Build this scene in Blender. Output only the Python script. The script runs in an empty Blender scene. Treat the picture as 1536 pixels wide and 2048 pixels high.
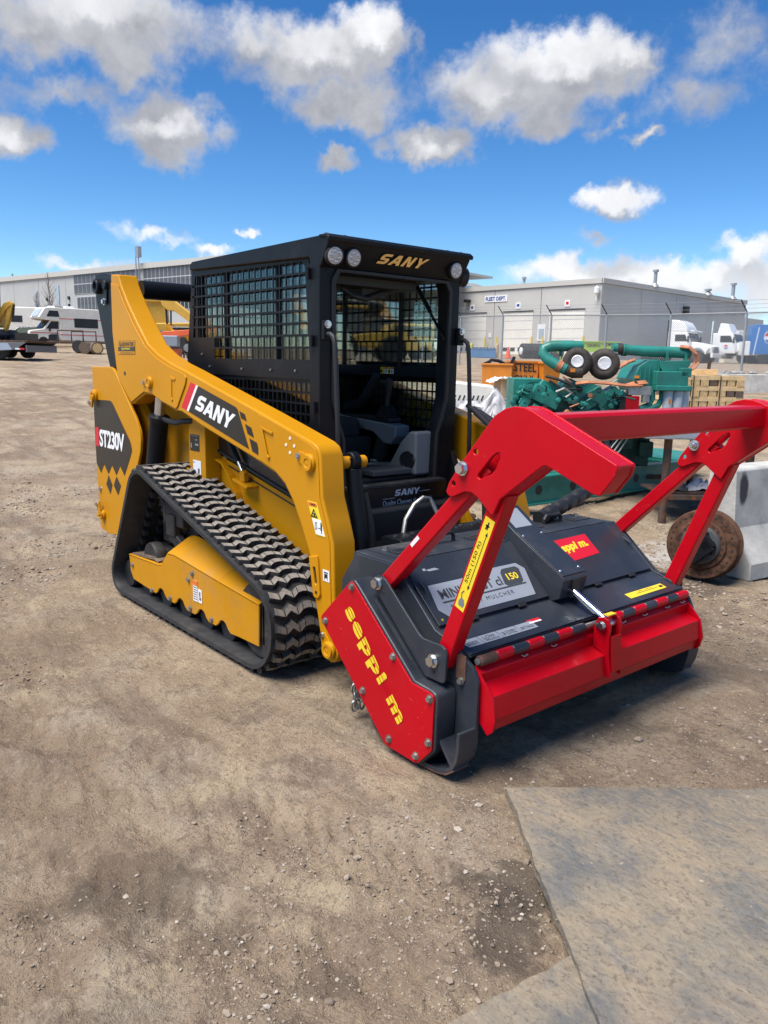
import bpy, bmesh, math, random
import numpy as np
from mathutils import Vector, Matrix, noise

random.seed(7)
rng = np.random.default_rng(7)
S = bpy.context.scene
COL = S.collection
PI = math.pi

# ------------------------------------------------------------------ camera
CAM = Vector((4.2, -2.93, 1.6))
cam_d = bpy.data.cameras.new('camera')
cam = bpy.data.objects.new('camera', cam_d)
COL.objects.link(cam)
S.camera = cam
cam_d.sensor_fit = 'VERTICAL'
cam_d.sensor_height = 36.0
cam_d.lens = 36.0 * 1584.0 / 2048.0
cam_d.clip_start = 0.05
cam_d.clip_end = 3000.0
cam.matrix_world = Matrix(((0.64372101, -0.1544003, 0.74952239, CAM.x),
                           (0.76501985, 0.105289, -0.63534153, CAM.y),
                           (0.01918046, 0.98238219, 0.18589603, CAM.z),
                           (0, 0, 0, 1)))
# ------------------------------------------------------------------ sun, sky, exposure
SUN_AZ = math.radians(262.0)     # where the sun stands, seen from the yard (0 = +X, 90 = +Y)
SUN_EL = math.radians(64.0)
sun_d = bpy.data.lights.new('sun', 'SUN')
sun = bpy.data.objects.new('sun', sun_d)
COL.objects.link(sun)
sun_d.energy = 4.1
sun_d.angle = math.radians(42.0)
sun_d.color = (1.0, 0.94, 0.855)
sdir = Vector((math.cos(SUN_AZ) * math.cos(SUN_EL), math.sin(SUN_AZ) * math.cos(SUN_EL), math.sin(SUN_EL)))
sun.rotation_euler = (-sdir).to_track_quat('-Z', 'Y').to_euler()

S.view_settings.view_transform = 'Standard'
S.view_settings.look = 'None'
S.view_settings.exposure = 0.75
S.view_settings.gamma = 1.0
S.view_settings.use_curve_mapping = False
S.render.engine = 'CYCLES'
S.cycles.max_bounces = 6
S.cycles.diffuse_bounces = 3
S.cycles.glossy_bounces = 3
S.cycles.transparent_max_bounces = 16
S.cycles.caustics_reflective = False
S.cycles.caustics_refractive = False

world = bpy.data.worlds.new('World')
S.world = world
world.use_nodes = True


def N(nt, kind, **kw):
    n = nt.nodes.new(kind)
    for k, v in kw.items():
        if k.startswith('i_'):
            n.inputs[k[2:].replace('_', ' ')].default_value = v
        elif k.startswith('n_'):
            n.inputs[int(k[2:])].default_value = v
        else:
            setattr(n, k, v)
    return n


def math_n(nt, op, a, b=None, c=None, clamp=False):
    n = nt.nodes.new('ShaderNodeMath')
    n.operation = op
    n.use_clamp = clamp
    for i, x in enumerate((a, b, c)):
        if x is None:
            continue
        if isinstance(x, (int, float)):
            n.inputs[i].default_value = x
        else:
            nt.links.new(x, n.inputs[i])
    return n.outputs[0]


def map_range(nt, x, a, b, c=0.0, d=1.0, smooth=True):
    n = nt.nodes.new('ShaderNodeMapRange')
    n.interpolation_type = 'SMOOTHSTEP' if smooth else 'LINEAR'
    nt.links.new(x, n.inputs['Value'])
    for k, v in (('From Min', a), ('From Max', b), ('To Min', c), ('To Max', d)):
        n.inputs[k].default_value = v
    return n.outputs['Result']


def mixc(nt, fac, a, b):
    n = nt.nodes.new('ShaderNodeMix')
    n.data_type = 'RGBA'
    for sock, x in ((n.inputs['Factor'], fac), (n.inputs[6], a), (n.inputs[7], b)):
        if isinstance(x, (int, float)):
            sock.default_value = x
        elif isinstance(x, tuple):
            sock.default_value = (*x[:3], 1.0)
        else:
            nt.links.new(x, sock)
    return n.outputs[2]


# cumulus clouds of the afternoon sky: azimuth, elevation, half width, half height (degrees), weight
CLOUDS = [
    (158.39, 19.7, 8.18, 2.94, 1.0),
    (156.39, 17.73, 3.3, 1.79, 0.8),
    (162.46, 18.78, 4.06, 2.46, 0.8),
    (160.36, 15.68, 5.29, 1.19, 0.5),
    (163.79, 13.38, 2.88, 1.67, 1.0),
    (154.19, 14.2, 4.26, 2.53, 1.0),
    (154.4, 12.58, 2.67, 1.26, 0.7),
    (141.25, 19.92, 3.37, 2.77, 1.2),
    (144.54, 18.87, 5.94, 2.66, 1.0),
    (142.86, 16.27, 5.22, 2.17, 1.0),
    (148.47, 19.47, 4.27, 2.28, 0.7),
    (128.41, 18.57, 7.28, 2.57, 1.1),
    (132.21, 17.04, 7.49, 2.47, 1.0),
    (124.36, 18.75, 3.14, 1.68, 0.9),
    (129.84, 15.71, 4.3, 1.05, 0.7),
    (136.92, 14.13, 4.25, 1.45, 1.0),
    (143.67, 13.21, 2.43, 0.81, 0.8),
    (124.42, 10.69, 2.52, 1.48, 1.0),
    (126.95, 5.97, 6.35, 1.42, 1.0),
    (120.82, 5.6, 7.85, 1.77, 1.0),
    (116.3, 7.25, 2.62, 1.83, 1.1),
    (113.15, 5.51, 6.0, 2.55, 1.0),
    (151.94, 7.36, 2.07, 0.55, 0.7),
    (159.34, 6.12, 4.82, 0.57, 0.5),
    (123.25, 14.59, 1.78, 0.62, 0.7),
    (149.92, 8.53, 0.88, 0.35, 0.6),
    (119.94, 16.3, 5.68, 1.32, 0.35),
    (117.92, 19.09, 5.12, 2.16, 0.4),
    (125.64, 15.27, 0.91, 0.9, 0.5),
    (155.18, 7.98, 3.47, 0.69, 0.45),
    (125.79, 8.26, 1.95, 0.54, 0.4),
]


CL_LO = (1.62, 1.65, 1.80)
CL_HI = (4.4, 4.4, 4.45)


def build_sky():
    g = bpy.data.node_groups.new('cloud_field', 'ShaderNodeTree')
    g.interface.new_socket('P', in_out='INPUT', socket_type='NodeSocketVector')
    g.interface.new_socket('F', in_out='OUTPUT', socket_type='NodeSocketFloat')
    gi = g.nodes.new('NodeGroupInput')
    go = g.nodes.new('NodeGroupOutput')
    acc = None
    for az, el, rx, ry, w in CLOUDS:
        m = g.nodes.new('ShaderNodeVectorMath')
        m.operation = 'MULTIPLY_ADD'
        g.links.new(gi.outputs[0], m.inputs[0])
        m.inputs[1].default_value = (1 / rx, 1 / ry, 0)
        m.inputs[2].default_value = (-az / rx, -el / ry, 0)
        ln = g.nodes.new('ShaderNodeVectorMath')
        ln.operation = 'LENGTH'
        g.links.new(m.outputs[0], ln.inputs[0])
        v = math_n(g, 'MULTIPLY_ADD', ln.outputs['Value'], -w, w)
        if acc is None:
            acc = v
        else:
            acc = math_n(g, 'SMOOTH_MAX', acc, v, 0.25)
    # the rest of the sky: scattered clouds of the same kind, away from the ones placed above
    nz = N(g, 'ShaderNodeTexNoise', noise_dimensions='2D')
    nz.inputs['Scale'].default_value = 0.075
    nz.inputs['Detail'].default_value = 2.0
    g.links.new(gi.outputs[0], nz.inputs['Vector'])
    sp = g.nodes.new('ShaderNodeSeparateXYZ')
    g.links.new(gi.outputs[0], sp.inputs[0])
    away = map_range(g, math_n(g, 'ABSOLUTE', math_n(g, 'SUBTRACT', sp.outputs[0], 138.0)), 30, 48)
    high = map_range(g, sp.outputs[1], 25, 33)
    gate = math_n(g, 'MAXIMUM', away, high)
    other = math_n(g, 'MULTIPLY_ADD', nz.outputs['Fac'], 3.2, -1.9)
    other = math_n(g, 'ADD', other, math_n(g, 'MULTIPLY_ADD', gate, 3.0, -3.0))
    acc = math_n(g, 'MAXIMUM', acc, other)
    g.links.new(acc, go.inputs[0])

    nt = world.node_tree
    nt.nodes.clear()
    out = nt.nodes.new('ShaderNodeOutputWorld')
    bg = nt.nodes.new('ShaderNodeBackground')
    nt.links.new(bg.outputs[0], out.inputs[0])
    sky = nt.nodes.new('ShaderNodeTexSky')
    sky.sky_type = 'NISHITA'
    sky.sun_disc = False
    sky.sun_elevation = SUN_EL
    sky.sun_rotation = PI / 2 - SUN_AZ
    sky.altitude = 600.0
    sky.air_density = 0.9
    sky.dust_density = 0.0
    sky.ozone_density = 2.2
    hs = nt.nodes.new('ShaderNodeHueSaturation')
    hs.inputs['Saturation'].default_value = 1.2
    hs.inputs['Value'].default_value = 0.44
    gm = nt.nodes.new('ShaderNodeGamma')
    gm.inputs['Gamma'].default_value = 1.25
    nt.links.new(sky.outputs[0], gm.inputs['Color'])
    nt.links.new(gm.outputs[0], hs.inputs['Color'])

    tc = nt.nodes.new('ShaderNodeTexCoord')
    sp = nt.nodes.new('ShaderNodeSeparateXYZ')
    nt.links.new(tc.outputs['Generated'], sp.inputs[0])
    az = math_n(nt, 'MULTIPLY', math_n(nt, 'ARCTAN2', sp.outputs[1], sp.outputs[0]), 180 / PI)
    el = math_n(nt, 'MULTIPLY', math_n(nt, 'ARCSINE', sp.outputs[2]), 180 / PI)
    cb = nt.nodes.new('ShaderNodeCombineXYZ')
    nt.links.new(az, cb.inputs[0])
    nt.links.new(el, cb.inputs[1])
    P = cb.outputs[0]
    # 3-D noise on the direction itself: no seam, no stretching
    def nz3(scale, det, rough=0.55):
        n = N(nt, 'ShaderNodeTexNoise')
        n.inputs['Scale'].default_value = scale
        n.inputs['Detail'].default_value = det
        n.inputs['Roughness'].default_value = rough
        nt.links.new(tc.outputs['Generated'], n.inputs['Vector'])
        return n

    def vmath(op, a, b):
        n = nt.nodes.new('ShaderNodeVectorMath')
        n.operation = op
        for k, x in enumerate((a, b)):
            if isinstance(x, tuple):
                n.inputs[k].default_value = x
            else:
                nt.links.new(x, n.inputs[k])
        return n.outputs[0]
    warp = vmath('ADD', vmath('MULTIPLY', vmath('SUBTRACT', nz3(9.0, 3).outputs['Color'], (.5, .5, .5)), (4.2, 2.8, 0)),
                 vmath('MULTIPLY', vmath('SUBTRACT', nz3(34.0, 5, 0.6).outputs['Color'], (.5, .5, .5)), (3.4, 2.6, 0)))
    PW = vmath('ADD', P, warp)
    n1 = nz3(26.0, 8, 0.6)
    nsum = math_n(nt, 'MULTIPLY_ADD', n1.outputs['Fac'], 0.95, -0.475)

    def field(vec):
        gn = nt.nodes.new('ShaderNodeGroup')
        gn.node_tree = g
        nt.links.new(vec, gn.inputs[0])
        return gn.outputs[0]
    f0 = math_n(nt, 'ADD', field(PW), nsum)
    fu = math_n(nt, 'ADD', field(vmath('ADD', PW, (0.6, 2.0, 0))), nsum)
    dens = map_range(nt, f0, 0.0, 0.58)
    lit = map_range(nt, math_n(nt, 'SUBTRACT', f0, fu), 0.15, 1.0)
    thin = map_range(nt, f0, 0.0, 0.75, 1.0, 0.0)
    tex = map_range(nt, nz3(20.0, 7, 0.6).outputs['Fac'], 0.32, 0.72)
    bright = math_n(nt, 'ADD', math_n(nt, 'MULTIPLY', lit, 0.78),
                    math_n(nt, 'MULTIPLY_ADD', thin, 0.12, math_n(nt, 'MULTIPLY', tex, 0.26)), clamp=True)
    cc = mixc(nt, bright, (CL_LO[0], CL_LO[1], CL_LO[2]), (CL_HI[0], CL_HI[1], CL_HI[2]))
    # the low bank over the horizon stands far off and is whiter
    low = map_range(nt, el, 9.0, 4.0)
    cc = mixc(nt, math_n(nt, 'MULTIPLY', low, 0.6), cc, (CL_HI[0], CL_HI[1], CL_HI[2]))
    cc2 = mixc(nt, math_n(nt, 'MULTIPLY', dens, 0.95), hs.outputs[0], cc)
    nt.links.new(cc2, bg.inputs['Color'])
    bg.inputs['Strength'].default_value = 0.145
    world.cycles.sampling_method = 'MANUAL'
    world.cycles.sample_map_resolution = 384


build_sky()

# ------------------------------------------------------------------ view-aligned ground frame for the yard behind
RGT = Vector((0.64372101, 0.76501985, 0)).normalized()
FWD = Vector((-0.76501985, 0.64372101, 0)).normalized()
YAW = math.atan2(RGT.y, RGT.x)
PROF_D = [0, 7, 12, 18, 25, 34, 50, 65, 80, 120, 400, 1500]
PROF_A = [0, 0, .28, .72, 1.16, 1.5, 1.85, 2.2, 2.7, 3.4, 6.0, 12.0]
PROF_B = [0, 0, .28, .72, 1.16, 1.4, 1.66, 1.85, 2.1, 2.8, 5.0, 12.0]


def terrain(x, y):
    dx, dy = x - CAM.x, y - CAM.y
    d = math.hypot(dx, dy)
    az = math.degrees(math.atan2(dy, dx))
    t = min(1, max(0, (130 - az) / 12)) if 0 < az < 180 else 0
    t = t * t * (3 - 2 * t)
    return (1 - t) * float(np.interp(d, PROF_D, PROF_A)) + t * float(np.interp(d, PROF_D, PROF_B))


def wxy(a, b):
    p = CAM + RGT * a + FWD * b
    return p.x, p.y


# ------------------------------------------------------------------ materials
MATS = {}


def principled(name, color, rough=0.5, metal=0.0, coat=0.0, var=0.0, vscale=3.0, bump=0.0, bscale=60.0, dirt=0.0,
               dirt_col=(0.23, 0.18, 0.135), dscale=2.2, spec=0.5, rust=0.0, scratches=False):
    m = bpy.data.materials.new(name)
    m.use_nodes = True
    nt = m.node_tree
    b = nt.nodes['Principled BSDF']
    b.inputs['Roughness'].default_value = rough
    b.inputs['Metallic'].default_value = metal
    b.inputs['Coat Weight'].default_value = coat
    b.inputs['Coat Roughness'].default_value = 0.08
    b.inputs['Specular IOR Level'].default_value = spec
    tc = nt.nodes.new('ShaderNodeTexCoord')
    col = None
    if var > 0:
        n = N(nt, 'ShaderNodeTexNoise')
        n.inputs['Scale'].default_value = vscale
        n.inputs['Detail'].default_value = 6
        n.inputs['Roughness'].default_value = 0.62
        nt.links.new(tc.outputs['Object'], n.inputs['Vector'])
        f = map_range(nt, n.outputs['Fac'], 0.3, 0.7)
        lo = tuple(c * (1 - var) for c in color)
        hi = tuple(min(1, c * (1 + var)) for c in color)
        col = mixc(nt, f, lo, hi)
    if rust > 0:
        n = N(nt, 'ShaderNodeTexNoise')
        n.inputs['Scale'].default_value = 9
        n.inputs['Detail'].default_value = 8
        nt.links.new(tc.outputs['Object'], n.inputs['Vector'])
        f = map_range(nt, n.outputs['Fac'], 0.62 - 0.25 * rust, 0.72 - 0.2 * rust)
        col = mixc(nt, f, col if col is not None else color, (0.16, 0.065, 0.03))
    if dirt > 0:
        n = N(nt, 'ShaderNodeTexNoise')
        n.inputs['Scale'].default_value = dscale
        n.inputs['Detail'].default_value = 9
        n.inputs['Roughness'].default_value = 0.68
        nt.links.new(tc.outputs['Object'], n.inputs['Vector'])
        f = map_range(nt, n.outputs['Fac'], 0.48, 0.78, 0.0, dirt)
        col = mixc(nt, f, col if col is not None else color, dirt_col)
        r = map_range(nt, n.outputs['Fac'], 0.42, 0.75, rough, min(1, rough + 0.35 * min(1, dirt * 2)))
        nt.links.new(r, b.inputs['Roughness'])
    if scratches:
        n = N(nt, 'ShaderNodeTexNoise')
        n.inputs['Scale'].default_value = 55
        n.inputs['Detail'].default_value = 3
        n.inputs['Distortion'].default_value = 1.5
        nt.links.new(tc.outputs['Object'], n.inputs['Vector'])
        n2 = N(nt, 'ShaderNodeTexNoise')
        n2.inputs['Scale'].default_value = 4
        nt.links.new(tc.outputs['Object'], n2.inputs['Vector'])
        f = math_n(nt, 'MULTIPLY', map_range(nt, n.outputs['Fac'], 0.68, 0.74, 0, 0.75), map_range(nt, n2.outputs['Fac'], 0.45, 0.65))
        col = mixc(nt, f, col if col is not None else color, tuple(min(1, c * 1.1 + 0.16) for c in color))
    if col is None:
        b.inputs['Base Color'].default_value = (*color, 1)
    else:
        nt.links.new(col, b.inputs['Base Color'])
    if bump > 0:
        n = N(nt, 'ShaderNodeTexNoise')
        n.inputs['Scale'].default_value = bscale
        n.inputs['Detail'].default_value = 4
        nt.links.new(tc.outputs['Object'], n.inputs['Vector'])
        bm = nt.nodes.new('ShaderNodeBump')
        bm.inputs['Strength'].default_value = bump
        bm.inputs['Distance'].default_value = 0.01
        nt.links.new(n.outputs['Fac'], bm.inputs['Height'])
        nt.links.new(bm.outputs[0], b.inputs['Normal'])
    MATS[name] = m
    return m


def glass_mat(name, tint=(0.75, 0.88, 0.84), gloss=0.1, dark=False):
    m = bpy.data.materials.new(name)
    m.use_nodes = True
    nt = m.node_tree
    nt.nodes.clear()
    out = nt.nodes.new('ShaderNodeOutputMaterial')
    tr = nt.nodes.new('ShaderNodeBsdfTransparent')
    tr.inputs[0].default_value = (*tint, 1)
    gl = nt.nodes.new('ShaderNodeBsdfGlossy')
    gl.inputs['Roughness'].default_value = 0.03
    lw = nt.nodes.new('ShaderNodeLayerWeight')
    lw.inputs['Blend'].default_value = 0.25
    mx = nt.nodes.new('ShaderNodeMixShader')
    f = math_n(nt, 'MULTIPLY_ADD', lw.outputs['Fresnel'], 0.8, gloss)
    nt.links.new(f, mx.inputs[0])
    nt.links.new(tr.outputs[0], mx.inputs[1])
    nt.links.new(gl.outputs[0], mx.inputs[2])
    nt.links.new(mx.outputs[0], out.inputs[0])
    MATS[name] = m
    return m


def M(n):
    return MATS[n]


YEL = (0.53, 0.236, 0.005)
principled('yellow', YEL, 0.38, coat=0.10, spec=0.14, var=0.05, vscale=1.5, dirt=0.06, dscale=3)
principled('yellow_dusty', YEL, 0.5, spec=0.22, var=0.06, dirt=0.55, dscale=2.6)
principled('black_steel', (0.007, 0.0085, 0.011), 0.42, spec=0.2, var=0.25, vscale=2, dirt=0.05, dscale=4)
principled('black_panel', (0.010, 0.0105, 0.012), 0.30, coat=0.3, var=0.1)
principled('black_plastic', (0.014, 0.015, 0.017), 0.55, var=0.2)
principled('black_decal', (0.013, 0.0125, 0.012), 0.33, var=0.05)
principled('white_decal', (0.80, 0.81, 0.83), 0.4, var=0.02)
principled('red_decal', (0.60, 0.012, 0.03), 0.38, var=0.03)
principled('orange_decal', (0.75, 0.16, 0.03), 0.4)
principled('yellow_decal', (0.80, 0.60, 0.03), 0.4, var=0.03)
principled('blue_decal', (0.01, 0.07, 0.32), 0.4)
principled('grey_decal', (0.27, 0.30, 0.35), 0.42, var=0.05, dirt=0.12, dscale=6)
principled('print_dark', (0.05, 0.055, 0.06), 0.45)
principled('gold', (0.75, 0.55, 0.25), 0.18, metal=1.0)
principled('red', (0.46, 0.002, 0.010), 0.34, coat=0.10, spec=0.15, var=0.06, vscale=1.5, dirt=0.05, dscale=5, dirt_col=(0.30, 0.11, 0.09), scratches=True)
principled('hood_grey', (0.026, 0.032, 0.043), 0.36, coat=0.08, spec=0.35, var=0.12, vscale=3, dirt=0.12, dscale=3)
principled('hood_dusty', (0.028, 0.034, 0.044), 0.45, spec=0.35, var=0.12, vscale=3, dirt=0.4, dscale=3.2)
principled('rubber', (0.021, 0.022, 0.024), 0.62, var=0.3, vscale=14, dirt=0.16, dscale=4, bump=0.12, bscale=90)
principled('rubber_dusty', (0.235, 0.212, 0.185), 0.9, var=0.22, vscale=30, bump=0.2, bscale=120, dirt=0.4, dscale=9, dirt_col=(0.09, 0.085, 0.08))
principled('hose', (0.014, 0.014, 0.015), 0.5, var=0.2)
principled('bright_metal', (0.62, 0.63, 0.64), 0.28, metal=1.0, var=0.1)
principled('chrome', (0.78, 0.79, 0.80), 0.08, metal=1.0)
principled('zinc', (0.36, 0.355, 0.335), 0.48, metal=0.9, var=0.2, vscale=20)
principled('dark_iron', (0.035, 0.035, 0.036), 0.55, metal=0.4, var=0.3, vscale=8, dirt=0.3, dscale=8)
principled('seat_cloth', (0.018, 0.019, 0.022), 0.8, var=0.3)
principled('grey_plastic', (0.16, 0.18, 0.195), 0.5, var=0.05)
principled('dark_plastic', (0.045, 0.052, 0.062), 0.55)
principled('soil', (0.16, 0.12, 0.085), 0.95, var=0.35, vscale=20, bump=0.5, bscale=60)
principled('lamp_lens', (0.55, 0.53, 0.50), 0.25, var=0.05)
principled('rusty', (0.085, 0.043, 0.027), 0.78, spec=0.2, var=0.55, vscale=14, bump=0.25, bscale=60, dirt=0.4, dirt_col=(0.07, 0.05, 0.04))
principled('rust_edge', (0.12, 0.06, 0.04), 0.75, var=0.4, vscale=10)
principled('brown_steel', (0.075, 0.05, 0.04), 0.7, var=0.4, vscale=7, rust=0.5)
principled('engine_green', (0.015, 0.195, 0.155), 0.42, coat=0.1, var=0.22, vscale=5, dirt=0.4, dscale=7, dirt_col=(0.06, 0.07, 0.06))
principled('engine_dark', (0.014, 0.075, 0.065), 0.55, var=0.4, vscale=9, dirt=0.5, dscale=8, dirt_col=(0.03, 0.03, 0.03))
principled('turbo_iron', (0.05, 0.042, 0.036), 0.68, metal=0.3, var=0.4, vscale=8, dirt=0.3)
principled('foil', (0.72, 0.72, 0.72), 0.55, metal=0.35, bump=0.9, bscale=16)
principled('copper', (0.42, 0.16, 0.075), 0.55, var=0.35, vscale=8)
principled('filter_white', (0.56, 0.58, 0.58), 0.45, var=0.08)
principled('concrete', (0.47, 0.46, 0.425), 0.88, var=0.16, vscale=4, bump=0.25, bscale=40, dirt=0.75, dscale=5, dirt_col=(0.25, 0.235, 0.205))
principled('spray_black', (0.05, 0.05, 0.055), 0.85)
principled('wood_pale', (0.70, 0.50, 0.26), 0.8, var=0.2, vscale=5)
principled('wood_end', (0.62, 0.44, 0.22), 0.85, var=0.3, vscale=30)
principled('wood_dark', (0.14, 0.10, 0.075), 0.85, var=0.3, vscale=30)
principled('plywood', (0.47, 0.34, 0.21), 0.8, var=0.16, vscale=4, dirt=0.3)
principled('orange_paint', (0.72, 0.24, 0.022), 0.45, var=0.08, vscale=3, dirt=0.25)
principled('machine_orange', (0.78, 0.13, 0.04), 0.45, var=0.06)
principled('cloth_white', (0.58, 0.57, 0.58), 0.9, var=0.12, vscale=6)
principled('cloth_black', (0.055, 0.06, 0.062), 0.6, var=0.3, vscale=10)
principled('offwhite', (0.80, 0.77, 0.68), 0.45, var=0.05, dirt=0.1)
principled('white_paint', (0.84, 0.85, 0.85), 0.32, coat=0.2, var=0.04)
principled('wall_grey', (0.50, 0.495, 0.465), 0.7, var=0.035, vscale=0.4)
principled('wall_pale', (0.43, 0.435, 0.425), 0.7, var=0.06, vscale=0.25)
principled('roof_trim', (0.50, 0.49, 0.45), 0.6)
principled('door_white', (0.80, 0.78, 0.71), 0.55, var=0.04, vscale=0.6)
principled('pane_dark', (0.03, 0.034, 0.04), 0.4, spec=0.25, var=0.3, vscale=0.8)
principled('pane_grey', (0.085, 0.09, 0.10), 0.4, var=0.25, vscale=0.9)
principled('mullion', (0.50, 0.52, 0.53), 0.6)
principled('sky_pane', (0.36, 0.43, 0.52), 0.5, var=0.06)
principled('galv', (0.36, 0.38, 0.40), 0.5, metal=0.5, var=0.1)
principled('lime', (0.40, 0.60, 0.04), 0.5, var=0.06)
principled('truck_blue', (0.015, 0.17, 0.50), 0.35, var=0.04)
principled('bin_blue', (0.09, 0.26, 0.50), 0.5, var=0.1)
principled('cone_orange', (0.85, 0.10, 0.03), 0.5)
principled('safety_yellow', (0.72, 0.55, 0.06), 0.5)
principled('tyre', (0.022, 0.022, 0.023), 0.8, var=0.25, dirt=0.25, dscale=5)
principled('old_yellow', (0.62, 0.36, 0.045), 0.5, var=0.08, dirt=0.15)
principled('grey_body', (0.13, 0.135, 0.14), 0.5, var=0.1)
principled('mirror_dark', (0.01, 0.011, 0.012), 0.3)
principled('bark', (0.20, 0.175, 0.155), 0.9, var=0.2)
principled('log_wood', (0.14, 0.10, 0.07), 0.9, var=0.3, bump=0.4, bscale=20)
principled('stone', (0.30, 0.255, 0.205), 0.92, var=0.45, vscale=60)
principled('stone_grey', (0.27, 0.26, 0.25), 0.9, var=0.3, vscale=20)
glass_mat('cab_glass', (0.90, 0.975, 0.95), 0.02)
glass_mat('dark_glass', (0.16, 0.19, 0.19), 0.12)
glass_mat('clear_glass', (0.86, 0.93, 0.91), 0.03)


# ------------------------------------------------------------------ mesh building
BASE = {}


def rotz(a):
    return Matrix.Rotation(a, 3, 'Z')


def new_obj(name, data, parent=None):
    o = bpy.data.objects.new(name, data)
    COL.objects.link(o)
    if parent is not None:
        o.parent = parent
    return o


def thing(name, label, cat, loc=(0, 0, 0), rz=0.0, group=None, kind=None, base=False):
    o = new_obj(name, None)
    o.location = loc
    o.rotation_euler = (0, 0, rz)
    o.empty_display_size = 0.2
    o['label'] = label
    o['category'] = cat
    if group:
        o['group'] = group
    if kind:
        o['kind'] = kind
    if base:
        BASE[o.name] = Vector(loc)
    return o


def tag(o, label=None, cat=None, group=None, kind=None):
    for k, v in (('label', label), ('category', cat), ('group', group), ('kind', kind)):
        if v:
            o[k] = v
    return o


def base_of(o):
    while o is not None:
        if o.name in BASE:
            return BASE[o.name]
        o = o.parent
    return None


AX = {'x': (0, 1, 2), 'y': (1, 0, 2), 'z': (2, 0, 1)}


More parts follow.
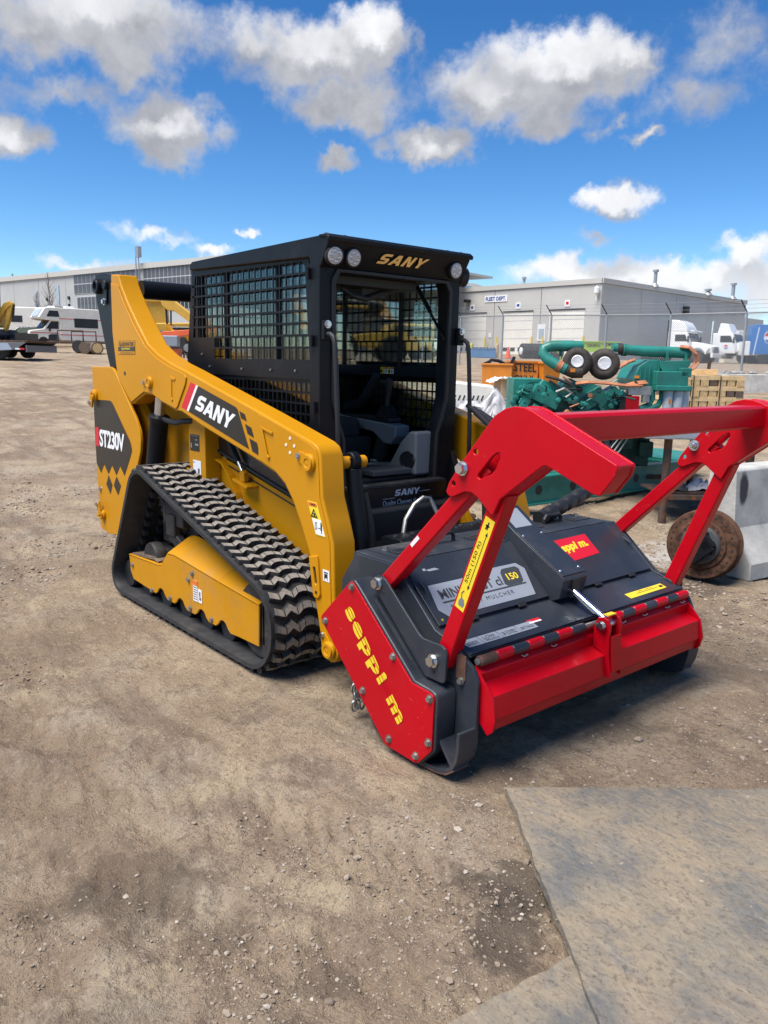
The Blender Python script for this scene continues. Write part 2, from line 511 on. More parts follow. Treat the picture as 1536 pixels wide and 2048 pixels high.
class MB:
    def __init__(s):
        s.v = []
        s.f = []
        s.mi = []
        s.cur = 0

    def add(s, vs, fs):
        o = len(s.v)
        s.v.extend(tuple(p) for p in vs)
        for f in fs:
            s.f.append([i + o for i in f])
            s.mi.append(s.cur)
        return s

    def box(s, c, d, rot=None, taper=None):
        hx, hy, hz = d[0] / 2, d[1] / 2, d[2] / 2
        tx, ty = taper if taper else (1, 1)
        pts = [(-hx, -hy, -hz), (hx, -hy, -hz), (hx, hy, -hz), (-hx, hy, -hz),
               (-hx * tx, -hy * ty, hz), (hx * tx, -hy * ty, hz), (hx * tx, hy * ty, hz), (-hx * tx, hy * ty, hz)]
        c = Vector(c)
        vs = [(rot @ Vector(p) if rot is not None else Vector(p)) + c for p in pts]
        return s.add(vs, [(0, 3, 2, 1), (4, 5, 6, 7), (0, 1, 5, 4), (1, 2, 6, 5), (2, 3, 7, 6), (3, 0, 4, 7)])

    def beam(s, p0, p1, w, h, up=(0, 0, 1)):
        p0, p1 = Vector(p0), Vector(p1)
        d = (p1 - p0)
        L = d.length
        d.normalize()
        u = Vector(up)
        side = d.cross(u)
        if side.length < 1e-4:
            side = d.cross(Vector((1, 0, 0)))
        side.normalize()
        u = side.cross(d)
        R = Matrix((d, side, u)).transposed()
        return s.box((p0 + p1) / 2, (L, w, h), R)

    def prism(s, poly, axis, a, b, holes=()):
        k, i, j = AX[axis]

        def mk(p, t):
            q = [0, 0, 0]
            q[k] = t
            q[i] = p[0]
            q[j] = p[1]
            return tuple(q)
        rings = [list(poly)] + [list(h) for h in holes]
        if not holes:
            n = len(poly)
            vs = [mk(p, a) for p in poly] + [mk(p, b) for p in poly]
            fs = [list(range(n)), list(range(2 * n - 1, n - 1, -1))]
            fs += [(q, (q + 1) % n, (q + 1) % n + n, q + n) for q in range(n)]
            return s.add(vs, fs)
        flat = [p for r in rings for p in r]
        bmh = bmesh.new()
        bv = [bmh.verts.new((p[0], p[1], 0)) for p in flat]
        o = 0
        for r in rings:
            for q in range(len(r)):
                bmh.edges.new((bv[o + q], bv[o + (q + 1) % len(r)]))
            o += len(r)
        bmh.verts.index_update()
        bmesh.ops.triangle_fill(bmh, use_beauty=True, use_dissolve=False, edges=bmh.edges[:])
        tri = [tuple(v.index for v in fc.verts) for fc in bmh.faces]
        bmh.free()
        n = len(flat)
        vs = [mk(p, a) for p in flat] + [mk(p, b) for p in flat]
        fs = [tuple(t) for t in tri] + [tuple(q + n for q in reversed(t)) for t in tri]
        o = 0
        for r in rings:
            m = len(r)
            fs += [(o + q, o + (q + 1) % m, o + (q + 1) % m + n, o + q + n) for q in range(m)]
            o += m
        return s.add(vs, fs)

    def cyl(s, p0, p1, r, n=14, r2=None, cap=True):
        p0, p1 = Vector(p0), Vector(p1)
        r2 = r if r2 is None else r2
        d = (p1 - p0).normalized()
        u = d.orthogonal().normalized()
        w = d.cross(u)
        vs = []
        for p, rr in ((p0, r), (p1, r2)):
            for q in range(n):
                t = 2 * PI * q / n
                vs.append(p + (u * math.cos(t) + w * math.sin(t)) * rr)
        fs = [(q, (q + 1) % n, (q + 1) % n + n, q + n) for q in range(n)]
        if cap:
            fs += [list(range(n - 1, -1, -1)), list(range(n, 2 * n))]
        return s.add(vs, fs)

    def tube(s, path, r, n=8, closed=False):
        P = [Vector(p) for p in path]
        m = len(P)
        rr = r if isinstance(r, (list, tuple)) else [r] * m
        vs = []
        u = None
        for i in range(m):
            if closed:
                t = (P[(i + 1) % m] - P[i - 1]).normalized()
            else:
                t = (P[min(i + 1, m - 1)] - P[max(i - 1, 0)]).normalized()
            if u is None:
                u = t.orthogonal().normalized()
            u = (u - t * u.dot(t)).normalized()
            w = t.cross(u)
            for q in range(n):
                a = 2 * PI * q / n
                vs.append(P[i] + (u * math.cos(a) + w * math.sin(a)) * rr[i])
        fs = []
        for i in range(m if closed else m - 1):
            for q in range(n):
                A = i * n + q
                B = i * n + (q + 1) % n
                Cc = ((i + 1) % m) * n
                fs.append((A, B, Cc + (q + 1) % n, Cc + q))
        if not closed:
            fs += [list(range(n - 1, -1, -1)), [(m - 1) * n + q for q in range(n)]]
        return s.add(vs, fs)

    def lathe(s, prof, c, axis=(0, 0, 1), n=20):
        c = Vector(c)
        d = Vector(axis).normalized()
        u = d.orthogonal().normalized()
        w = d.cross(u)
        m = len(prof)
        vs = []
        for r, h in prof:
            for q in range(n):
                a = 2 * PI * q / n
                vs.append(c + d * h + (u * math.cos(a) + w * math.sin(a)) * max(r, 1e-4))
        fs = []
        for i in range(m - 1):
            for q in range(n):
                fs.append((i * n + q, i * n + (q + 1) % n, (i + 1) * n + (q + 1) % n, (i + 1) * n + q))
        fs += [list(range(n - 1, -1, -1)), [(m - 1) * n + q for q in range(n)]]
        return s.add(vs, fs)

    def hexbolt(s, c, axis, r=0.012, h=0.01, washer=True):
        d = Vector(axis).normalized()
        c = Vector(c)
        if washer:
            s.cyl(c, c + d * h * 0.3, r * 1.35, 14)
        return s.cyl(c + d * h * 0.25, c + d * (h * 1.25), r, 6)

    def quadsheet(s, pts, t, nrm):
        nrm = Vector(nrm).normalized() * t
        n = len(pts)
        vs = [Vector(p) for p in pts] + [Vector(p) + nrm for p in pts]
        fs = [list(range(n - 1, -1, -1)), list(range(n, 2 * n))] + [(q, (q + 1) % n, (q + 1) % n + n, q + n) for q in range(n)]
        return s.add(vs, fs)

    def mesh(s, name, mats, off=None, sharp=35):
        me = bpy.data.meshes.new(name)
        vs = s.v if off is None else [(p[0] - off[0], p[1] - off[1], p[2] - off[2]) for p in s.v]
        me.from_pydata(vs, [], s.f)
        if not isinstance(mats, (list, tuple)):
            mats = [mats]
        for m in mats:
            me.materials.append(M(m) if isinstance(m, str) else m)
        if any(s.mi):
            me.polygons.foreach_set('material_index', s.mi)
        bm = bmesh.new()
        bm.from_mesh(me)
        bmesh.ops.recalc_face_normals(bm, faces=bm.faces)
        bm.to_mesh(me)
        bm.free()
        if sharp is not None:
            me.polygons.foreach_set('use_smooth', [True] * len(me.polygons))
            me.set_sharp_from_angle(angle=math.radians(sharp))
        me.update()
        return me

    def build(s, name, mats, parent=None, bevel=0.0, seg=2, sharp=35):
        off = base_of(parent) if parent is not None else None
        me = s.mesh(name, mats, off, sharp)
        o = new_obj(name, me, parent)
        if bevel > 0:
            bv = o.modifiers.new('bevel', 'BEVEL')
            bv.width = bevel
            bv.segments = seg
            bv.limit_method = 'ANGLE'
            bv.angle_limit = math.radians(40)
            bv.harden_normals = True
        return o


def place_copies(me, name, parent, mats4):
    off = base_of(parent)
    for m in mats4:
        o = new_obj(name, me, parent)
        mm = m.copy()
        if off is not None:
            mm.translation -= off
        o.matrix_local = mm


# lettering: outlines of a few block capitals drawn by hand, everything else from the built-in font
def glyphs():
    g = {}
    g['S'] = [(0, 0), (.62, 0), (.78, .1), (.84, .25), (.84, .45), (.72, .58), (.3, .58), (.3, .76), (.82, .76), (.82, 1), (.22, 1), (.06, .9), (0, .75), (0, .52), (.12, .38), (.54, .38), (.54, .24), (0, .24)]
    g['A'] = [(0, 0), (.3, 0), (.36, .2), (.66, .2), (.72, 0), (1.02, 0), (.68, 1), (.34, 1)]
    g['N'] = [(0, 0), (.27, 0), (.27, .58), (.58, 0), (.87, 0), (.87, 1), (.6, 1), (.6, .42), (.29, 1), (0, 1)]
    g['Y'] = [(.36, 0), (.64, 0), (.64, .38), (1.0, 1), (.7, 1), (.5, .62), (.3, 1), (0, 1), (.36, .38)]
    return g


GL = glyphs()
GHOLE = {'A': [(.43, .42), (.51, .72), (.59, .42)]}
GW = {'S': .84, 'A': 1.02, 'N': .87, 'Y': 1.0}


def sany(parent, name, bl, br, tl, mat, depth=0.003, nrm=None, gap=0.1, sw=1.0):
    """four block letters laid into the parallelogram bl, br, tl (3-D points)"""
    bl, br, tl = Vector(bl), Vector(br), Vector(tl)
    ux, uy = br - bl, tl - bl
    nn = Vector(nrm).normalized() if nrm is not None else ux.cross(uy).normalized()
    tot = sum(GW[c] for c in 'SANY') + gap * 3
    x = 0.0
    mb = MB()
    for c in 'SANY':
        poly = [((x + p[0]) / tot, p[1]) for p in GL[c]]
        holes = [[((x + p[0]) / tot, p[1]) for p in GHOLE[c]]] if c in GHOLE else []
        t = MB().prism(poly, 'z', 0.0, 1.0, holes)
        vs = [bl + ux * p[0] + uy * p[1] + nn * (depth * p[2]) for p in t.v]
        mb.add(vs, t.f)
        x += GW[c] + gap
    return mb.build(name, mat, parent)


_font_cache = {}


def text_mesh(s, bold=0.0, shear=0.0, spacing=1.0):
    key = (s, bold, shear, spacing)
    if key in _font_cache:
        return _font_cache[key]
    cu = bpy.data.curves.new('lettering', 'FONT')
    cu.body = s
    cu.size = 1.0
    cu.offset = bold
    cu.shear = shear
    cu.space_character = spacing
    cu.resolution_u = 3
    o = bpy.data.objects.new('lettering', cu)
    COL.objects.link(o)
    dg = bpy.context.evaluated_depsgraph_get()
    me = o.evaluated_get(dg).to_mesh()
    V = [tuple(v.co) for v in me.vertices]
    F = [tuple(p.vertices) for p in me.polygons]
    o.evaluated_get(dg).to_mesh_clear()
    bpy.data.objects.remove(o)
    bpy.data.curves.remove(cu)
    xs = [v[0] for v in V]
    ys = [v[1] for v in V]
    x0, x1, y0, y1 = min(xs), max(xs), min(ys), max(ys)
    V = [((v[0] - x0) / (x1 - x0), (v[1] - y0) / (y1 - y0)) for v in V]
    _font_cache[key] = (V, F)
    return V, F


def letter(mb, s, bl, br, tl, lift=0.002, nrm=None, bold=0.0, shear=0.0, spacing=1.0):
    """flat lettering filling the parallelogram bl, br, tl"""
    bl, br, tl = Vector(bl), Vector(br), Vector(tl)
    ux, uy = br - bl, tl - bl
    nn = Vector(nrm).normalized() if nrm is not None else ux.cross(uy).normalized()
    V, F = text_mesh(s, bold, shear, spacing)
    mb.add([bl + ux * p[0] + uy * p[1] + nn * lift for p in V], F)
    return mb


# ================================================================== GROUND
def vnoise(x, y, seed=0):
    xi = np.floor(x).astype(np.int64)
    yi = np.floor(y).astype(np.int64)
    xf, yf = x - xi, y - yi
    u = xf * xf * (3 - 2 * xf)
    v = yf * yf * (3 - 2 * yf)

    def h(a, b):
        n = (a * 374761393 + b * 668265263 + seed * 974634777) & 0xffffffff
        n = ((n ^ (n >> 13)) * 1274126177) & 0xffffffff
        return ((n ^ (n >> 16)) & 0xffff) / 65535.0
    return (h(xi, yi) * (1 - u) + h(xi + 1, yi) * u) * (1 - v) + (h(xi, yi + 1) * (1 - u) + h(xi + 1, yi + 1) * u) * v - 0.5


def fbm(x, y, sc, o=4, seed=0):
    r = 0
    a = 1.0
    for k in range(o):
        r = r + a * vnoise(x * sc + 17.3 * k, y * sc - 9.1 * k, seed + k)
        sc *= 2.03
        a *= 0.5
    return r


def ground_relief(x, y):
    d = np.hypot(x - CAM.x, y - CAM.y)
    z = 0.030 * fbm(x, y, 0.8, 3, 1) + 0.020 * fbm(x, y, 4.0, 3, 5) + 0.018 * fbm(x, y, 12.0, 4, 9)
    # old wheel ruts across the yard
    q = x * 0.35 + y * 0.94
    z = z + 0.022 * fbm(x * 0.18, q * 2.6, 1.0, 3, 21) * np.clip((d - 4.5) / 6, 0, 1)
    # a few broad tyre marks crossing the foreground
    for (ox, oy, th_, w) in ((1.2, -2.6, 0.50, 0.16), (1.6, -1.9, 0.62, 0.16), (0.2, -2.4, 1.05, 0.13), (2.2, -2.4, -0.25, 0.14), (-1.0, -2.6, 0.35, 0.18)):
        cx_, sx_ = math.cos(th_), math.sin(th_)
        lat = -(x - ox) * sx_ + (y - oy) * cx_ + 0.10 * vnoise(x * 0.7, y * 0.7, 77)
        lon = (x - ox) * cx_ + (y - oy) * sx_
        z = z - 0.012 * np.exp(-(lat / w) ** 4) * (0.7 + 0.6 * vnoise(lon * 1.3, lat * 2, 5)) - 0.0035 * np.exp(-(lat / w) ** 4) * np.sign(np.sin(lon * 70 + np.abs(lat) * 55)) * (d < 7)
        z = z + 0.008 * np.exp(-((np.abs(lat) - w * 1.15) / (w * 0.25)) ** 2)
    z = z - 0.012
    # levelled under the machine's tracks and the mulcher's skids
    flat = np.clip(1.25 - np.maximum(np.abs(x - 0.4) / 2.1, np.abs(y) / 1.05), 0, 0.25) * 4
    z = z * (1 - 0.75 * flat) - 0.004 * flat
    return z


def build_ground():
    fa = math.atan2(FWD.y, FWD.x)
    inner = np.radians(np.linspace(-46, 46, 330))
    outer = np.radians(np.linspace(46, 314, 60))[1:-1]
    ang = np.concatenate([inner, outer]) + fa
    rad = [0.3]
    while rad[-1] < 14:
        rad.append(rad[-1] * 1.0105)
    while rad[-1] < 1500:
        rad.append(rad[-1] * 1.045)
    rad = np.array(rad)
    na, nr = len(ang), len(rad)
    X = CAM.x + np.outer(rad, np.cos(ang))
    Y = CAM.y + np.outer(rad, np.sin(ang))
    D = np.repeat(rad[:, None], na, 1)
    AZ = np.degrees(np.arctan2(Y - CAM.y, X - CAM.x))
    t = np.where((AZ > 0) & (AZ < 180), np.clip((130 - AZ) / 12, 0, 1), 0)
    t = t * t * (3 - 2 * t)
    Z = (1 - t) * np.interp(D, PROF_D, PROF_A) + t * np.interp(D, PROF_D, PROF_B)
    Z = Z + ground_relief(X, Y) * np.clip(1 - (D - 40) / 60, 0, 1)
    V = np.stack([X, Y, Z], -1).reshape(-1, 3)
    V = np.vstack([V, [[CAM.x, CAM.y, -0.01]]])
    i = np.arange(nr - 1)[:, None] * na
    j = np.arange(na)[None, :]
    jn = (j + 1) % na
    F = np.stack([i + j, i + na + j, i + na + jn, i + jn], -1).reshape(-1, 4)
    tri = [(len(V) - 1, int(k), int((k + 1) % na)) for k in range(na)]
    me = bpy.data.meshes.new('ground')
    me.from_pydata(V.tolist(), [], F.tolist() + tri)
    me.polygons.foreach_set('use_smooth', [True] * len(me.polygons))
    me.update()
    m = bpy.data.materials.new('yard_dirt')
    m.use_nodes = True
    nt = m.node_tree
    b = nt.nodes['Principled BSDF']
    b.inputs['Specular IOR Level'].default_value = 0.2
    tc = nt.nodes.new('ShaderNodeTexCoord')

    def nz(scale, det=6, rough=0.6, vec=None):
        n = N(nt, 'ShaderNodeTexNoise')
        n.inputs['Scale'].default_value = scale
        n.inputs['Detail'].default_value = det
        n.inputs['Roughness'].default_value = rough
        nt.links.new(vec if vec is not None else tc.outputs['Object'], n.inputs['Vector'])
        return n.outputs['Fac']
    st = N(nt, 'ShaderNodeMapping')
    st.inputs['Rotation'].default_value = (0, 0, 0.62)
    st.inputs['Scale'].default_value = (0.25, 1.9, 1)
    nt.links.new(tc.outputs['Object'], st.inputs['Vector'])
    c = mixc(nt, map_range(nt, nz(0.75, 7), 0.38, 0.62), (0.275, 0.202, 0.136), (0.42, 0.33, 0.23))
    c = mixc(nt, map_range(nt, nz(1.5, 7, 0.68), 0.50, 0.66, 0, 0.8), c, (0.375, 0.318, 0.24))
    c = mixc(nt, map_range(nt, nz(1.1, 6, 0.7, st.outputs[0]), 0.48, 0.66, 0, 0.75), c, (0.185, 0.138, 0.10))
    c = mixc(nt, map_range(nt, nz(3.1, 8, 0.74), 0.50, 0.64, 0, 0.75), c, (0.195, 0.148, 0.108))
    c = mixc(nt, map_range(nt, nz(2.3, 6, 0.66), 0.53, 0.68, 0, 0.75), c, (0.47, 0.375, 0.25))
    c = mixc(nt, map_range(nt, nz(28, 7, 0.78), 0.53, 0.61, 0, 0.62), c, (0.165, 0.125, 0.092))
    c = mixc(nt, map_range(nt, nz(19, 7, 0.78), 0.57, 0.65, 0, 0.55), c, (0.50, 0.41, 0.295))
    c = mixc(nt, map_range(nt, nz(75, 5, 0.75), 0.55, 0.62, 0, 0.6), c, (0.15, 0.115, 0.086))
    c = mixc(nt, map_range(nt, nz(62, 5, 0.75), 0.58, 0.66, 0, 0.5), c, (0.54, 0.46, 0.35))
    # damp and oily stains, dark patches by the mulcher and hub, pale patches beyond
    edge = nz(6.0, 9, 0.75)
    edge2 = nz(2.2, 4, 0.6)
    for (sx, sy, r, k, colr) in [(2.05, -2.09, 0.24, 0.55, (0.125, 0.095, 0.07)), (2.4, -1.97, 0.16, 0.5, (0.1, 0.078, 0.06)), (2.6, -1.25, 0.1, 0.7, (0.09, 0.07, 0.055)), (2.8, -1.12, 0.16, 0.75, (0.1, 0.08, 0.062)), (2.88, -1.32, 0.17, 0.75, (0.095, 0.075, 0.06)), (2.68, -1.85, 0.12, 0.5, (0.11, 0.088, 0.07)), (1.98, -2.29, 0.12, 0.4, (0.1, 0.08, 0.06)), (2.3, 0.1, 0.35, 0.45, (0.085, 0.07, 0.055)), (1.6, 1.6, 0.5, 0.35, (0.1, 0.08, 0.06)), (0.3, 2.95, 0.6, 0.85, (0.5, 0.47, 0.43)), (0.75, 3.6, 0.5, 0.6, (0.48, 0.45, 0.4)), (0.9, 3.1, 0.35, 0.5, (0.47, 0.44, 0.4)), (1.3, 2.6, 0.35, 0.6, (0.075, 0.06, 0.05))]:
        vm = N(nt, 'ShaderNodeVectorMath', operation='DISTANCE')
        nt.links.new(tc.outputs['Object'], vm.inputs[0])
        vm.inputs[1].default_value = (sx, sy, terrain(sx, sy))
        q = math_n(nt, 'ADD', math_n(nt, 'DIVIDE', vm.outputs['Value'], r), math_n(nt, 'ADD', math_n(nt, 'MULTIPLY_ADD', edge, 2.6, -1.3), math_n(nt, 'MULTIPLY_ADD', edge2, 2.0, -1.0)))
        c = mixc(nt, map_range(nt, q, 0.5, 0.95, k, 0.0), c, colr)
    nt.links.new(c, b.inputs['Base Color'])
    b.inputs['Roughness'].default_value = 0.95
    hsum = math_n(nt, 'ADD', math_n(nt, 'MULTIPLY', nz(38, 6, 0.7), 0.6),
                  math_n(nt, 'MULTIPLY_ADD', nz(150, 4, 0.7), 0.35, math_n(nt, 'MULTIPLY', nz(9, 6, 0.7), 1.0)))
    bp = nt.nodes.new('ShaderNodeBump')
    bp.inputs['Strength'].default_value = 1.0
    bp.inputs['Distance'].default_value = 0.03
    nt.links.new(hsum, bp.inputs['Height'])
    nt.links.new(bp.outputs[0], b.inputs['Normal'])
    me.materials.append(m)
    o = new_obj('ground', me)
    o['kind'] = 'structure'
    o['label'] = 'dry brown dirt yard with pebbles and stains'
    return o


build_ground()


def ico_base():
    t = (1 + 5 ** .5) / 2
    v = np.array([(-1, t, 0), (1, t, 0), (-1, -t, 0), (1, -t, 0), (0, -1, t), (0, 1, t), (0, -1, -t), (0, 1, -t), (t, 0, -1), (t, 0, 1), (-t, 0, -1), (-t, 0, 1)], float)
    v /= np.linalg.norm(v[0])
    f = np.array([(0, 11, 5), (0, 5, 1), (0, 1, 7), (0, 7, 10), (0, 10, 11), (1, 5, 9), (5, 11, 4), (11, 10, 2), (10, 7, 6), (7, 1, 8), (3, 9, 4), (3, 4, 2), (3, 2, 6), (3, 6, 8), (3, 8, 9), (4, 9, 5), (2, 4, 11), (6, 2, 10), (8, 6, 7), (9, 8, 1)])
    return v, f


def build_pebbles():
    v0, f0 = ico_base()
    n = 30000
    r = 1.2 + 9.5 * rng.random(n * 3) ** 1.25
    a = math.atan2(FWD.y, FWD.x) + np.radians(rng.uniform(-36, 36, n * 3))
    x = CAM.x + r * np.cos(a)
    y = CAM.y + r * np.sin(a)
    keep = (fbm(x, y, 1.5, 4, 33) * 3.2 + rng.random(n * 3) * 0.8) > 0.62
    x, y = x[keep][:n], y[keep][:n]
    ga, gb = 2.2 * rng.random(1500) ** 1.3, 2.2 * rng.random(1500)
    gk = fbm(ga, gb, 2.2, 3, 61) + 0.5 * rng.random(1500) > 0.28
    x = np.concatenate([x, (2.41 + ga * 0.625 + gb * 0.80)[gk]])
    y = np.concatenate([y, (-0.78 + ga * 0.78 - gb * 0.60)[gk]])
    r = np.hypot(x - CAM.x, y - CAM.y)
    n = len(x)
    size = np.clip(np.exp(rng.normal(-5.75, 0.55, n)), 0.0014, 0.020)
    size *= np.clip(r / 4.0, 0.75, 1.7)
    t = np.where(np.degrees(np.arctan2(y - CAM.y, x - CAM.x)) < 130, 1.0, 0.0)
    z = np.interp(r, PROF_D, PROF_A) + ground_relief(x, y)
    ma = (x - 2.41) * 0.625 + (y + 0.78) * 0.78
    mb_ = (x - 2.41) * 0.80 - (y + 0.78) * 0.60
    onmat = (ma > 0.02) & (mb_ > 0.02) & (ma < 2.25) & (mb_ < 2.55)
    z = np.where(onmat, 0.023 + 0.010 * fbm(x, y, 1.7, 3, 14), z)
    size = np.where(onmat, size * 0.7, size)
    big = rng.random(n) < 0.006
    size[big] *= 2.0
    V = np.zeros((n, 12, 3))
    ang = rng.uniform(0, 2 * PI, n)
    sx = size * rng.uniform(0.8, 1.5, n)
    sy = size * rng.uniform(0.7, 1.1, n)
    sz = size * rng.uniform(0.45, 0.8, n)
    jit = rng.uniform(0.75, 1.2, (n, 12, 1))
    P = v0[None] * jit
    px, py, pz = P[..., 0] * sx[:, None], P[..., 1] * sy[:, None], P[..., 2] * sz[:, None]
    ca, sa = np.cos(ang)[:, None], np.sin(ang)[:, None]
    V[..., 0] = px * ca - py * sa + x[:, None]
    V[..., 1] = px * sa + py * ca + y[:, None]
    V[..., 2] = pz + (z + sz * 0.35)[:, None]
    F = (f0[None] + (np.arange(n) * 12)[:, None, None]).reshape(-1, 3)
    me = bpy.data.meshes.new('pebbles')
    me.from_pydata(V.reshape(-1, 3).tolist(), [], F.tolist())
    m = bpy.data.materials.new('pebble_stone')
    m.use_nodes = True
    nt = m.node_tree
    b = nt.nodes['Principled BSDF']
    b.inputs['Roughness'].default_value = 0.92
    geo = nt.nodes.new('ShaderNodeNewGeometry')
    rp = nt.nodes.new('ShaderNodeValToRGB')
    nt.links.new(geo.outputs['Random Per Island'], rp.inputs[0])
    cr = rp.color_ramp
    cr.elements[0].color = (0.15, 0.115, 0.09, 1)
    cr.elements[1].color = (0.47, 0.42, 0.35, 1)
    for p, cc in ((0.35, (0.24, 0.19, 0.145, 1)), (0.75, (0.32, 0.262, 0.20, 1)), (0.96, (0.36, 0.32, 0.27, 1))):
        e = cr.elements.new(p)
        e.color = cc
    nt.links.new(rp.outputs[0], b.inputs['Base Color'])
    me.materials.append(m)
    o = new_obj('pebbles', me)
    tag(o, 'small loose stones and grit scattered over the dirt', None, None, 'stuff')


build_pebbles()


def build_mats():
    m = principled('mat_rubber', (0.115, 0.125, 0.135), 0.85, spec=0.2, var=0.35, vscale=5, bump=1.0, bscale=32)
    nt = m.node_tree
    b = nt.nodes['Principled BSDF']
    tc = nt.nodes.new('ShaderNodeTexCoord')

    def nz(sc, det=7, r=0.68):
        n = N(nt, 'ShaderNodeTexNoise')
        n.inputs['Scale'].default_value = sc
        n.inputs['Detail'].default_value = det
        n.inputs['Roughness'].default_value = r
        nt.links.new(tc.outputs['Object'], n.inputs['Vector'])
        return n.outputs['Fac']
    c = mixc(nt, map_range(nt, nz(1.8), 0.38, 0.60), (0.12, 0.122, 0.12), (0.265, 0.215, 0.15))
    c = mixc(nt, map_range(nt, nz(4.4), 0.44, 0.70, 0, 0.85), c, (0.195, 0.182, 0.15))
    c = mixc(nt, map_range(nt, nz(2.2), 0.47, 0.66, 0, 0.8), c, (0.26, 0.205, 0.145))
    c = mixc(nt, map_range(nt, nz(8), 0.52, 0.72, 0, 0.8), c, (0.12, 0.125, 0.132))
    ms_ = N(nt, 'ShaderNodeMapping')
    ms_.inputs['Rotation'].default_value = (0, 0, -0.9)
    ms_.inputs['Scale'].default_value = (5.0, 26.0, 5.0)
    nt.links.new(tc.outputs['Object'], ms_.inputs['Vector'])
    n_s = N(nt, 'ShaderNodeTexNoise')
    n_s.inputs['Scale'].default_value = 1.0
    n_s.inputs['Detail'].default_value = 8
    n_s.inputs['Roughness'].default_value = 0.7
    nt.links.new(ms_.outputs[0], n_s.inputs['Vector'])
    c = mixc(nt, map_range(nt, n_s.outputs['Fac'], 0.52, 0.70, 0, 0.6), c, (0.14, 0.138, 0.132))
    c = mixc(nt, map_range(nt, n_s.outputs['Fac'], 0.46, 0.34, 0, 0.5), c, (0.30, 0.255, 0.188))
    c = mixc(nt, map_range(nt, nz(26, 7), 0.52, 0.68, 0, 0.65), c, (0.20, 0.165, 0.125))
    c = mixc(nt, map_range(nt, nz(60, 4), 0.50, 0.70, 0, 0.7), c, (0.10, 0.086, 0.07))
    c = mixc(nt, map_range(nt, nz(170, 3), 0.62, 0.8, 0, 0.5), c, (0.27, 0.24, 0.195))
    nt.links.new(c, b.inputs['Base Color'])
    principled('mat_dark', (0.075, 0.072, 0.068), 0.85, spec=0.2, var=0.3, vscale=8, bump=1.0, bscale=30, dirt=0.75, dscale=4, dirt_col=(0.24, 0.185, 0.13))
    for nm, lab, corner, ex, ey, lx, ly, zz, th in (
            ('rubber_mat', 'large worn grey rubber mat caked in dust, ragged front edge', Vector((2.41, -0.78, 0)), Vector((0.625, 0.78, 0)), Vector((0.80, -0.60, 0)), 2.3, 2.6, 0.008, 0.019),
            ('rubber_mat', 'darker rubber mat half buried, sticking out under the large one', Vector((3.09, -1.27, 0)), Vector((0.65, 0.2, 0)).normalized(), Vector((-0.12, -0.99, 0)).normalized(), 0.9, 1.6, -0.002, 0.011)):
        mb = MB()
        nx, ny = 60, 110
        top = []
        for j in range(ny + 1):
            for i in range(nx + 1):
                a, c2 = i / nx, j / ny
                p = corner + ex * (lx * a) + ey * (ly * c2)
                if i == 0:
                    p = p + ex * (0.013 * float(fbm(np.array([c2 * 34.0]), np.array([3.3]), 1.0, 4, 3)[0]))
                if j == 0:
                    p = p + ey * (0.010 * float(fbm(np.array([a * 26.0]), np.array([8.3]), 1.0, 4, 4)[0]))
                z = zz + th + 0.010 * float(fbm(np.array([p.x]), np.array([p.y]), 1.7, 3, 14)[0]) + 0.004 * float(fbm(np.array([p.x]), np.array([p.y]), 11.0, 2, 18)[0])
                top.append((p.x, p.y, z))
        k = nx + 1
        n = len(top)
        vs = top + [(q[0], q[1], q[2] - th - 0.012) for q in top]
        fs = []
        for j in range(ny):
            for i in range(nx):
                A = j * k + i
                fs.append((A, A + 1, A + k + 1, A + k))
        ring = [i for i in range(k)] + [j * k + nx for j in range(1, ny + 1)] + [ny * k + i for i in range(nx - 1, -1, -1)] + [j * k for j in range(ny - 1, 0, -1)]
        for q in range(len(ring)):
            A, B = ring[q], ring[(q + 1) % len(ring)]
            fs.append((A, B, B + n, A + n))
        mb.add(vs, fs)
        o = mb.build(nm, 'mat_rubber' if 'large' in lab else 'mat_dark')
        tag(o, lab, 'mat', 'rubber mats on the dirt')


build_mats()

# ================================================================== TRACK LOADER
LD = thing('track_loader', 'yellow and black compact track loader with mesh-guarded cab, facing the red mulcher', 'track loader')


def hull_path():
    C1, r1 = (0.772, 0.266), 0.240
    C2, r2 = (-0.544, 0.727), 0.180
    C3, r3 = (-0.915, 0.151), 0.125
    segs = []
    cs = [(C1, r1), (C2, r2), (C3, r3)]
    pts = []
    tang = []
    for k in range(3):                       # counter-clockwise external tangents
        (a, ra), (b, rb) = cs[k], cs[(k + 1) % 3]
        dx, dz = b[0] - a[0], b[1] - a[1]
        L = math.hypot(dx, dz)
        th = math.atan2(dz, dx)
        al = math.acos((ra - rb) / L)
        ang = th - al
        tang.append(ang)
    for k in range(3):
        (a, ra) = cs[k]
        a0, a1 = tang[k - 1], tang[k]
        while a1 < a0:
            a1 += 2 * PI
        n = max(6, int((a1 - a0) * ra / 0.02))
        for q in range(n + 1):
            t = a0 + (a1 - a0) * q / n
            pts.append((a[0] + ra * math.cos(t), a[1] + ra * math.sin(t)))
    return pts


def resample(pts, n):
    P = [Vector((p[0], p[1])) for p in pts]
    P.append(P[0])
    L = [0]
    for i in range(1, len(P)):
        L.append(L[-1] + (P[i] - P[i - 1]).length)
    out = []
    for k in range(n):
        s = L[-1] * k / n
        i = max(j for j in range(len(L)) if L[j] <= s)
        i = min(i, len(P) - 2)
        t = (s - L[i]) / max(1e-9, L[i + 1] - L[i])
        p = P[i].lerp(P[i + 1], t)
        d = (P[i + 1] - P[i])
        if d.length < 1e-9:
            d = (P[(i + 2) % len(P)] - P[i])
        out.append((p, d.normalized()))
    return out, L[-1]


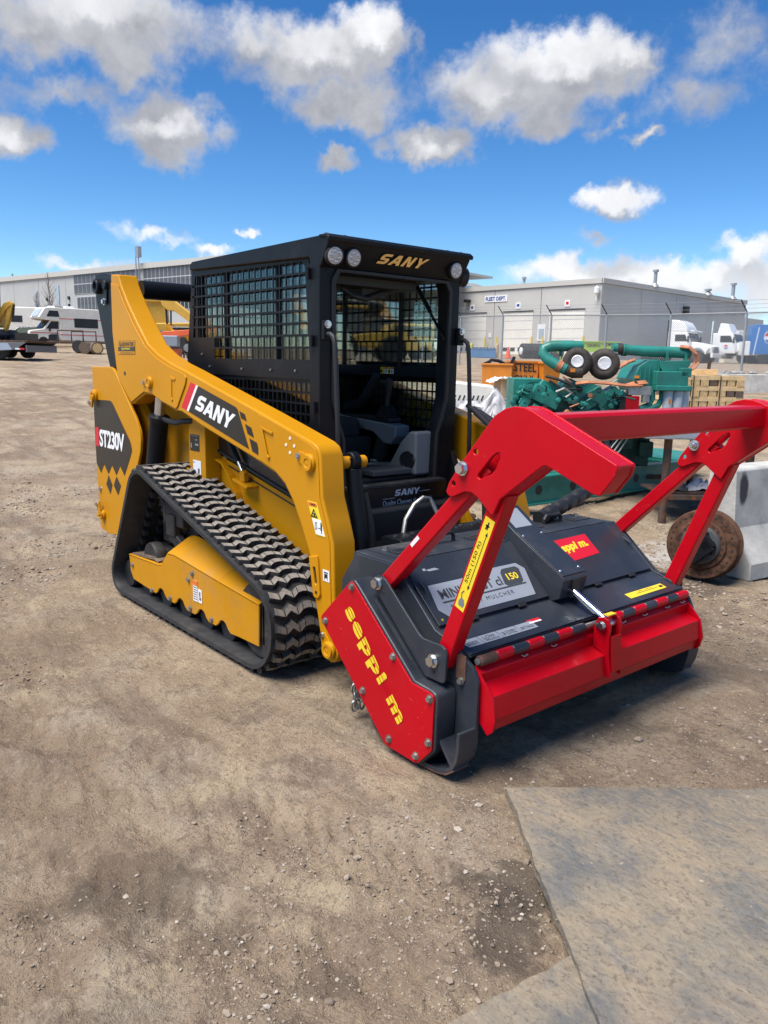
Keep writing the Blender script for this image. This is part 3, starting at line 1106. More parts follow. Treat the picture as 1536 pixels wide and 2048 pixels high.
def build_tracks():
    base = hull_path()
    _, LEN = resample(base, 4)
    nb = round(LEN / 0.080)
    # one tread bar across the belt: seven rubber blocks, a zigzag in plan
    tb = MB()
    h = 0.028
    w = 0.0275

    def block(pts):     # pts along y with x offset; extruded w in x, raised h in z
        lo, hi = [], []
        for (y, o) in pts:
            lo += [(o - w * 0.95, y, 0), (o + w * 0.95, y, 0)]
            hi += [(o - w * 0.62, y, h), (o + w * 0.62, y, h)]
        n = len(pts)
        vs = lo + hi
        m = 2 * n
        fs, top = [], []
        for i in range(n - 1):
            A = 2 * i
            top.append((m + A, m + A + 1, m + A + 3, m + A + 2))
            fs.append((A, A + 2, m + A + 2, m + A))
            fs.append((A + 1, m + A + 1, m + A + 3, A + 3))
        fs.append((0, m, m + 1, 1))
        e = 2 * (n - 1)
        fs.append((e, e + 1, m + e + 1, m + e))
        tb.cur = 0
        tb.add(vs, fs)
        tb.cur = 1
        tb.add(vs, top)
    block([(-.215, -.010), (-.158, .010)])
    block([(-.152, .010), (-.112, -.016), (-.072, .012)])
    block([(-.066, .012), (-.034, -.008)])
    block([(-.029, -.010), (0, -.014), (.029, -.010)])
    block([(.034, -.008), (.066, .012)])
    block([(.072, .012), (.112, -.016), (.152, .010)])
    block([(.158, .010), (.215, -.010)])
    tb.v = [(p[0], p[1] * 0.905, p[2]) for p in tb.v]
    tme = tb.mesh('tread_bar', ['rubber', 'rubber_dusty'])
    for s in (-1, 1):
        yc = s * 0.725
        ring, _ = resample(base, 150)
        n = len(ring)
        prof = [(0.215, 0.0), (0.213, -0.024), (0.19, -0.030), (-0.19, -0.030), (-0.213, -0.024), (-0.215, 0.0)]
        mb = MB()
        vs = []
        for p, d in ring:
            nx, nz = d[1], -d[0]
            for (y, o) in prof:
                vs.append((p[0] + nx * o, yc + y, p[1] + nz * o))
        k = len(prof)
        fs = []
        for i in range(n):
            for q in range(k):
                A = i * k + q
                B = i * k + (q + 1) % k
                fs.append((A, B, ((i + 1) % n) * k + (q + 1) % k, ((i + 1) % n) * k + q))
        mb.add(vs, fs)
        tr = mb.build('track', 'rubber', LD, sharp=50)
        tr['label'] = 'black rubber track with dusty tread bars'
        bars, _ = resample(base, nb)
        ms = []
        for p, d in bars:
            nx, nz = d[1], -d[0]
            m = Matrix(((-d[0], 0, nx, p[0]), (0, 1, 0, yc), (-d[1], 0, nz, p[1]), (0, 0, 0, 1)))
            ms.append(m)
        place_copies(tme, 'tread_bar', tr, ms)
        # guide lugs on the inside, in two rows
        gl = MB()
        for p, d in resample(base, nb)[0]:
            nx, nz = d[1], -d[0]
            R = Matrix(((-d[0], 0, nx), (0, 1, 0), (-d[1], 0, nz)))
            for yy in (-0.05, 0.05):
                gl.box((p[0] - nx * 0.052, yc + yy, p[1] - nz * 0.052), (0.04, 0.03, 0.05), R)
        gl.build('guide_lug', 'rubber', tr)['kind'] = 'stuff'
        # rollers, idlers, sprocket
        for x in (-0.66, -0.37, -0.10, 0.17, 0.42):
            r = MB()
            for a, b2 in ((0.06, 0.125), (-0.125, -0.06)):
                r.lathe([(0.03, a), (0.078, a), (0.082, a + 0.01), (0.082, b2 - 0.01), (0.078, b2), (0.06, b2), (0.055, b2 - 0.02), (0.02, b2 - 0.02)], (x, yc, 0.126), (0, 1, 0), 22)
            r.cyl((x, yc - 0.1, 0.126), (x, yc + 0.1, 0.126), 0.03)
            r.build('roller', 'black_plastic', LD)
        for x, z, rr in ((0.772, 0.266, 0.205), (-0.915, 0.151, 0.092), (-0.56, 0.33, 0.10)):
            r = MB()
            for a, b2 in ((0.07, 0.14), (-0.14, -0.07)):
                r.lathe([(0.03, a), (rr - 0.006, a), (rr, a + 0.012), (rr, b2 - 0.012), (rr - 0.006, b2), (rr - 0.03, b2), (rr - 0.035, b2 - 0.03), (0.02, b2 - 0.03)], (x, yc, z), (0, 1, 0), 30)
            r.cyl((x, yc - 0.09, z), (x, yc + 0.09, z), 0.04)
            r.build('idler', 'dark_iron', LD)
        sp = MB()
        tp = []
        nt_ = 15
        for q in range(nt_ * 4):
            a = 2 * PI * q / (nt_ * 4)
            rr = (0.142, 0.118, 0.104, 0.118)[q % 4]
            tp.append((-0.544 + rr * math.cos(a), 0.727 + rr * math.sin(a)))
        sp.prism(tp, 'y', yc - 0.03, yc + 0.03)
        spk = sp.build('sprocket', 'dark_iron', LD, bevel=0.004)
        yin = yc - s * 0.10
        mo = MB()
        mo.lathe([(0.02, 0.0), (0.15, 0.0), (0.175, 0.03), (0.175, 0.10), (0.14, 0.13), (0.11, 0.14)], (-0.46, yin, 0.63), (0, s, 0), 30)
        mo.box((-0.40, yin + s * 0.15, 0.56), (0.12, 0.05, 0.14))
        mo.box((-0.30, yin + s * 0.13, 0.62), (0.10, 0.06, 0.12))
        mo.box((-0.36, yin + s * 0.14, 0.47), (0.16, 0.05, 0.08), Matrix.Rotation(.4, 3, 'Y'))
        mot = mo.build('drive_motor', 'dark_iron', LD, bevel=0.010)
        for q in range(10):
            a = 2 * PI * q / 10
            MB().hexbolt((-0.46 + 0.125 * math.cos(a), yin + s * 0.13, 0.63 + 0.125 * math.sin(a)), (0, s, 0), 0.010, 0.010).build('bolt', 'dark_iron', mot)
        # yellow track frame: folded side plate with scalloped lower edge, sloping top, dirt shelf at the rear
        yo = s * 0.885
        yi = s * 0.72
        low = [(-0.86, 0.30), (-0.845, 0.19), (-0.80, 0.135)]
        for cx in (-0.37, -0.10, 0.17, 0.42):
            low += [(cx - 0.085, 0.118), (cx - 0.055, 0.135), (cx - 0.03, 0.162), (cx, 0.172), (cx + 0.03, 0.162), (cx + 0.055, 0.135), (cx + 0.085, 0.118)]
        low += [(0.60, 0.125), (0.80, 0.130), (0.805, 0.365)]
        up = [(0.38, 0.392), (-0.17, 0.432), (-0.26, 0.425), (-0.35, 0.335), (-0.40, 0.322)]
        fr = MB().prism(low + up, 'y', min(yo, yo - s * 0.014), max(yo, yo - s * 0.014))
        fo = fr.build('track_frame', 'yellow_dusty', LD, bevel=0.006)
        fo['label'] = 'yellow scalloped track frame with dust on top'
        top = MB()
        tpl = [(0.805, 0.365), (0.38, 0.392), (-0.17, 0.432), (-0.26, 0.425), (-0.35, 0.335), (-0.40, 0.322), (-0.86, 0.30)]
        ins = [(0.80, 0.43), (0.38, 0.475), (-0.17, 0.525), (-0.27, 0.515), (-0.36, 0.345), (-0.41, 0.330), (-0.85, 0.31)]
        for i in range(len(tpl) - 1):
            (x0, z0), (x1, z1) = tpl[i], tpl[i + 1]
            (u0, v0), (u1, v1) = ins[i], ins[i + 1]
            a_ = [(x0, yo, z0), (x1, yo, z1), (u1, yi, v1), (u0, yi, v0)]
            top.add(a_ + [(p[0], p[1], p[2] - 0.012) for p in a_], [(0, 1, 2, 3), (7, 6, 5, 4), (0, 4, 5, 1), (1, 5, 6, 2), (2, 6, 7, 3), (3, 7, 4, 0)])
        top.build('frame_top', 'yellow_dusty', fo, bevel=0.003)
        end = MB().box((0.82, s * 0.80, 0.25), (0.02, 0.13, 0.22))
        end.box((0.85, s * 0.80, 0.30), (0.06, 0.10, 0.02)).box((0.85, s * 0.80, 0.15), (0.06, 0.10, 0.02))
        end.build('tension_bracket', 'yellow', fo, bevel=0.003)
        core = MB().box((-0.02, s * 0.70, 0.27), (1.55, 0.14, 0.20)).box((-0.45, s * 0.66, 0.55), (0.5, 0.10, 0.30))
        core.build('inner_rail', 'dark_iron', fo, bevel=0.01)
        so = MB()
        prof2 = [(-0.83, 0.303), (-0.62, 0.318), (-0.5, 0.332), (-0.42, 0.326), (-0.42, 0.338), (-0.5, 0.352), (-0.62, 0.34), (-0.83, 0.312)]
        so.prism(prof2, 'y', yo - s * 0.012 if s > 0 else yo + 0.012, yi + (0.0))
        so.build('dirt', 'soil', fo)
        bo = MB()
        for (x, z) in ((-0.80, 0.235), (0.02, 0.318), (0.07, 0.365), (-0.235, 0.14), (0.035, 0.145), (0.295, 0.145), (-0.50, 0.13)):
            bo.hexbolt((x, yo, z), (0, s, 0), 0.013, 0.010)
        bo.build('bolts', 'zinc', fo)
        if s < 0:
            de = MB()
            de.box((0.105, yo - 0.0025, 0.27), (0.055, 0.002, 0.125))
            d1 = de.build('decal', 'white_decal', fo)
            MB().box((0.105, yo - 0.0042, 0.318), (0.055, 0.002, 0.030)).build('decal', 'orange_decal', fo)
            MB().box((0.163, yo - 0.0025, 0.25), (0.042, 0.002, 0.08)).build('decal', 'white_decal', fo)
            ln = MB()
            for q in range(6):
                ln.box((0.105, yo - 0.0046, 0.292 - q * 0.014), (0.042, 0.001, 0.004))
            ln.box((0.163, yo - 0.0046, 0.262), (0.012, 0.001, 0.03)).box((0.166, yo - 0.0046, 0.235), (0.018, 0.001, 0.016))
            ln.build('print', 'print_dark', fo)


build_tracks()

# ---- arms
ARM_TOP = [(-1.362, 2.158), (-1.235, 2.150), (-1.19, 2.075), (-1.09, 1.956), (-0.943, 1.817), (-0.794, 1.689), (-0.641, 1.622), (-0.459, 1.569), (-0.284, 1.531), (0.592, 1.326), (0.779, 1.281), (1.060, 1.212), (1.102, 1.193), (1.128, 1.155), (1.145, 0.955), (1.191, 0.84), (1.231, 0.74), (1.245, 0.485), (1.283, 0.235)]
ARM_BOT = [(1.277, 0.185), (1.255, 0.152), (1.218, 0.138), (1.177, 0.146), (1.140, 0.180), (1.124, 0.281), (1.056, 0.534), (1.040, 0.637), (1.022, 0.675), (0.954, 0.795), (0.886, 0.898), (0.813, 0.975), (0.729, 1.022), (0.511, 1.079), (-0.08, 1.209), (-0.333, 1.276), (-0.423, 1.279), (-0.624, 1.322), (-0.738, 1.358), (-0.862, 1.363), (-1.082, 1.282), (-1.311, 1.462), (-1.371, 1.764), (-1.367, 1.994)]


def P3(x, z, y):
    return (x, y, z)


def build_arms():
    for s in (-1, 1):
        yo, yi = s * 0.730, s * 0.590
        a = MB().prism(ARM_TOP + ARM_BOT, 'y', min(yo, yi), max(yo, yi))
        arm = a.build('lift_arm', 'yellow', LD, bevel=0.012, seg=3)
        # rear gusset plate, standing proud
        g = [(-1.345, 2.10), (-1.225, 2.075), (-1.15, 1.975), (-0.99, 1.815), (-0.82, 1.675), (-0.66, 1.602), (-0.47, 1.549), (-0.27, 1.508), (-0.245, 1.487), (-0.262, 1.445), (-0.375, 1.305), (-0.40, 1.292), (-0.61, 1.332), (-0.735, 1.370), (-0.865, 1.376), (-1.075, 1.298), (-1.295, 1.468), (-1.352, 1.764)]
        MB().prism(g, 'y', min(yo, yo + s * 0.009), max(yo, yo + s * 0.009)).build('gusset_plate', 'yellow', arm, bevel=0.006)
        g = [(0.565, 1.318), (0.62, 1.312), (0.785, 1.272), (1.05, 1.202), (1.095, 1.180), (1.112, 1.14), (1.126, 0.95), (1.172, 0.84), (1.21, 0.74), (1.224, 0.49), (1.225, 0.33), (1.145, 0.33), (1.078, 0.534), (1.062, 0.64), (0.976, 0.80), (0.905, 0.905), (0.828, 0.985), (0.735, 1.036), (0.57, 1.08)]
        MB().prism(g, 'y', min(yo, yo + s * 0.005), max(yo, yo + s * 0.005)).build('gusset_plate', 'yellow', arm, bevel=0.005)
        # raised pockets
        for pk in ([(-0.455, 1.492), (-0.385, 1.478), (-0.39, 1.462), (-0.432, 1.468), (-0.437, 1.36), (-0.425, 1.345), (-0.44, 1.335), (-0.458, 1.352)],
                   [(0.60, 1.262), (0.72, 1.236), (0.715, 1.222), (0.625, 1.242), (0.672, 1.115), (0.69, 1.105), (0.678, 1.09), (0.652, 1.105)]):
            MB().prism(pk, 'y', min(yo + s * 0.009, yo + s * 0.015), max(yo + s * 0.009, yo + s * 0.015)).build('weld_bead', 'yellow', arm, bevel=0.004)
        # lower bracket with slot, near the coupler
        bo = [(1.052, 0.648), (1.122, 0.664), (1.130, 0.64), (1.148, 0.47), (1.135, 0.452), (1.100, 0.448), (1.088, 0.46)]
        hole = [(1.085, 0.60), (1.105, 0.604), (1.112, 0.585), (1.122, 0.53), (1.115, 0.515), (1.103, 0.52)]
        MB().prism(bo, 'y', min(yo, yo + s * 0.016), max(yo, yo + s * 0.016), [hole]).build('bracket', 'yellow', arm, bevel=0.004)
        MB().prism(hole, 'y', yo + s * 0.002, yo + s * 0.006).build('slot', 'black_plastic', arm)
        MB().cyl((1.118, yo + s * 0.012, 0.478), (1.118, yo + s * 0.018, 0.478), 0.008, 12).build('slot', 'black_plastic', arm)
        # pivot bosses with locking straps and bolts
        for (px, pz, bx, bz, rr) in ((-0.754, 1.440, -0.846, 1.437, 0.040), (1.050, 1.112, 0.958, 1.137, 0.046), (1.222, 0.208, 1.170, 0.272, 0.045)):
            pb = MB()
            y0 = yo + s * 0.004
            pb.lathe([(rr, 0), (rr, 0.012), (rr * 0.86, 0.018), (rr * 0.86, 0.026), (rr * 0.5, 0.026), (rr * 0.46, 0.022), (rr * 0.2, 0.022), (0.001, 0.024)], (px, y0, pz), (0, s, 0), 24)
            d = Vector((bx - px, 0, bz - pz))
            nrm = Vector((-d.z, 0, d.x)).normalized() * rr * 0.62
            q = [(px + nrm.x * 1.25, pz + nrm.z * 1.25), (bx + nrm.x * 0.9, bz + nrm.z * 0.9), (bx + d.x * 0.22, bz + d.z * 0.22), (bx - nrm.x * 0.9, bz - nrm.z * 0.9), (px - nrm.x * 1.25, pz - nrm.z * 1.25)]
            pb.prism(q, 'y', min(y0, y0 + s * 0.010), max(y0, y0 + s * 0.010))
            p = pb.build('pivot_pin', 'yellow', arm, bevel=0.002)
            MB().hexbolt((bx, y0 + s * 0.01, bz), (0, s, 0), 0.013, 0.010).build('bolt', 'bright_metal', p)
        for (x, z) in ((0.874, 1.217), (0.838, 1.181), (0.912, 1.182), (0.874, 1.145)):
            MB().cyl((x, yo, z), (x, yo + s * 0.0075, z), 0.0085, 10).build('plug', 'offwhite', arm)
        MB().cyl((-1.16, yo, 1.49), (-1.16, yo + s * 0.0105, 1.49), 0.014, 14).build('hole', 'black_plastic', arm)
        # the front face's tilt-cylinder pin
        pin = MB().cyl((1.085, s * 0.60, 1.105), (1.085, s * 0.43, 1.105), 0.032, 18)
        pin.build('pin', 'yellow', arm)
        if s < 0:
            yd = yo - 0.0105
            n = (0, -1, 0)

            def dec(pts, mat, lift=0.0, nm='decal'):
                return MB().quadsheet([(p[0], -0.7300 - 0.0005 - lift, p[1]) for p in pts], 0.0012, (0, -1, 0)).build(nm, mat, arm)
            dec([(-0.201, 1.461), (-0.13, 1.446), (-0.259, 1.290), (-0.331, 1.307)], 'red_decal')
            dec([(-0.130, 1.446), (-0.106, 1.441), (-0.236, 1.285), (-0.259, 1.290)], 'white_decal')
            dec([(-0.106, 1.441), (0.330, 1.342), (0.350, 1.330), (0.467, 1.124), (-0.236, 1.285)], 'black_decal')
            dec([(0.369, 1.323), (0.427, 1.309), (0.446, 1.272), (0.386, 1.286)], 'black_decal')
            dec([(0.428, 1.257), (0.493, 1.241), (0.519, 1.190), (0.454, 1.206)], 'black_decal')
            dec([(0.472, 1.183), (0.548, 1.165), (0.584, 1.096), (0.500, 1.116)], 'black_decal')
            sany(arm, 'lettering', (-0.150, -0.732, 1.306), (0.268, -0.732, 1.212), (-0.088, -0.732, 1.392), 'white_decal', 0.001, (0, -1, 0), gap=0.06)
            ga = [(-1.253, 1.708), (-0.968, 1.708), (-0.975, 1.618), (-1.260, 1.618)]
            ym = -0.7395

            def dec2(pts, mat, lift):
                return MB().quadsheet([(p[0], ym - lift, p[1]) for p in pts], 0.0008, (0, -1, 0)).build('decal', mat, arm)
            dec2(ga, 'black_decal', 0)
            dec2([(-1.249, 1.705), (-0.972, 1.705), (-0.979, 1.621), (-1.256, 1.621)], 'yellow', 0.0010)
            dec2([(-1.249, 1.668), (-0.976, 1.668), (-0.978, 1.640), (-1.252, 1.640)], 'black_decal', 0.0020)
            lt = MB()
            letter(lt, 'GLADWATER', (-1.235, ym - .003, 1.673), (-0.985, ym - .003, 1.673), (-1.235, ym - .003, 1.700), 0.0006, n, bold=0.02)
            letter(lt, 'WWW.GLADWATER.COM', (-1.215, ym - .003, 1.625), (-1.005, ym - .003, 1.625), (-1.215, ym - .003, 1.634), 0.0006, n)
            lt.build('lettering', 'black_decal', arm)
            lt = MB()
            letter(lt, 'EQUIPMENT', (-1.19, ym - .004, 1.646), (-1.04, ym - .004, 1.646), (-1.19, ym - .004, 1.662), 0.0006, n, bold=0.015)
            lt.build('lettering', 'yellow_decal', arm)
            # warning label
            yw = -0.7362
            def dq(pts, mat, lift=0):
                return MB().quadsheet([(p[0], yw - lift, p[1]) for p in pts], 0.0008, (0, -1, 0)).build('decal', mat, arm)
            dq([(1.028, 0.925), (1.108, 0.925), (1.182, 0.765), (1.102, 0.765)], 'yellow_decal')
            dq([(1.034, 0.920), (1.103, 0.920), (1.111, 0.902), (1.042, 0.902)], 'orange_decal', 0.001)
            dq([(1.069, 0.843), (1.142, 0.843), (1.176, 0.769), (1.103, 0.769)], 'white_decal', 0.001)
            pr = MB()
            t = [(1.060, 0.850), (1.117, 0.850), (1.083, 0.892)]
            t2 = [(1.069, 0.856), (1.107, 0.856), (1.084, 0.884)]
            pr.prism(t, 'y', yw - 0.003, yw - 0.0022, [t2])
            pr.box((1.086, yw - 0.0026, 0.868), (0.016, 0.0006, 0.004)).box((1.09, yw - 0.0026, 0.862), (0.010, 0.0006, 0.008))
            pr.box((1.098, yw - 0.0026, 0.81), (0.003, 0.0006, 0.034)).box((1.11, yw - 0.0026, 0.81), (0.003, 0.0006, 0.034)).box((1.104, yw - 0.0026, 0.826), (0.014, 0.0006, 0.003)).box((1.104, yw - 0.0026, 0.794), (0.014, 0.0006, 0.003))
            pr.box((1.128, yw - 0.0026, 0.802), (0.02, 0.0006, 0.003)).box((1.148, yw - 0.0026, 0.808), (0.012, 0.0006, 0.030)).box((1.146, yw - 0.0026, 0.828), (0.008, 0.0006, 0.009)).box((1.151, yw - 0.0026, 0.788), (0.005, 0.0006, 0.02))
            letter(pr, 'WARNING', (1.058, yw - .0022, 0.906), (1.100, yw - .0022, 0.906), (1.055, yw - .0022, 0.916), 0.0006, n, bold=0.02)
            pr.build('print', 'black_decal', arm)
            dq([(1.160, 0.604), (1.212, 0.604), (1.216, 0.548), (1.163, 0.548)], 'white_decal')
            pr = MB()
            pr.box((1.187, yw - 0.0022, 0.592), (0.034, 0.0006, 0.005)).box((1.187, yw - 0.0022, 0.575), (0.016, 0.0006, 0.02)).box((1.176, yw - 0.0022, 0.57), (0.003, 0.0006, 0.03)).box((1.199, yw - 0.0022, 0.57), (0.003, 0.0006, 0.03))
            pr.build('print', 'black_decal', arm)
        # rear black link arm behind the tower
        lk = [(-1.742, 2.150), (-1.715, 2.182), (-1.60, 2.185), (-1.43, 2.160), (-1.36, 2.09), (-1.36, 1.70), (-1.25, 1.36), (-1.33, 1.30), (-1.47, 1.42), (-1.57, 1.62), (-1.67, 1.86), (-1.735, 2.03)]
        link = MB().prism(lk, 'y', min(s * 0.70, s * 0.665), max(s * 0.70, s * 0.665)).build('rear_link', 'black_steel', LD, bevel=0.006)
        MB().lathe([(0.052, 0), (0.052, 0.03), (0.046, 0.036), (0.034, 0.036), (0.03, 0.02), (0.001, 0.02)], (-1.655, s * 0.70, 2.095), (0, s, 0), 24).build('pin_boss', 'black_steel', link)
        MB().lathe([(0.034, 0), (0.034, 0.02), (0.028, 0.026), (0.001, 0.022)], (-1.515, s * 0.70, 2.10), (0, s, 0), 20).build('pin_boss', 'black_steel', link)
        MB().prism([(-1.545, 2.11), (-1.487, 2.11), (-1.505, 1.97), (-1.56, 1.97)], 'y', min(s * 0.70, s * 0.712), max(s * 0.70, s * 0.712)).build('strap', 'black_steel', link, bevel=0.004)
        MB().hexbolt((-1.545, s * 0.712, 1.985), (0, s, 0), 0.018, 0.014).build('bolt', 'bright_metal', link)
    # torque tube between the arms
    MB().cyl((-1.17, -0.60, 2.055), (-1.17, 0.60, 2.055), 0.062, 28).build('torque_tube', 'black_steel', LD)
    MB().box((-1.31, 0, 2.05), (0.12, 1.18, 0.03), Matrix.Rotation(0.2, 3, 'Y')).build('cross_plate', 'black_steel', LD, bevel=0.005)
    MB().box((0.30, 0, 1.0), (0.05, 0.1, 0.05)).build('cross_link', 'black_steel', LD)


build_arms()


def build_rear():
    for s in (-1, 1):
        yo, yi = s * 0.732, s * 0.60
        pan = [(-1.795, 1.526), (-1.44, 1.530), (-1.385, 1.518), (-1.345, 1.488), (-1.03, 1.195), (-0.972, 1.120), (-0.955, 1.06), (-0.968, 0.975), (-1.082, 0.765), (-1.16, 0.69), (-1.36, 0.42), (-1.43, 0.305), (-1.60, 0.285), (-1.755, 0.30), (-1.785, 0.60)]
        p = MB().prism(pan, 'y', min(yo, yo - s * 0.022), max(yo, yo - s * 0.022)).build('rear_upright', 'yellow', LD, bevel=0.006)
        inn = [(x + (0.03 if x < -1.4 else -0.03), z) for x, z in pan]
        MB().prism(pan, 'y', min(yi, yi + s * 0.02), max(yi, yi + s * 0.02)).build('inner_plate', 'yellow', p, bevel=0.004)
        MB().box((-1.78, s * 0.665, 0.91), (0.02, 0.12, 1.2)).build('rear_edge', 'yellow', p, bevel=0.004)
        pts = [(-1.770, 1.316, -1.782, 1.262, 0.045), (-1.718, 0.420, -1.735, 0.498, 0.040)]
        for (px, pz, bx, bz, rr) in pts:
            pb = MB()
            pb.lathe([(rr, 0), (rr, 0.014), (rr * 0.8, 0.022), (rr * 0.8, 0.032), (rr * 0.4, 0.032), (rr * 0.35, 0.026), (0.001, 0.026)], (px + 0.03, yo, pz), (0, s, 0), 22)
            pb.beam((px + 0.03, yo + s * 0.03, pz), (bx + 0.02, yo + s * 0.03, bz - (0.03 if bz < pz else -0.02)), 0.014, 0.05, (0, 0, 1))
            q = pb.build('pivot_pin', 'yellow', p, bevel=0.002)
            MB().hexbolt((bx + 0.015, yo + s * 0.037, bz), (0, s, 0), 0.014, 0.012).build('bolt', 'bright_metal', q)
        MB().hexbolt((-1.728, yo, 0.61), (0, s, 0), 0.016, 0.012).build('bolt', 'bright_metal', p)
        MB().prism([(-1.86, 0.395), (-1.78, 0.42), (-1.72, 0.44), (-1.72, 0.38), (-1.84, 0.375)], 'y', min(yo, yo - s * 0.03), max(yo, yo - s * 0.03)).build('tie_down', 'yellow', p, bevel=0.004)
        # lift cylinder between frame and arm
        cy = MB().cyl((-0.93, s * 0.665, 0.72), (-0.80, s * 0.665, 1.20), 0.062, 22)
        cy.lathe([(0.05, 0), (0.070, 0), (0.070, 0.03), (0.05, 0.04)], (-0.80, s * 0.665, 1.19), Vector((0.13, 0, 0.48)), 22)
        c = cy.build('lift_cylinder', 'black_steel', LD)
        MB().cyl((-0.80, s * 0.665, 1.20), (-0.754, s * 0.665, 1.40), 0.034, 18).build('piston_rod', 'bright_metal', c)
        hs_ = MB().tube([(-0.74, s * 0.66, 1.20), (-0.66, s * 0.66, 1.195), (-0.58, s * 0.65, 1.19), (-0.50, s * 0.64, 1.205), (-0.44, s * 0.60, 1.21)], 0.018, 10)
        hs_.build('hose', 'hose', c)
        MB().box((-0.65, s * 0.63, 0.86), (0.06, 0.05, 0.09)).build('valve_block', 'zinc', c, bevel=0.004)
        tb = MB()
        for zz in (0.90, 0.835):
            tb.tube([(-0.62, s * 0.64, zz), (-0.55, s * 0.645, zz - 0.004), (-0.45, s * 0.63, zz)], 0.011, 8)
        tb.build('pipe', 'yellow', c)
    # --- main body: rear tower floor, fender, box post and side panels
    b = MB().box((-1.15, 0, 0.95), (1.1, 1.0, 1.05))
    b.build('engine_body', 'black_plastic', LD, bevel=0.02)
    b = MB().prism([(-1.70, 1.50), (-0.70, 1.58), (-0.70, 1.48), (-1.70, 1.40)], 'y', -0.52, 0.52)
    b.build('engine_hood', 'black_steel', LD, bevel=0.02)
    for s in (-1, 1):
        # lower yellow chassis side beside the track, inside the arm
        ch = [(-1.25, 0.30), (1.00, 0.30), (1.00, 0.66), (0.93, 0.76), (-0.28, 1.0), (-1.25, 1.0)]
        o = MB().prism(ch, 'y', min(s * 0.50, s * 0.46), max(s * 0.50, s * 0.46)).build('chassis_side', 'yellow', LD, bevel=0.005)
        # seam strip and bolts along the side panel
        MB().prism([(-0.22, 0.962), (0.95, 0.73), (0.95, 0.722), (-0.22, 0.952)], 'y', min(s * 0.50, s * 0.5025), max(s * 0.50, s * 0.5025)).build('seam', 'black_plastic', o)
        bo = MB()
        for (x, z) in ((-0.20, 1.005), (0.47, 0.60), (0.98, 0.70)):
            bo.hexbolt((x, s * 0.50, z), (0, s, 0), 0.014, 0.012)
        bo.build('bolts', 'zinc', o)
        # black glossy side window panel of the engine bay under the boom
        gp = [(-0.29, 1.33), (-0.27, 1.02), (0.93, 0.775), (0.80, 1.08), (-0.05, 1.30)]
        k = MB().prism(gp, 'y', min(s * 0.515, s * 0.475), max(s * 0.515, s * 0.475)).build('side_panel', 'black_panel', LD, bevel=0.006)
        MB().prism([(-0.27, 1.025), (0.93, 0.780), (0.93, 0.797), (-0.27, 1.043)], 'y', min(s * 0.515, s * 0.526), max(s * 0.515, s * 0.526)).build('rubber_seal', 'black_plastic', k, bevel=0.003)
        # yellow box post that carries the serial plates
        bp = [(-0.49, 1.30), (-0.49, 0.835), (-0.53, 0.80), (-0.66, 0.795), (-0.74, 0.75), (-0.80, 0.72), (-0.97, 0.705), (-0.97, 0.68), (-0.78, 0.69), (-0.70, 0.725), (-0.64, 0.762), (-0.52, 0.768), (-0.27, 0.775), (-0.27, 1.30)]
        po = MB().prism(bp, 'y', min(s * 0.61, s * 0.50), max(s * 0.61, s * 0.50)).build('box_post', 'yellow', LD, bevel=0.006)
        MB().prism([(-1.3, 0.72), (-0.5, 0.72), (-0.5, 1.30), (-1.3, 1.30)], 'y', min(s * 0.52, s * 0.50), max(s * 0.52, s * 0.50)).build('bay_plate', 'yellow_dusty', po)
        if s < 0:
            MB().box((-0.405, -0.6112, 1.075), (0.125, 0.0016, 0.105)).build('decal', 'black_decal', po)
            MB().box((-0.38, -0.6112, 0.90), (0.105, 0.0016, 0.13)).build('decal', 'white_decal', po)
            pr = MB()
            pr.box((-0.405, -0.6126, 0.875), (0.022, 0.001, 0.04)).box((-0.355, -0.6126, 0.885), (0.02, 0.001, 0.06)).box((-0.42, -0.6126, 0.95), (0.01, 0.001, 0.01))
            pr.build('print', 'print_dark', po)
            pr = MB()
            pr.box((-0.38, -0.6126, 1.095), (0.03, 0.001, 0.006)).box((-0.375, -0.6126, 1.065), (0.045, 0.001, 0.012)).box((-0.45, -0.6126, 1.055), (0.012, 0.001, 0.03)).box((-0.405, -0.6126, 1.12), (0.10, 0.001, 0.002))
            pr.build('print', 'grey_decal', po)
        # door stay: gas strut under the boom
        st = MB().cyl((-0.17, s * 0.545, 1.22), (0.02, s * 0.545, 1.00), 0.019, 14)
        so = st.build('gas_strut', 'black_steel', LD)
        MB().cyl((0.02, s * 0.545, 1.00), (0.085, s * 0.545, 0.925), 0.010, 12).build('strut_rod', 'chrome', so)
        cl = MB().prism([(0.06, 0.885), (0.115, 0.885), (0.115, 0.94), (0.09, 0.955), (0.06, 0.94)], 'y', min(s * 0.53, s * 0.56), max(s * 0.53, s * 0.56))
        cl.box((0.10, s * 0.54, 0.875), (0.17, 0.09, 0.014), Matrix.Rotation(0.19, 3, 'Y'))
        cl.build('clevis', 'yellow', so, bevel=0.003)
        # rear fender curve over the track
        fe = MB()
        pts = [(-0.30, 0.99), (-0.20, 0.97), (-0.10, 0.90), (-0.02, 0.80), (0.02, 0.72)]
        for i in range(len(pts) - 1):
            (x0, z0), (x1, z1) = pts[i], pts[i + 1]
            a_ = [(x0, s * 0.50, z0), (x1, s * 0.50, z1), (x1, s * 0.545, z1), (x0, s * 0.545, z0)]
            fe.add(a_ + [(q[0], q[1], q[2] - 0.01) for q in a_], [(0, 1, 2, 3), (7, 6, 5, 4), (0, 4, 5, 1), (1, 5, 6, 2), (2, 6, 7, 3), (3, 7, 4, 0)])
        fe.build('fender', 'yellow', LD)
    # belly and front frame
    MB().box((-0.05, 0, 0.55), (1.95, 0.90, 0.5)).build('belly', 'black_plastic', LD, bevel=0.02)
    # rear badge: black livery with the model name
    yb = -0.7335

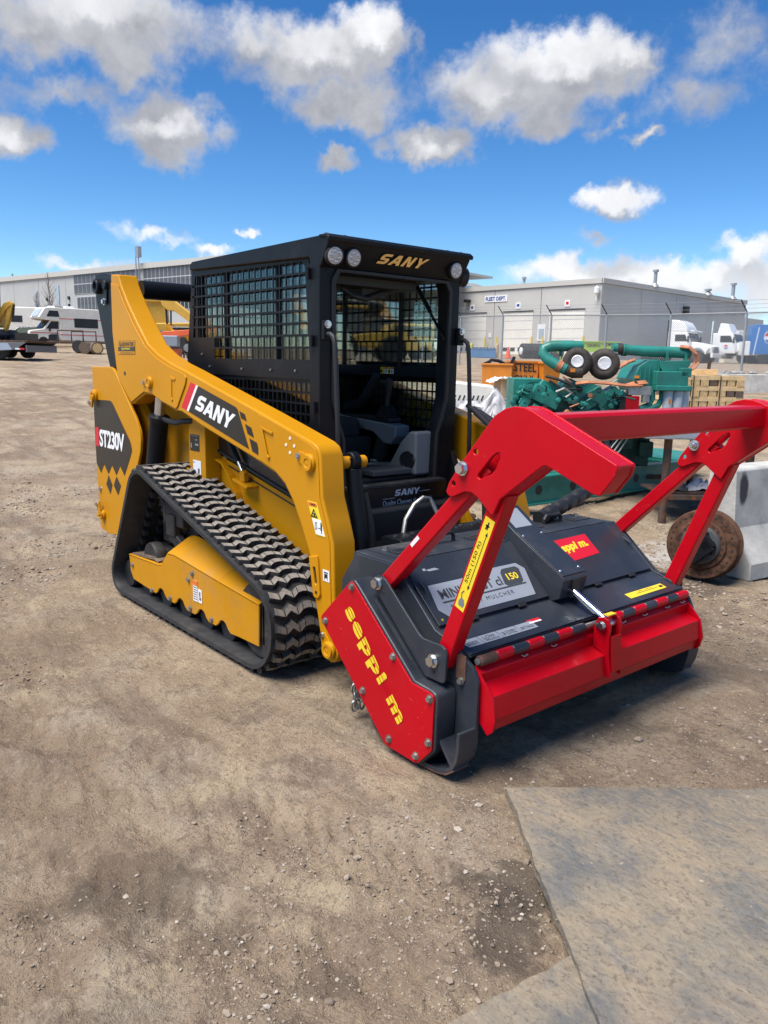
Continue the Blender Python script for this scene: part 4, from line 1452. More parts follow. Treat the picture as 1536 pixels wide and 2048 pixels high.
    def dq(pts, mat, lift=0.0):
        return MB().quadsheet([(p[0], yb - lift, p[1]) for p in pts], 0.001, (0, -1, 0)).build('decal', mat, LD)
    dq([(-1.786, 1.283), (-1.48, 1.290), (-1.44, 1.285), (-1.405, 1.262), (-1.13, 1.023), (-1.105, 0.968), (-1.14, 0.915), (-1.256, 0.770), (-1.329, 0.833), (-1.405, 0.757), (-1.480, 0.823), (-1.553, 0.748), (-1.634, 0.813), (-1.703, 0.740), (-1.783, 0.805)], 'black_decal')
    dq([(-1.555, 0.738), (-1.492, 0.675), (-1.535, 0.600), (-1.606, 0.664)], 'black_decal')
    dq([(-1.405, 0.747), (-1.330, 0.688), (-1.388, 0.612), (-1.462, 0.673)], 'black_decal')
    dq([(-1.766, 1.079), (-1.704, 1.079), (-1.716, 0.938), (-1.776, 0.938)], 'red_decal', 0.0012)
    lt = MB()
    letter(lt, 'ST230V', (-1.698, yb - 0.002, 0.940), (-1.232, yb - 0.002, 0.940), (-1.692, yb - 0.002, 1.070), 0.0008, (0, -1, 0), bold=0.035, spacing=0.92)
    lt.build('lettering', 'white_decal', LD)


build_rear()


# ------------------------------------------------------------------ cab
def grille(mb, x0, x1, z0, z1, y, px, pz, wx=0.010, wz=0.011, t=0.006, topx=None):
    """bars of a perforated guard sheet in the plane y (with slanted front edge topx at z1)"""
    nz = max(1, round((z1 - z0) / pz))
    for k in range(1, nz):
        z = z0 + (z1 - z0) * k / nz
        xe = x1 if topx is None else x1 + (topx - x1) * (z - z0) / (z1 - z0)
        mb.box(((x0 + xe) / 2, y, z), (xe - x0, t, wz))
    nx = max(1, round((x1 - x0) / px))
    for k in range(1, nx):
        x = x0 + (x1 - x0) * k / nx
        zt = z1
        if topx is not None and x > topx:
            zt = z1 - (z1 - z0) * (x - topx) / max(1e-6, (x1 - topx))
        mb.box((x, y, (z0 + zt) / 2), (wx, t * 0.96, zt - z0))


def build_cab():
    cab = MB()
    # front frame with the door opening
    outer = [(-.50, .56), (.50, .56), (.505, 2.12), (-.505, 2.12)]
    opening = [(-.33, .925), (.33, .925), (.34, 1.19), (.375, 1.28), (.405, 1.40), (.41, 2.0), (.38, 2.05), (-.38, 2.05), (-.41, 2.0), (-.405, 1.40), (-.375, 1.28), (-.34, 1.19)]
    cab.prism(outer, 'x', 0.715, 0.80, [opening])
    f = cab.build('cab_frame', 'black_steel', LD, bevel=0.008)
    # raised lip round the opening
    lip = MB()
    o2 = [(y * 1.055, z + (0.018 if z > 1.5 else (-0.02 if z < 1 else 0))) for y, z in opening]
    lip.prism(o2, 'x', 0.795, 0.812, [opening])
    lip.build('door_seal', 'black_plastic', f, bevel=0.003)
    # sill panel with the maker's name
    sill = MB().box((0.815, 0.02, 0.735), (0.03, 0.80, 0.36))
    sp = sill.build('front_panel', 'black_panel', LD, bevel=0.006)
    MB().box((0.84, 0.0, 0.922), (0.07, 0.72, 0.02)).build('sill_ledge', 'dark_iron', sp, bevel=0.004)
    sany(sp, 'lettering', (0.8315, 0.003, 0.848), (0.8315, 0.192, 0.848), (0.8315, 0.010, 0.885), 'white_decal', 0.001, (1, 0, 0), gap=0.08)
    lt = MB()
    lt.box((0.8315, -0.04, 0.838), (0.001, 0.09, 0.0025)).box((0.8315, 0.235, 0.862), (0.001, 0.085, 0.0025)).box((0.8315, 0.10, 0.768), (0.001, 0.36, 0.0025))
    letter(lt, 'Quality Changes the World', (0.8315, -0.085, 0.787), (0.8315, 0.288, 0.787), (0.8315, -0.085, 0.828), 0.001, (1, 0, 0))
    lt.build('lettering', 'white_decal', sp)
    MB().box((0.8318, -0.072, 0.784), (0.001, 0.028, 0.004)).build('lettering', 'red_decal', sp)

    # roof with visor
    ro = [(-.625, 2.150), (-.64, 2.178), (-.60, 2.203), (.80, 2.222), (.858, 2.223), (.884, 2.206), (.872, 2.178), (.812, 2.075), (.775, 2.052), (.73, 2.05), (.70, 2.12)]
    roof = MB().prism(ro, 'y', -.505, .505).build('roof', 'black_steel', LD, bevel=0.010, seg=3)
    cap = MB().prism([(.80, 2.223), (.868, 2.223), (.892, 2.206), (.886, 2.184), (.86, 2.205), (.80, 2.212)], 'y', -.515, .515)
    cap.build('visor', 'black_steel', roof, bevel=0.006)
    nb = MB()
    for y in (-.49, -.37, .36, .47):
        nb.hexbolt((0.83, y, 2.222), (0, 0, 1), 0.008, 0.008)
    nb.build('bolts', 'zinc', roof)
    vn = Vector((0.103, 0, -0.06)).normalized()      # outward normal of the sloping visor face
    vn = Vector((0.86, 0, -0.5)).normalized()

    def vis(y, t, lift=0.0):                         # point on the visor face, t = 0 top .. 1 bottom
        return Vector((0.872 - 0.060 * t, y, 2.178 - 0.103 * t)) + vn * lift
    sany(roof, 'lettering', vis(-0.175, 0.60, .003), vis(0.150, 0.60, .003), vis(-0.140, 0.12, .003), 'gold', 0.008, vn, gap=0.16)
    for y, nm in ((-0.452, 0), (-0.335, 1), (0.405, 2)):
        c = vis(y, 0.52)
        ax = Vector((1, 0.0 if nm else -0.18, -0.16)).normalized()
        hb = MB()
        hb.lathe([(0.03, -0.03), (0.048, -0.02), (0.051, 0.0), (0.051, 0.022), (0.046, 0.026), (0.043, 0.020), (0.001, 0.018)], c, ax, 28)
        lo = hb.build('work_light', 'black_plastic', LD)
        ln = MB().lathe([(0.042, 0.012), (0.042, 0.024), (0.037, 0.027), (0.001, 0.028)], c, ax, 28)
        le = ln.build('lens', 'lamp_lens', lo)
        u = ax.orthogonal().normalized()
        w = ax.cross(u)
        rf = MB()
        for q in range(6):
            a = 2 * PI * q / 6
            p = c + (u * math.cos(a) + w * math.sin(a)) * 0.026 + ax * 0.0275
            rf.lathe([(0.0095, 0), (0.0095, 0.001), (0.008, 0.002), (0.006, 0.0008), (0.001, 0.0004)], p, ax, 14)
        rf.build('reflector', 'bright_metal', lo)
    MB().lathe([(0.03, -0.03), (0.052, -0.02), (0.056, 0.02), (0.05, 0.026), (0.001, 0.024)], (0.78, 0.535, 2.10), (0.35, 1, -0.1), 24).build('work_light', 'black_plastic', LD)
    # side guard panels
    for s in (-1, 1):
        y = s * 0.482
        po = [(-.60, 2.192), (-.635, 2.165), (-.735, 1.60), (-.735, 1.56), (-.70, 1.535), (-.40, 1.505), (.735, 1.50), (.735, 1.56), (.69, 2.05), (.665, 2.13), (.60, 2.18)]
        op = [(-.60, 2.115), (.60, 2.112), (.632, 2.085), (.680, 1.604), (-.36, 1.604), (-.36, 1.733), (-.645, 1.733)]
        mb = MB().prism(po, 'y', min(y, y - s * .006), max(y, y - s * .006), [op])
        grille(mb, -.645, .645, 1.733, 2.115, y - s * .003, 0.0630, 0.0637, topx=.632)
        grille(mb, -.36, .675, 1.604, 1.733, y - s * .003, 0.0630, 0.0645)
        mb.box((0.16, y - s * .003, 1.733), (1.03, .0055, .011))
        g = mb.build('side_guard', 'black_steel', LD)
        # lower guard
        mb = MB()
        mb.box((.17, y - s * .012, 1.495), (1.12, .008, .03)).box((.735, y - s * .012, 1.34), (.03, .008, .33)).box((-.38, y - s * .012, 1.36), (.04, .008, .30)).box((.18, y - s * .012, 1.19), (1.12, .008, .03))
        grille(mb, -.36, .72, 1.20, 1.485, y - s * .012, 0.0475, 0.058, t=0.005)
        mb.build('lower_guard', 'black_steel', LD)
        # roof rails clips and bolts
        cb = MB()
        for x in (-.56, -.24, .02, .43):
            cb.box((x, y + s * .002, 2.186), (.035, .03, .028)).box((x - .012, y + s * .010, 2.170), (.01, .02, .03))
        cb.build('clip', 'black_plastic', g)
        bo = MB()
        for (x, z) in ((-.52, 1.628), (-.42, 1.553), (-.02, 1.545), (.30, 1.545), (.55, 1.545)):
            bo.hexbolt((x, y, z), (0, s, 0), 0.007, 0.007, washer=False)
        bo.build('bolts', 'zinc', g)
        # inside glass, pillars
        MB().box((0.02, s * 0.452, 1.65), (1.33, 0.005, 0.95)).build('side_window', 'cab_glass', LD)
        pl = MB()
        pl.box((-.60, s * 0.45, 1.70), (.07, .05, .92)).box((0.72, s * 0.462, 1.6), (.06, .06, 1.0)).box((.02, s * .455, 2.13), (1.35, .045, .045)).box((.02, s * .455, 1.545), (1.35, .045, .07)).box((-.245, s * .455, 1.83), (.028, .03, .58)).box((.335, s * .455, 1.83), (.020, .03, .58))
        pl.build('pillar', 'black_steel', LD, bevel=0.006)
        # hinges on the front corner and grab handle
        hg = MB()
        for (x, z) in ((.705, 2.04), (.738, 1.70), (.762, 1.36)):
            hg.box((x, s * .50, z), (.035, .03, .05)).cyl((x + .01, s * .518, z - .03), (x + .01, s * .518, z + .03), .009, 10)
        hg.build('hinge', 'black_steel', g)
        yy = s * (0.475 if s < 0 else 0.50)
        br = MB().box((.815, yy, 1.755), (.03, .045, .10)).build('handle_bracket', 'black_steel', LD, bevel=0.006)
        MB().hexbolt((.83, yy, 1.785), (1, 0, 0), 0.015, 0.012).build('bolt', 'bright_metal', br)
        MB().tube([(.82, yy, 1.735), (.855, yy, 1.735), (.878, yy, 1.722), (.890, yy, 1.69), (.90, yy, 1.60), (.915, yy, 1.40), (.925, yy, 1.20), (.925, yy, 1.02), (.90, yy, .98), (.82, yy, .97)], 0.013, 10).build('grab_handle', 'black_plastic', br)
    # rear window guard
    mb = MB()
    grr = [(-.42, 1.55), (.42, 1.55), (.42, 2.08), (-.42, 2.08)]
    mb.prism([(-.48, 1.45), (.48, 1.45), (.48, 2.16), (-.48, 2.16)], 'x', -.655, -.645, [grr])
    for k in range(1, 8):
        mb.box((-.65, 0, 1.55 + .53 * k / 8), (.006, .84, .010))
    for k in range(1, 13):
        mb.box((-.65, -.42 + .84 * k / 13, 1.815), (.0058, .010, .53))
    mb.build('rear_guard', 'black_steel', LD)
    # interior -------------------------------------------------------
    fl = MB().box((.05, 0, 0.93), (1.35, .90, .03)).box((-.50, 0, 1.25), (.25, .88, .60)).box((-.1, 0, 1.03), (.7, .6, .2)).box((.02, 0, 2.08), (1.3, .86, .04))
    fl.build('cab_lining', 'black_plastic', LD, bevel=0.01)
    se = MB()
    se.box((-.02, 0, 1.18), (.48, .50, .14)).box((-.27, 0, 1.50), (.14, .48, .60), Matrix.Rotation(-0.16, 3, 'Y')).box((-.335, 0, 1.84), (.09, .26, .14), Matrix.Rotation(-0.16, 3, 'Y'))
    seat = se.build('seat', 'seat_cloth', LD, bevel=0.05, seg=4)
    MB().tube([(-.28, -.245, 1.28), (-.20, -.25, 1.5), (-.30, -.245, 1.78), (-.33, -.12, 1.84)], .012, 8).build('seat_piping', 'grey_plastic', seat)
    wr = MB().box((-.255, -.20, 1.62), (.12, .10, .30), Matrix.Rotation(-0.16, 3, 'Y'))
    wr.build('seat_cover', 'clear_glass', seat, bevel=0.02)
    for s in (-1, 1):
        ar = MB().prism([(-.12, 1.255), (.44, 1.225), (.52, 1.215), (.52, 1.15), (.47, 1.095), (.40, 1.10), (.30, 1.16), (-.12, 1.20)], 'y', s * .33 - .06, s * .33 + .06)
        a = ar.build('console', 'grey_plastic', LD, bevel=0.012)
        MB().box((.20, s * .33, 1.245), (.50, .10, .03)).build('console_top', 'black_plastic', a, bevel=0.01)
        bt = MB()
        for k in range(6):
            r = .075 - .006 * k
            bt.lathe([(r - .008, 0), (r, .006), (r - .008, .012)], (.36, s * .33, 1.258 + .012 * k), (0, 0, 1), 20)
        bt.build('boot', 'black_plastic', a)
        jt = MB().tube([(.36, s * .33, 1.32), (.365, s * .33, 1.38), (.375, s * .325, 1.43), (.385, s * .32, 1.47), (.40, s * .32, 1.50)], [.016, .018, .022, .026, .018], 12)
        jt.build('joystick', 'black_plastic', a, bevel=0.0)
        MB().tube([(-.05, s * .33, 1.30), (.10, s * .33, 1.33), (.20, s * .33, 1.44), (.26, s * .33, 1.52)], [.035, .035, .030, .024], 12).build('arm_pad', 'black_plastic', a)
        MB().cyl((.36, s * .33, 1.15), (.30, s * .33, 1.0), .05, 16).build('console_leg', 'black_plastic', a)
    fc = MB().prism([(.30, .94), (.76, .94), (.76, 1.20), (.70, 1.20), (.62, 1.13), (.52, .99), (.42, .965), (.30, .975)], 'y', .22, .395)
    k = fc.build('foot_console', 'grey_plastic', LD, bevel=0.02, seg=3)
    MB().lathe([(.052, 0), (.052, .02), (.046, .026), (.043, .02), (.001, .02)], (.70, .222, 1.03), (.45, -1, .1), 26).build('speaker', 'black_panel', k)
    MB().prism([(.40, .955), (.76, .955), (.76, .99), (.60, .99), (.42, .972)], 'y', -.1, .2).build('foot_plate', 'dark_plastic', k, bevel=0.01)
    # overhead switch box, wiper motor, stay
    ov = MB().box((.60, -.05, 2.03), (.18, .62, .05)).box((.52, .02, 1.985), (.16, .18, .06)).box((.55, -.30, 1.975), (.12, .10, .08))
    ov.tube([(.60, -.22, 2.0), (.64, -.16, 1.955), (.62, -.06, 1.945), (.60, .06, 1.985), (.58, .16, 2.01)], .018, 8)
    ov.build('overhead_panel', 'black_plastic', LD, bevel=0.008)
    MB().cyl((.54, .40, 2.05), (.79, .40, 1.735), .008, 10).cyl((.54, .40, 2.05), (.66, .40, 1.90), .013, 10).build('door_stay', 'black_steel', LD)
    dc = MB().box((.24, .4285, 1.548), (.13, .002, .042))
    dd = dc.build('decal', 'yellow_decal', LD)
    MB().box((.235, .427, 1.545), (.03, .002, .034)).box((.292, .427, 1.545), (.03, .002, .034)).build('decal', 'white_decal', dd)
    MB().box((.235, .4262, 1.562), (.03, .002, .008)).box((.292, .4262, 1.562), (.03, .002, .008)).build('decal', 'red_decal', dd)
    pr = MB().box((.235, .4255, 1.543), (.008, .002, .014)).box((.292, .4255, 1.543), (.010, .002, .018))
    pr.prism([(.172, 1.535), (.198, 1.535), (.185, 1.56)], 'y', .4255, .4275).prism([(.256, 1.535), (.276, 1.535), (.266, 1.56)], 'y', .4255, .4275)
    pr.build('print', 'black_decal', dd)
    # tilt cylinders, coupler
    for s in (-1, 1):
        tc = MB().cyl((1.095, s * .505, 1.07), (1.195, s * .505, .52), .042, 20)
        tc.lathe([(.044, -.025), (.05, -.02), (.05, .02), (.044, .025)], (1.088, s * .505, 1.108), (0, 1, 0), 22)
        tc.box((1.083, s * .505, 1.10), (.07, .07, .06))
        t = tc.build('tilt_cylinder', 'black_steel', LD, bevel=0.003)
        MB().lathe([(.018, 0), (.018, .004), (.001, .005)], (1.094, s * .53, 1.112), (.5, s, .1), 14).build('pin_cap', 'red_decal', t)
        MB().tube([(1.12, s * .455, .95), (1.14, s * .43, .80), (1.16, s * .42, .66), (1.18, s * .43, .55)], .020, 10).build('hose', 'hose', t)
        MB().cyl((1.195, s * .505, .52), (1.215, s * .505, .40), .022, 14).build('piston_rod', 'chrome', t)
    cp = MB().box((1.30, 0, .40), (.05, 1.10, .46)).box((1.255, 0, .62), (.10, 1.05, .06)).box((1.26, 0, .20), (.10, 1.05, .06))
    for s in (-1, 1):
        cp.box((1.24, s * .53, .40), (.12, .04, .46)).box((1.24, s * .33, .40), (.10, .03, .46))
    cp.build('coupler', 'black_steel', LD, bevel=0.006)
    st = MB().box((1.05, .02, .62), (.16, .66, .05))
    so = st.build('step', 'black_steel', LD, bevel=0.006)
    hs_ = MB()
    for y0, z0 in ((-.33, .62), (-.30, .575)):
        hs_.tube([(1.00, y0, z0 + .03), (1.06, y0 - .02, z0 + .02), (1.12, y0, z0), (1.2, y0 + .06, z0)], .014, 8)
    hs_.build('pipe', 'yellow', LD)
    hs_ = MB()
    for k in range(3):
        hs_.tube([(.90, .50 + .05 * k, 1.36 - .02 * k), (1.08, .52 + .05 * k, 1.24), (1.18, .50 + .04 * k, 1.02), (1.20, .48, .82), (1.26, .40 - .05 * k, .76), (1.42, .30 - .06 * k, .77)], .016, 8)
    hs_.build('hose', 'hose', LD)
    hx = MB()
    for k in range(3):
        hx.cyl((1.19, .485 + .012 * k, .86), (1.195, .48 + .01 * k, .80), .022, 6)
    hx.build('hose_fitting', 'bright_metal', LD)
    # front auxiliary guard seen below the far arm, with a round pattern of slots
    gd = MB().box((1.215, .43, .64), (.012, .10, .30)).build('aux_guard', 'yellow', LD, bevel=0.003)
    sl = MB()
    for rr in (.010, .020, .031):
        for q in range(4):
            a0 = q * PI / 2 + .25
            pts = [(1.2225, .43 + rr * math.cos(a0 + t * 1.1 / 4), .70 + rr * math.sin(a0 + t * 1.1 / 4)) for t in range(5)]
            sl.tube(pts, .003, 5)
    sl.build('slot', 'black_plastic', gd)


build_cab()

# ================================================================== MULCHER
ML = thing('mulcher_head', 'red and charcoal forestry mulcher head with red push frame, on the loader', 'mulcher', (1.9, 0, 0), base=True)


def build_mulcher():
    side = [(1.40, .62), (1.50, .76), (1.775, .762), (1.86, .69), (2.02, .548), (2.135, .515), (2.235, .452), (2.262, .40), (2.264, .15), (2.250, .088), (2.21, .038), (2.15, .018), (2.08, .012), (1.86, .012), (1.75, .06), (1.69, .20), (1.56, .30), (1.40, .42)]
    for s in (-1, 1):
        y0, y1 = s * .785, s * .803
        sd = MB().prism(side, 'y', min(y0, y1), max(y0, y1)).build('side_plate', 'hood_grey', ML, bevel=0.004)
        # skid: rim with a rusty wear strip
        rim = [(1.665, .30), (1.685, .20), (1.715, .10), (1.755, .045), (1.81, .014), (1.88, .004), (2.08, .004), (2.14, .006), (2.195, .020), (2.235, .050), (2.258, .095), (2.268, .15), (2.268, .215)]
        rim0 = rim
        for nm, off, th, mat, par in (('skid', .006, .016, 'hood_grey', sd), ('wear_strip', -.002, .008, 'rust_edge', sd)):
            rim = rim0 if nm == 'skid' else rim0[2:-3]
            mb = MB()
            vs = []
            n = len(rim)
            for i, (x, z) in enumerate(rim):
                t = Vector((rim[min(i + 1, n - 1)][0] - rim[max(i - 1, 0)][0], rim[min(i + 1, n - 1)][1] - rim[max(i - 1, 0)][1])).normalized()
                nx, nz = -t[1], t[0]
                for (yy, oo) in ((s * .80, off), (s * .89, off), (s * .89, off + th), (s * .80, off + th)):
                    vs.append((x + nx * oo, yy, z + nz * oo))
            fs = [(i * 4 + q, i * 4 + (q + 1) % 4, (i + 1) * 4 + (q + 1) % 4, (i + 1) * 4 + q) for i in range(n - 1) for q in range(4)]
            fs += [(0, 1, 2, 3), tuple((n - 1) * 4 + q for q in range(4))]
            mb.add(vs, fs)
            mb.build(nm, mat, par, bevel=0.002)
        for (x, z, r) in ((2.19, .10, -.7), (1.75, .18, .7), (1.95, .06, 1.5)):
            MB().box((x, s * .845, z), (.012, .085, .13), Matrix.Rotation(r, 3, 'Y')).build('skid_rib', 'hood_grey', sd, bevel=0.002)
        # bracket that carries the push frame
        bk = [(1.694, .690), (1.712, .712), (1.735, .722), (1.765, .722), (1.785, .712), (1.995, .538), (2.018, .526), (2.125, .526), (2.147, .516), (2.154, .498), (2.152, .392), (2.142, .376), (2.122, .374), (2.039, .374), (1.80, .585), (1.709, .664)]
        yb0, yb1 = s * .868, s * .856
        b = MB().prism(bk, 'y', min(yb0, yb1), max(yb0, yb1)).build('frame_bracket', 'hood_grey', ML, bevel=0.003)
        MB().prism(bk, 'y', min(s * .775, s * .765), max(s * .775, s * .765)).build('inner_bracket', 'hood_grey', b, bevel=0.003)
        for (x, z) in ((1.738, .688), (2.085, .453)):
            bo = MB().hexbolt((x, yb0, z), (0, s, 0), .021, .020)
            bo.build('bolt', 'bright_metal', b)
        dt = MB()
        for (x, z) in ((1.775, .655), (2.09, .405)):
            dt.cyl((x, yb0 - s * .001, z), (x, yb0 + s * .0012, z), .006, 10)
        dt.build('hole', 'black_plastic', b)
        # lifting eye
        eye = [(1.72, .60), (1.80, .70), (1.86, .705), (1.905, .685), (1.925, .64), (1.93, .50), (1.75, .50)]
        ring = [(1.878 + .028 * math.cos(2 * PI * q / 16), .655 + .028 * math.sin(2 * PI * q / 16)) for q in range(16)]
        e = MB().prism(eye, 'y', min(s * .752, s * .735), max(s * .752, s * .735), [ring]).build('lifting_eye', 'hood_grey', ML, bevel=0.003)
        if s < 0:
            MB().cyl((1.825, -.7535, .662), (1.825, -.752, .662), .026, 24).build('decal', 'white_decal', e)
            MB().cyl((1.825, -.755, .662), (1.825, -.753, .662), .0235, 24).build('decal', 'blue_decal', e)
            hk = MB().tube([(1.825, -.7555, .678), (1.825, -.7555, .665), (1.833, -.7555, .655), (1.828, -.7555, .645), (1.818, -.7555, .650)], .0025, 6)
            hk.build('print', 'white_decal', e)
        # push-frame legs, upper plates
        for (x0, z0, x1, z1, w) in ((1.735, .672, 2.30, 1.245, .066), (2.098, .435, 2.37, 1.16, .072)):
            lg = MB().beam((x0, s * .813, z0), (x1, s * .813, z1), .068, w, (1, 0, 0))
            L = lg.build('frame_leg', 'red', ML, bevel=0.008, seg=3)
            if s < 0 and z0 < .5:
                d = Vector((x1 - x0, 0, z1 - z0))
                ln = d.length
                d.normalize()
                up = Vector((0, -1, 0)).cross(d)     # across the leg, in its face
                fy = -.8475

                def onleg(a, c, lift=0.0):
                    p = Vector((x0, 0, z0)) + d * a + up * c
                    return (p.x, fy - lift, p.z)
                MB().quadsheet([onleg(.27, -.024), onleg(.665, -.024), onleg(.665, .024), onleg(.27, .024)], .0008, (0, -1, 0)).build('decal', 'yellow_decal', L)
                pr = MB()
                letter(pr, '50m (150 ft)', onleg(.385, -.001, .0012), onleg(.565, -.001, .0012), onleg(.385, .018, .0012), .0004, (0, -1, 0))
                pr.quadsheet([onleg(.375, -.010, .001), onleg(.60, -.010, .001), onleg(.60, -.0075, .001), onleg(.375, -.0075, .001)], .0006, (0, -1, 0))
                for a, dr in ((.362, 1), (.613, -1)):
                    pr.quadsheet([onleg(a, -.0088, .001), onleg(a + dr * .016, -.0145, .001), onleg(a + dr * .016, -.003, .001)], .0006, (0, -1, 0))
                # walking figure and machine pictograms
                pr.quadsheet([onleg(.632, -.008, .001), onleg(.632, .010, .001), onleg(.638, .010, .001), onleg(.638, -.008, .001)], .0006, (0, -1, 0))
                pr.quadsheet([onleg(.620, -.004, .001), onleg(.620, .001, .001), onleg(.650, .003, .001), onleg(.650, -.003, .001)], .0006, (0, -1, 0))
                pr.quadsheet([onleg(.620, .004, .001), onleg(.620, .009, .001), onleg(.640, .004, .001), onleg(.640, -.001, .001)], .0006, (0, -1, 0))
                pr.build('print', 'black_decal', L)
                pm = MB()
                pm.quadsheet([onleg(.285, -.014, .001), onleg(.300, -.018, .001), onleg(.318, -.008, .001), onleg(.318, .008, .001), onleg(.300, .014, .001), onleg(.285, .010, .001)], .0006, (0, -1, 0))
                pm.tube([onleg(.318, .004, .0015), onleg(.338, .012, .0015), onleg(.352, .004, .0015)], .0022, 5)
                pm.build('print', 'grey_plastic', L)
            elif s < 0:
                d = Vector((x1 - x0, 0, z1 - z0)).normalized()
                up = Vector((0, -1, 0)).cross(d)
                q = [Vector((x0, -.8475, z0)) + d * a + up * c for a, c in ((.275, .010), (.335, .010), (.335, .026), (.275, .026))]
                MB().quadsheet(q, .0008, (0, -1, 0)).build('decal', 'white_decal', L)
        pts = [(2.117, 1.130), (2.131, 1.165), (2.171, 1.222), (2.330, 1.412), (2.352, 1.432), (2.388, 1.452), (2.43, 1.462), (2.473, 1.461), (2.505, 1.452), (2.842, 1.308), (2.846, 1.297), (2.836, 1.268), (2.790, 1.206), (2.765, 1.207), (2.578, 1.277), (2.560, 1.272), (2.385, 1.138), (2.356, 1.078), (2.345, 1.076), (2.275, 1.130), (2.245, 1.143), (2.215, 1.141), (2.150, 1.112), (2.128, 1.116)]
        slot = [(2.277, 1.214), (2.276, 1.203), (2.286, 1.196), (2.340, 1.222), (2.360, 1.243), (2.378, 1.287), (2.374, 1.299), (2.362, 1.298), (2.340, 1.282)]
        hs_ = [[(cx + r * math.cos(2 * PI * q / 12), cz + r * math.sin(2 * PI * q / 12)) for q in range(12)] for cx, cz, r in ((2.262, 1.292, .011), (2.155, 1.164, .010))]
        up_ = MB().prism(pts, 'y', min(s * .864, s * .848), max(s * .864, s * .848), [slot] + hs_)
        U = up_.build('frame_plate', 'red', ML, bevel=0.004)
        MB().prism(pts, 'y', min(s * .778, s * .764), max(s * .778, s * .764), [slot] + hs_).build('inner_plate', 'red', U, bevel=0.004)
        # closing strip along the top edge and nose of the plates
        edge = pts[3:13]
        mb = MB()
        vs = []
        n = len(edge)
        for i, (x, z) in enumerate(edge):
            t = Vector((edge[min(i + 1, n - 1)][0] - edge[max(i - 1, 0)][0], edge[min(i + 1, n - 1)][1] - edge[max(i - 1, 0)][1])).normalized()
            nx, nz = t[1], -t[0]
            for yy, oo in ((s * .849, .004), (s * .777, .004), (s * .777, .014), (s * .849, .014)):
                vs.append((x + nx * oo, yy, z + nz * oo))
        fs = [(i * 4 + q, i * 4 + (q + 1) % 4, (i + 1) * 4 + (q + 1) % 4, (i + 1) * 4 + q) for i in range(n - 1) for q in range(4)] + [(0, 1, 2, 3), tuple((n - 1) * 4 + q for q in range(4))]
        mb.add(vs, fs)
        mb.build('edge_strip', 'red', U)
        under = [(2.560, 1.272), (2.385, 1.138), (2.356, 1.078)]
        mb = MB()
        for i in range(2):
            (xa, za), (xb, zb) = under[i], under[i + 1]
            mb.add([(xa, s * .849, za + .004), (xb, s * .849, zb + .004), (xb, s * .777, zb + .004), (xa, s * .777, za + .004), (xa, s * .849, za + .012), (xb, s * .849, zb + .012), (xb, s * .777, zb + .012), (xa, s * .777, za + .012)],
                   [(0, 1, 2, 3), (7, 6, 5, 4), (0, 4, 5, 1), (1, 5, 6, 2), (2, 6, 7, 3), (3, 7, 4, 0)])
        mb.build('edge_strip', 'red', U)
        MB().hexbolt((2.203, s * .864, 1.226), (0, s, 0), .020, .020).build('bolt', 'bright_metal', U)
        bn = MB().hexbolt((2.203, s * .764, 1.226), (0, -s, 0), .020, .018)
        bn.cyl((2.203, s * .764, 1.226), (2.203, s * .725, 1.226), .011, 12)
        bn.build('nut', 'bright_metal', U)
        nh = MB().lathe([(.020, -.001), (.020, .0015), (.013, .0015)], (2.262, s * .864, 1.292), (0, s, 0), 18)
        # the hidden inside of the upper structure
    cb = MB().prism([(2.425, 1.335), (2.525, 1.335), (2.535, 1.345), (2.535, 1.425), (2.525, 1.437), (2.435, 1.437), (2.425, 1.427)], 'y', -.765, .765)
    X = cb.build('cross_tube', 'red', ML, bevel=0.006, seg=3)
    X['label'] = 'long red square cross tube'

    # --- drive case with the red cover
    cov = [(1.614, .674), (1.632, .679), (1.655, .662), (2.022, .352), (2.125, .347), (2.146, .338), (2.150, .325), (2.147, .118), (2.140, .104), (2.070, .028), (2.050, .022), (1.880, .026), (1.862, .032), (1.412, .446), (1.406, .460), (1.414, .476)]
    cx, cz = 1.80, .35

    def grow(poly, d):
        out = []
        n = len(poly)
        for i in range(n):
            a, b, c = Vector(poly[i - 1]), Vector(poly[i]), Vector(poly[(i + 1) % n])
            t1, t2 = (b - a).normalized(), (c - b).normalized()
            nn = Vector((-(t1[1] + t2[1]), t1[0] + t2[0])).normalized()
            if nn.dot(b - Vector((cx, cz))) < 0:
                nn = -nn
            out.append((b[0] + nn[0] * d, b[1] + nn[1] * d))
        return out
    case = MB().prism(grow(cov, .008), 'y', -.914, -.803).build('drive_case', 'hood_grey', ML, bevel=0.010, seg=3)
    C_ = MB().prism(cov, 'y', -.923, -.915).build('drive_cover', 'red', case, bevel=0.002)
    C_['label'] = 'red side cover with yellow lettering'
    for (x, z) in ((1.631, .656), (1.443, .455), (1.909, .428), (1.716, .216), (2.128, .322), (1.893, .063), (2.128, .140), (2.058, .055)):
        w = MB().hexbolt((x, -.923, z), (0, -1, 0), .0115, .010)
        w.build('bolt', 'zinc', case)
        MB().lathe([(.0185, 0), (.0185, .0006), (.0165, .0012), (.001, .0012)], (x, -.923, z), (0, -1, 0), 18).build('washer', 'rust_edge', case)
    # lettering runs down the cover
    p0, p1 = Vector((1.592, -.9238, .545)), Vector((1.955, -.9238, .155))
    d = (p1 - p0)
    nrm = Vector((0, -1, 0))
    upv = nrm.cross(d.normalized())
    lt = MB()
    letter(lt, 'seppi m', p0 - upv * .034, p1 - upv * .034, p0 + upv * .060, .0012, nrm, bold=.05, shear=0.0, spacing=1.14)
    lt.build('lettering', 'yellow_decal', case)
    # dark red stencil bridges across the letters
    sb = MB()
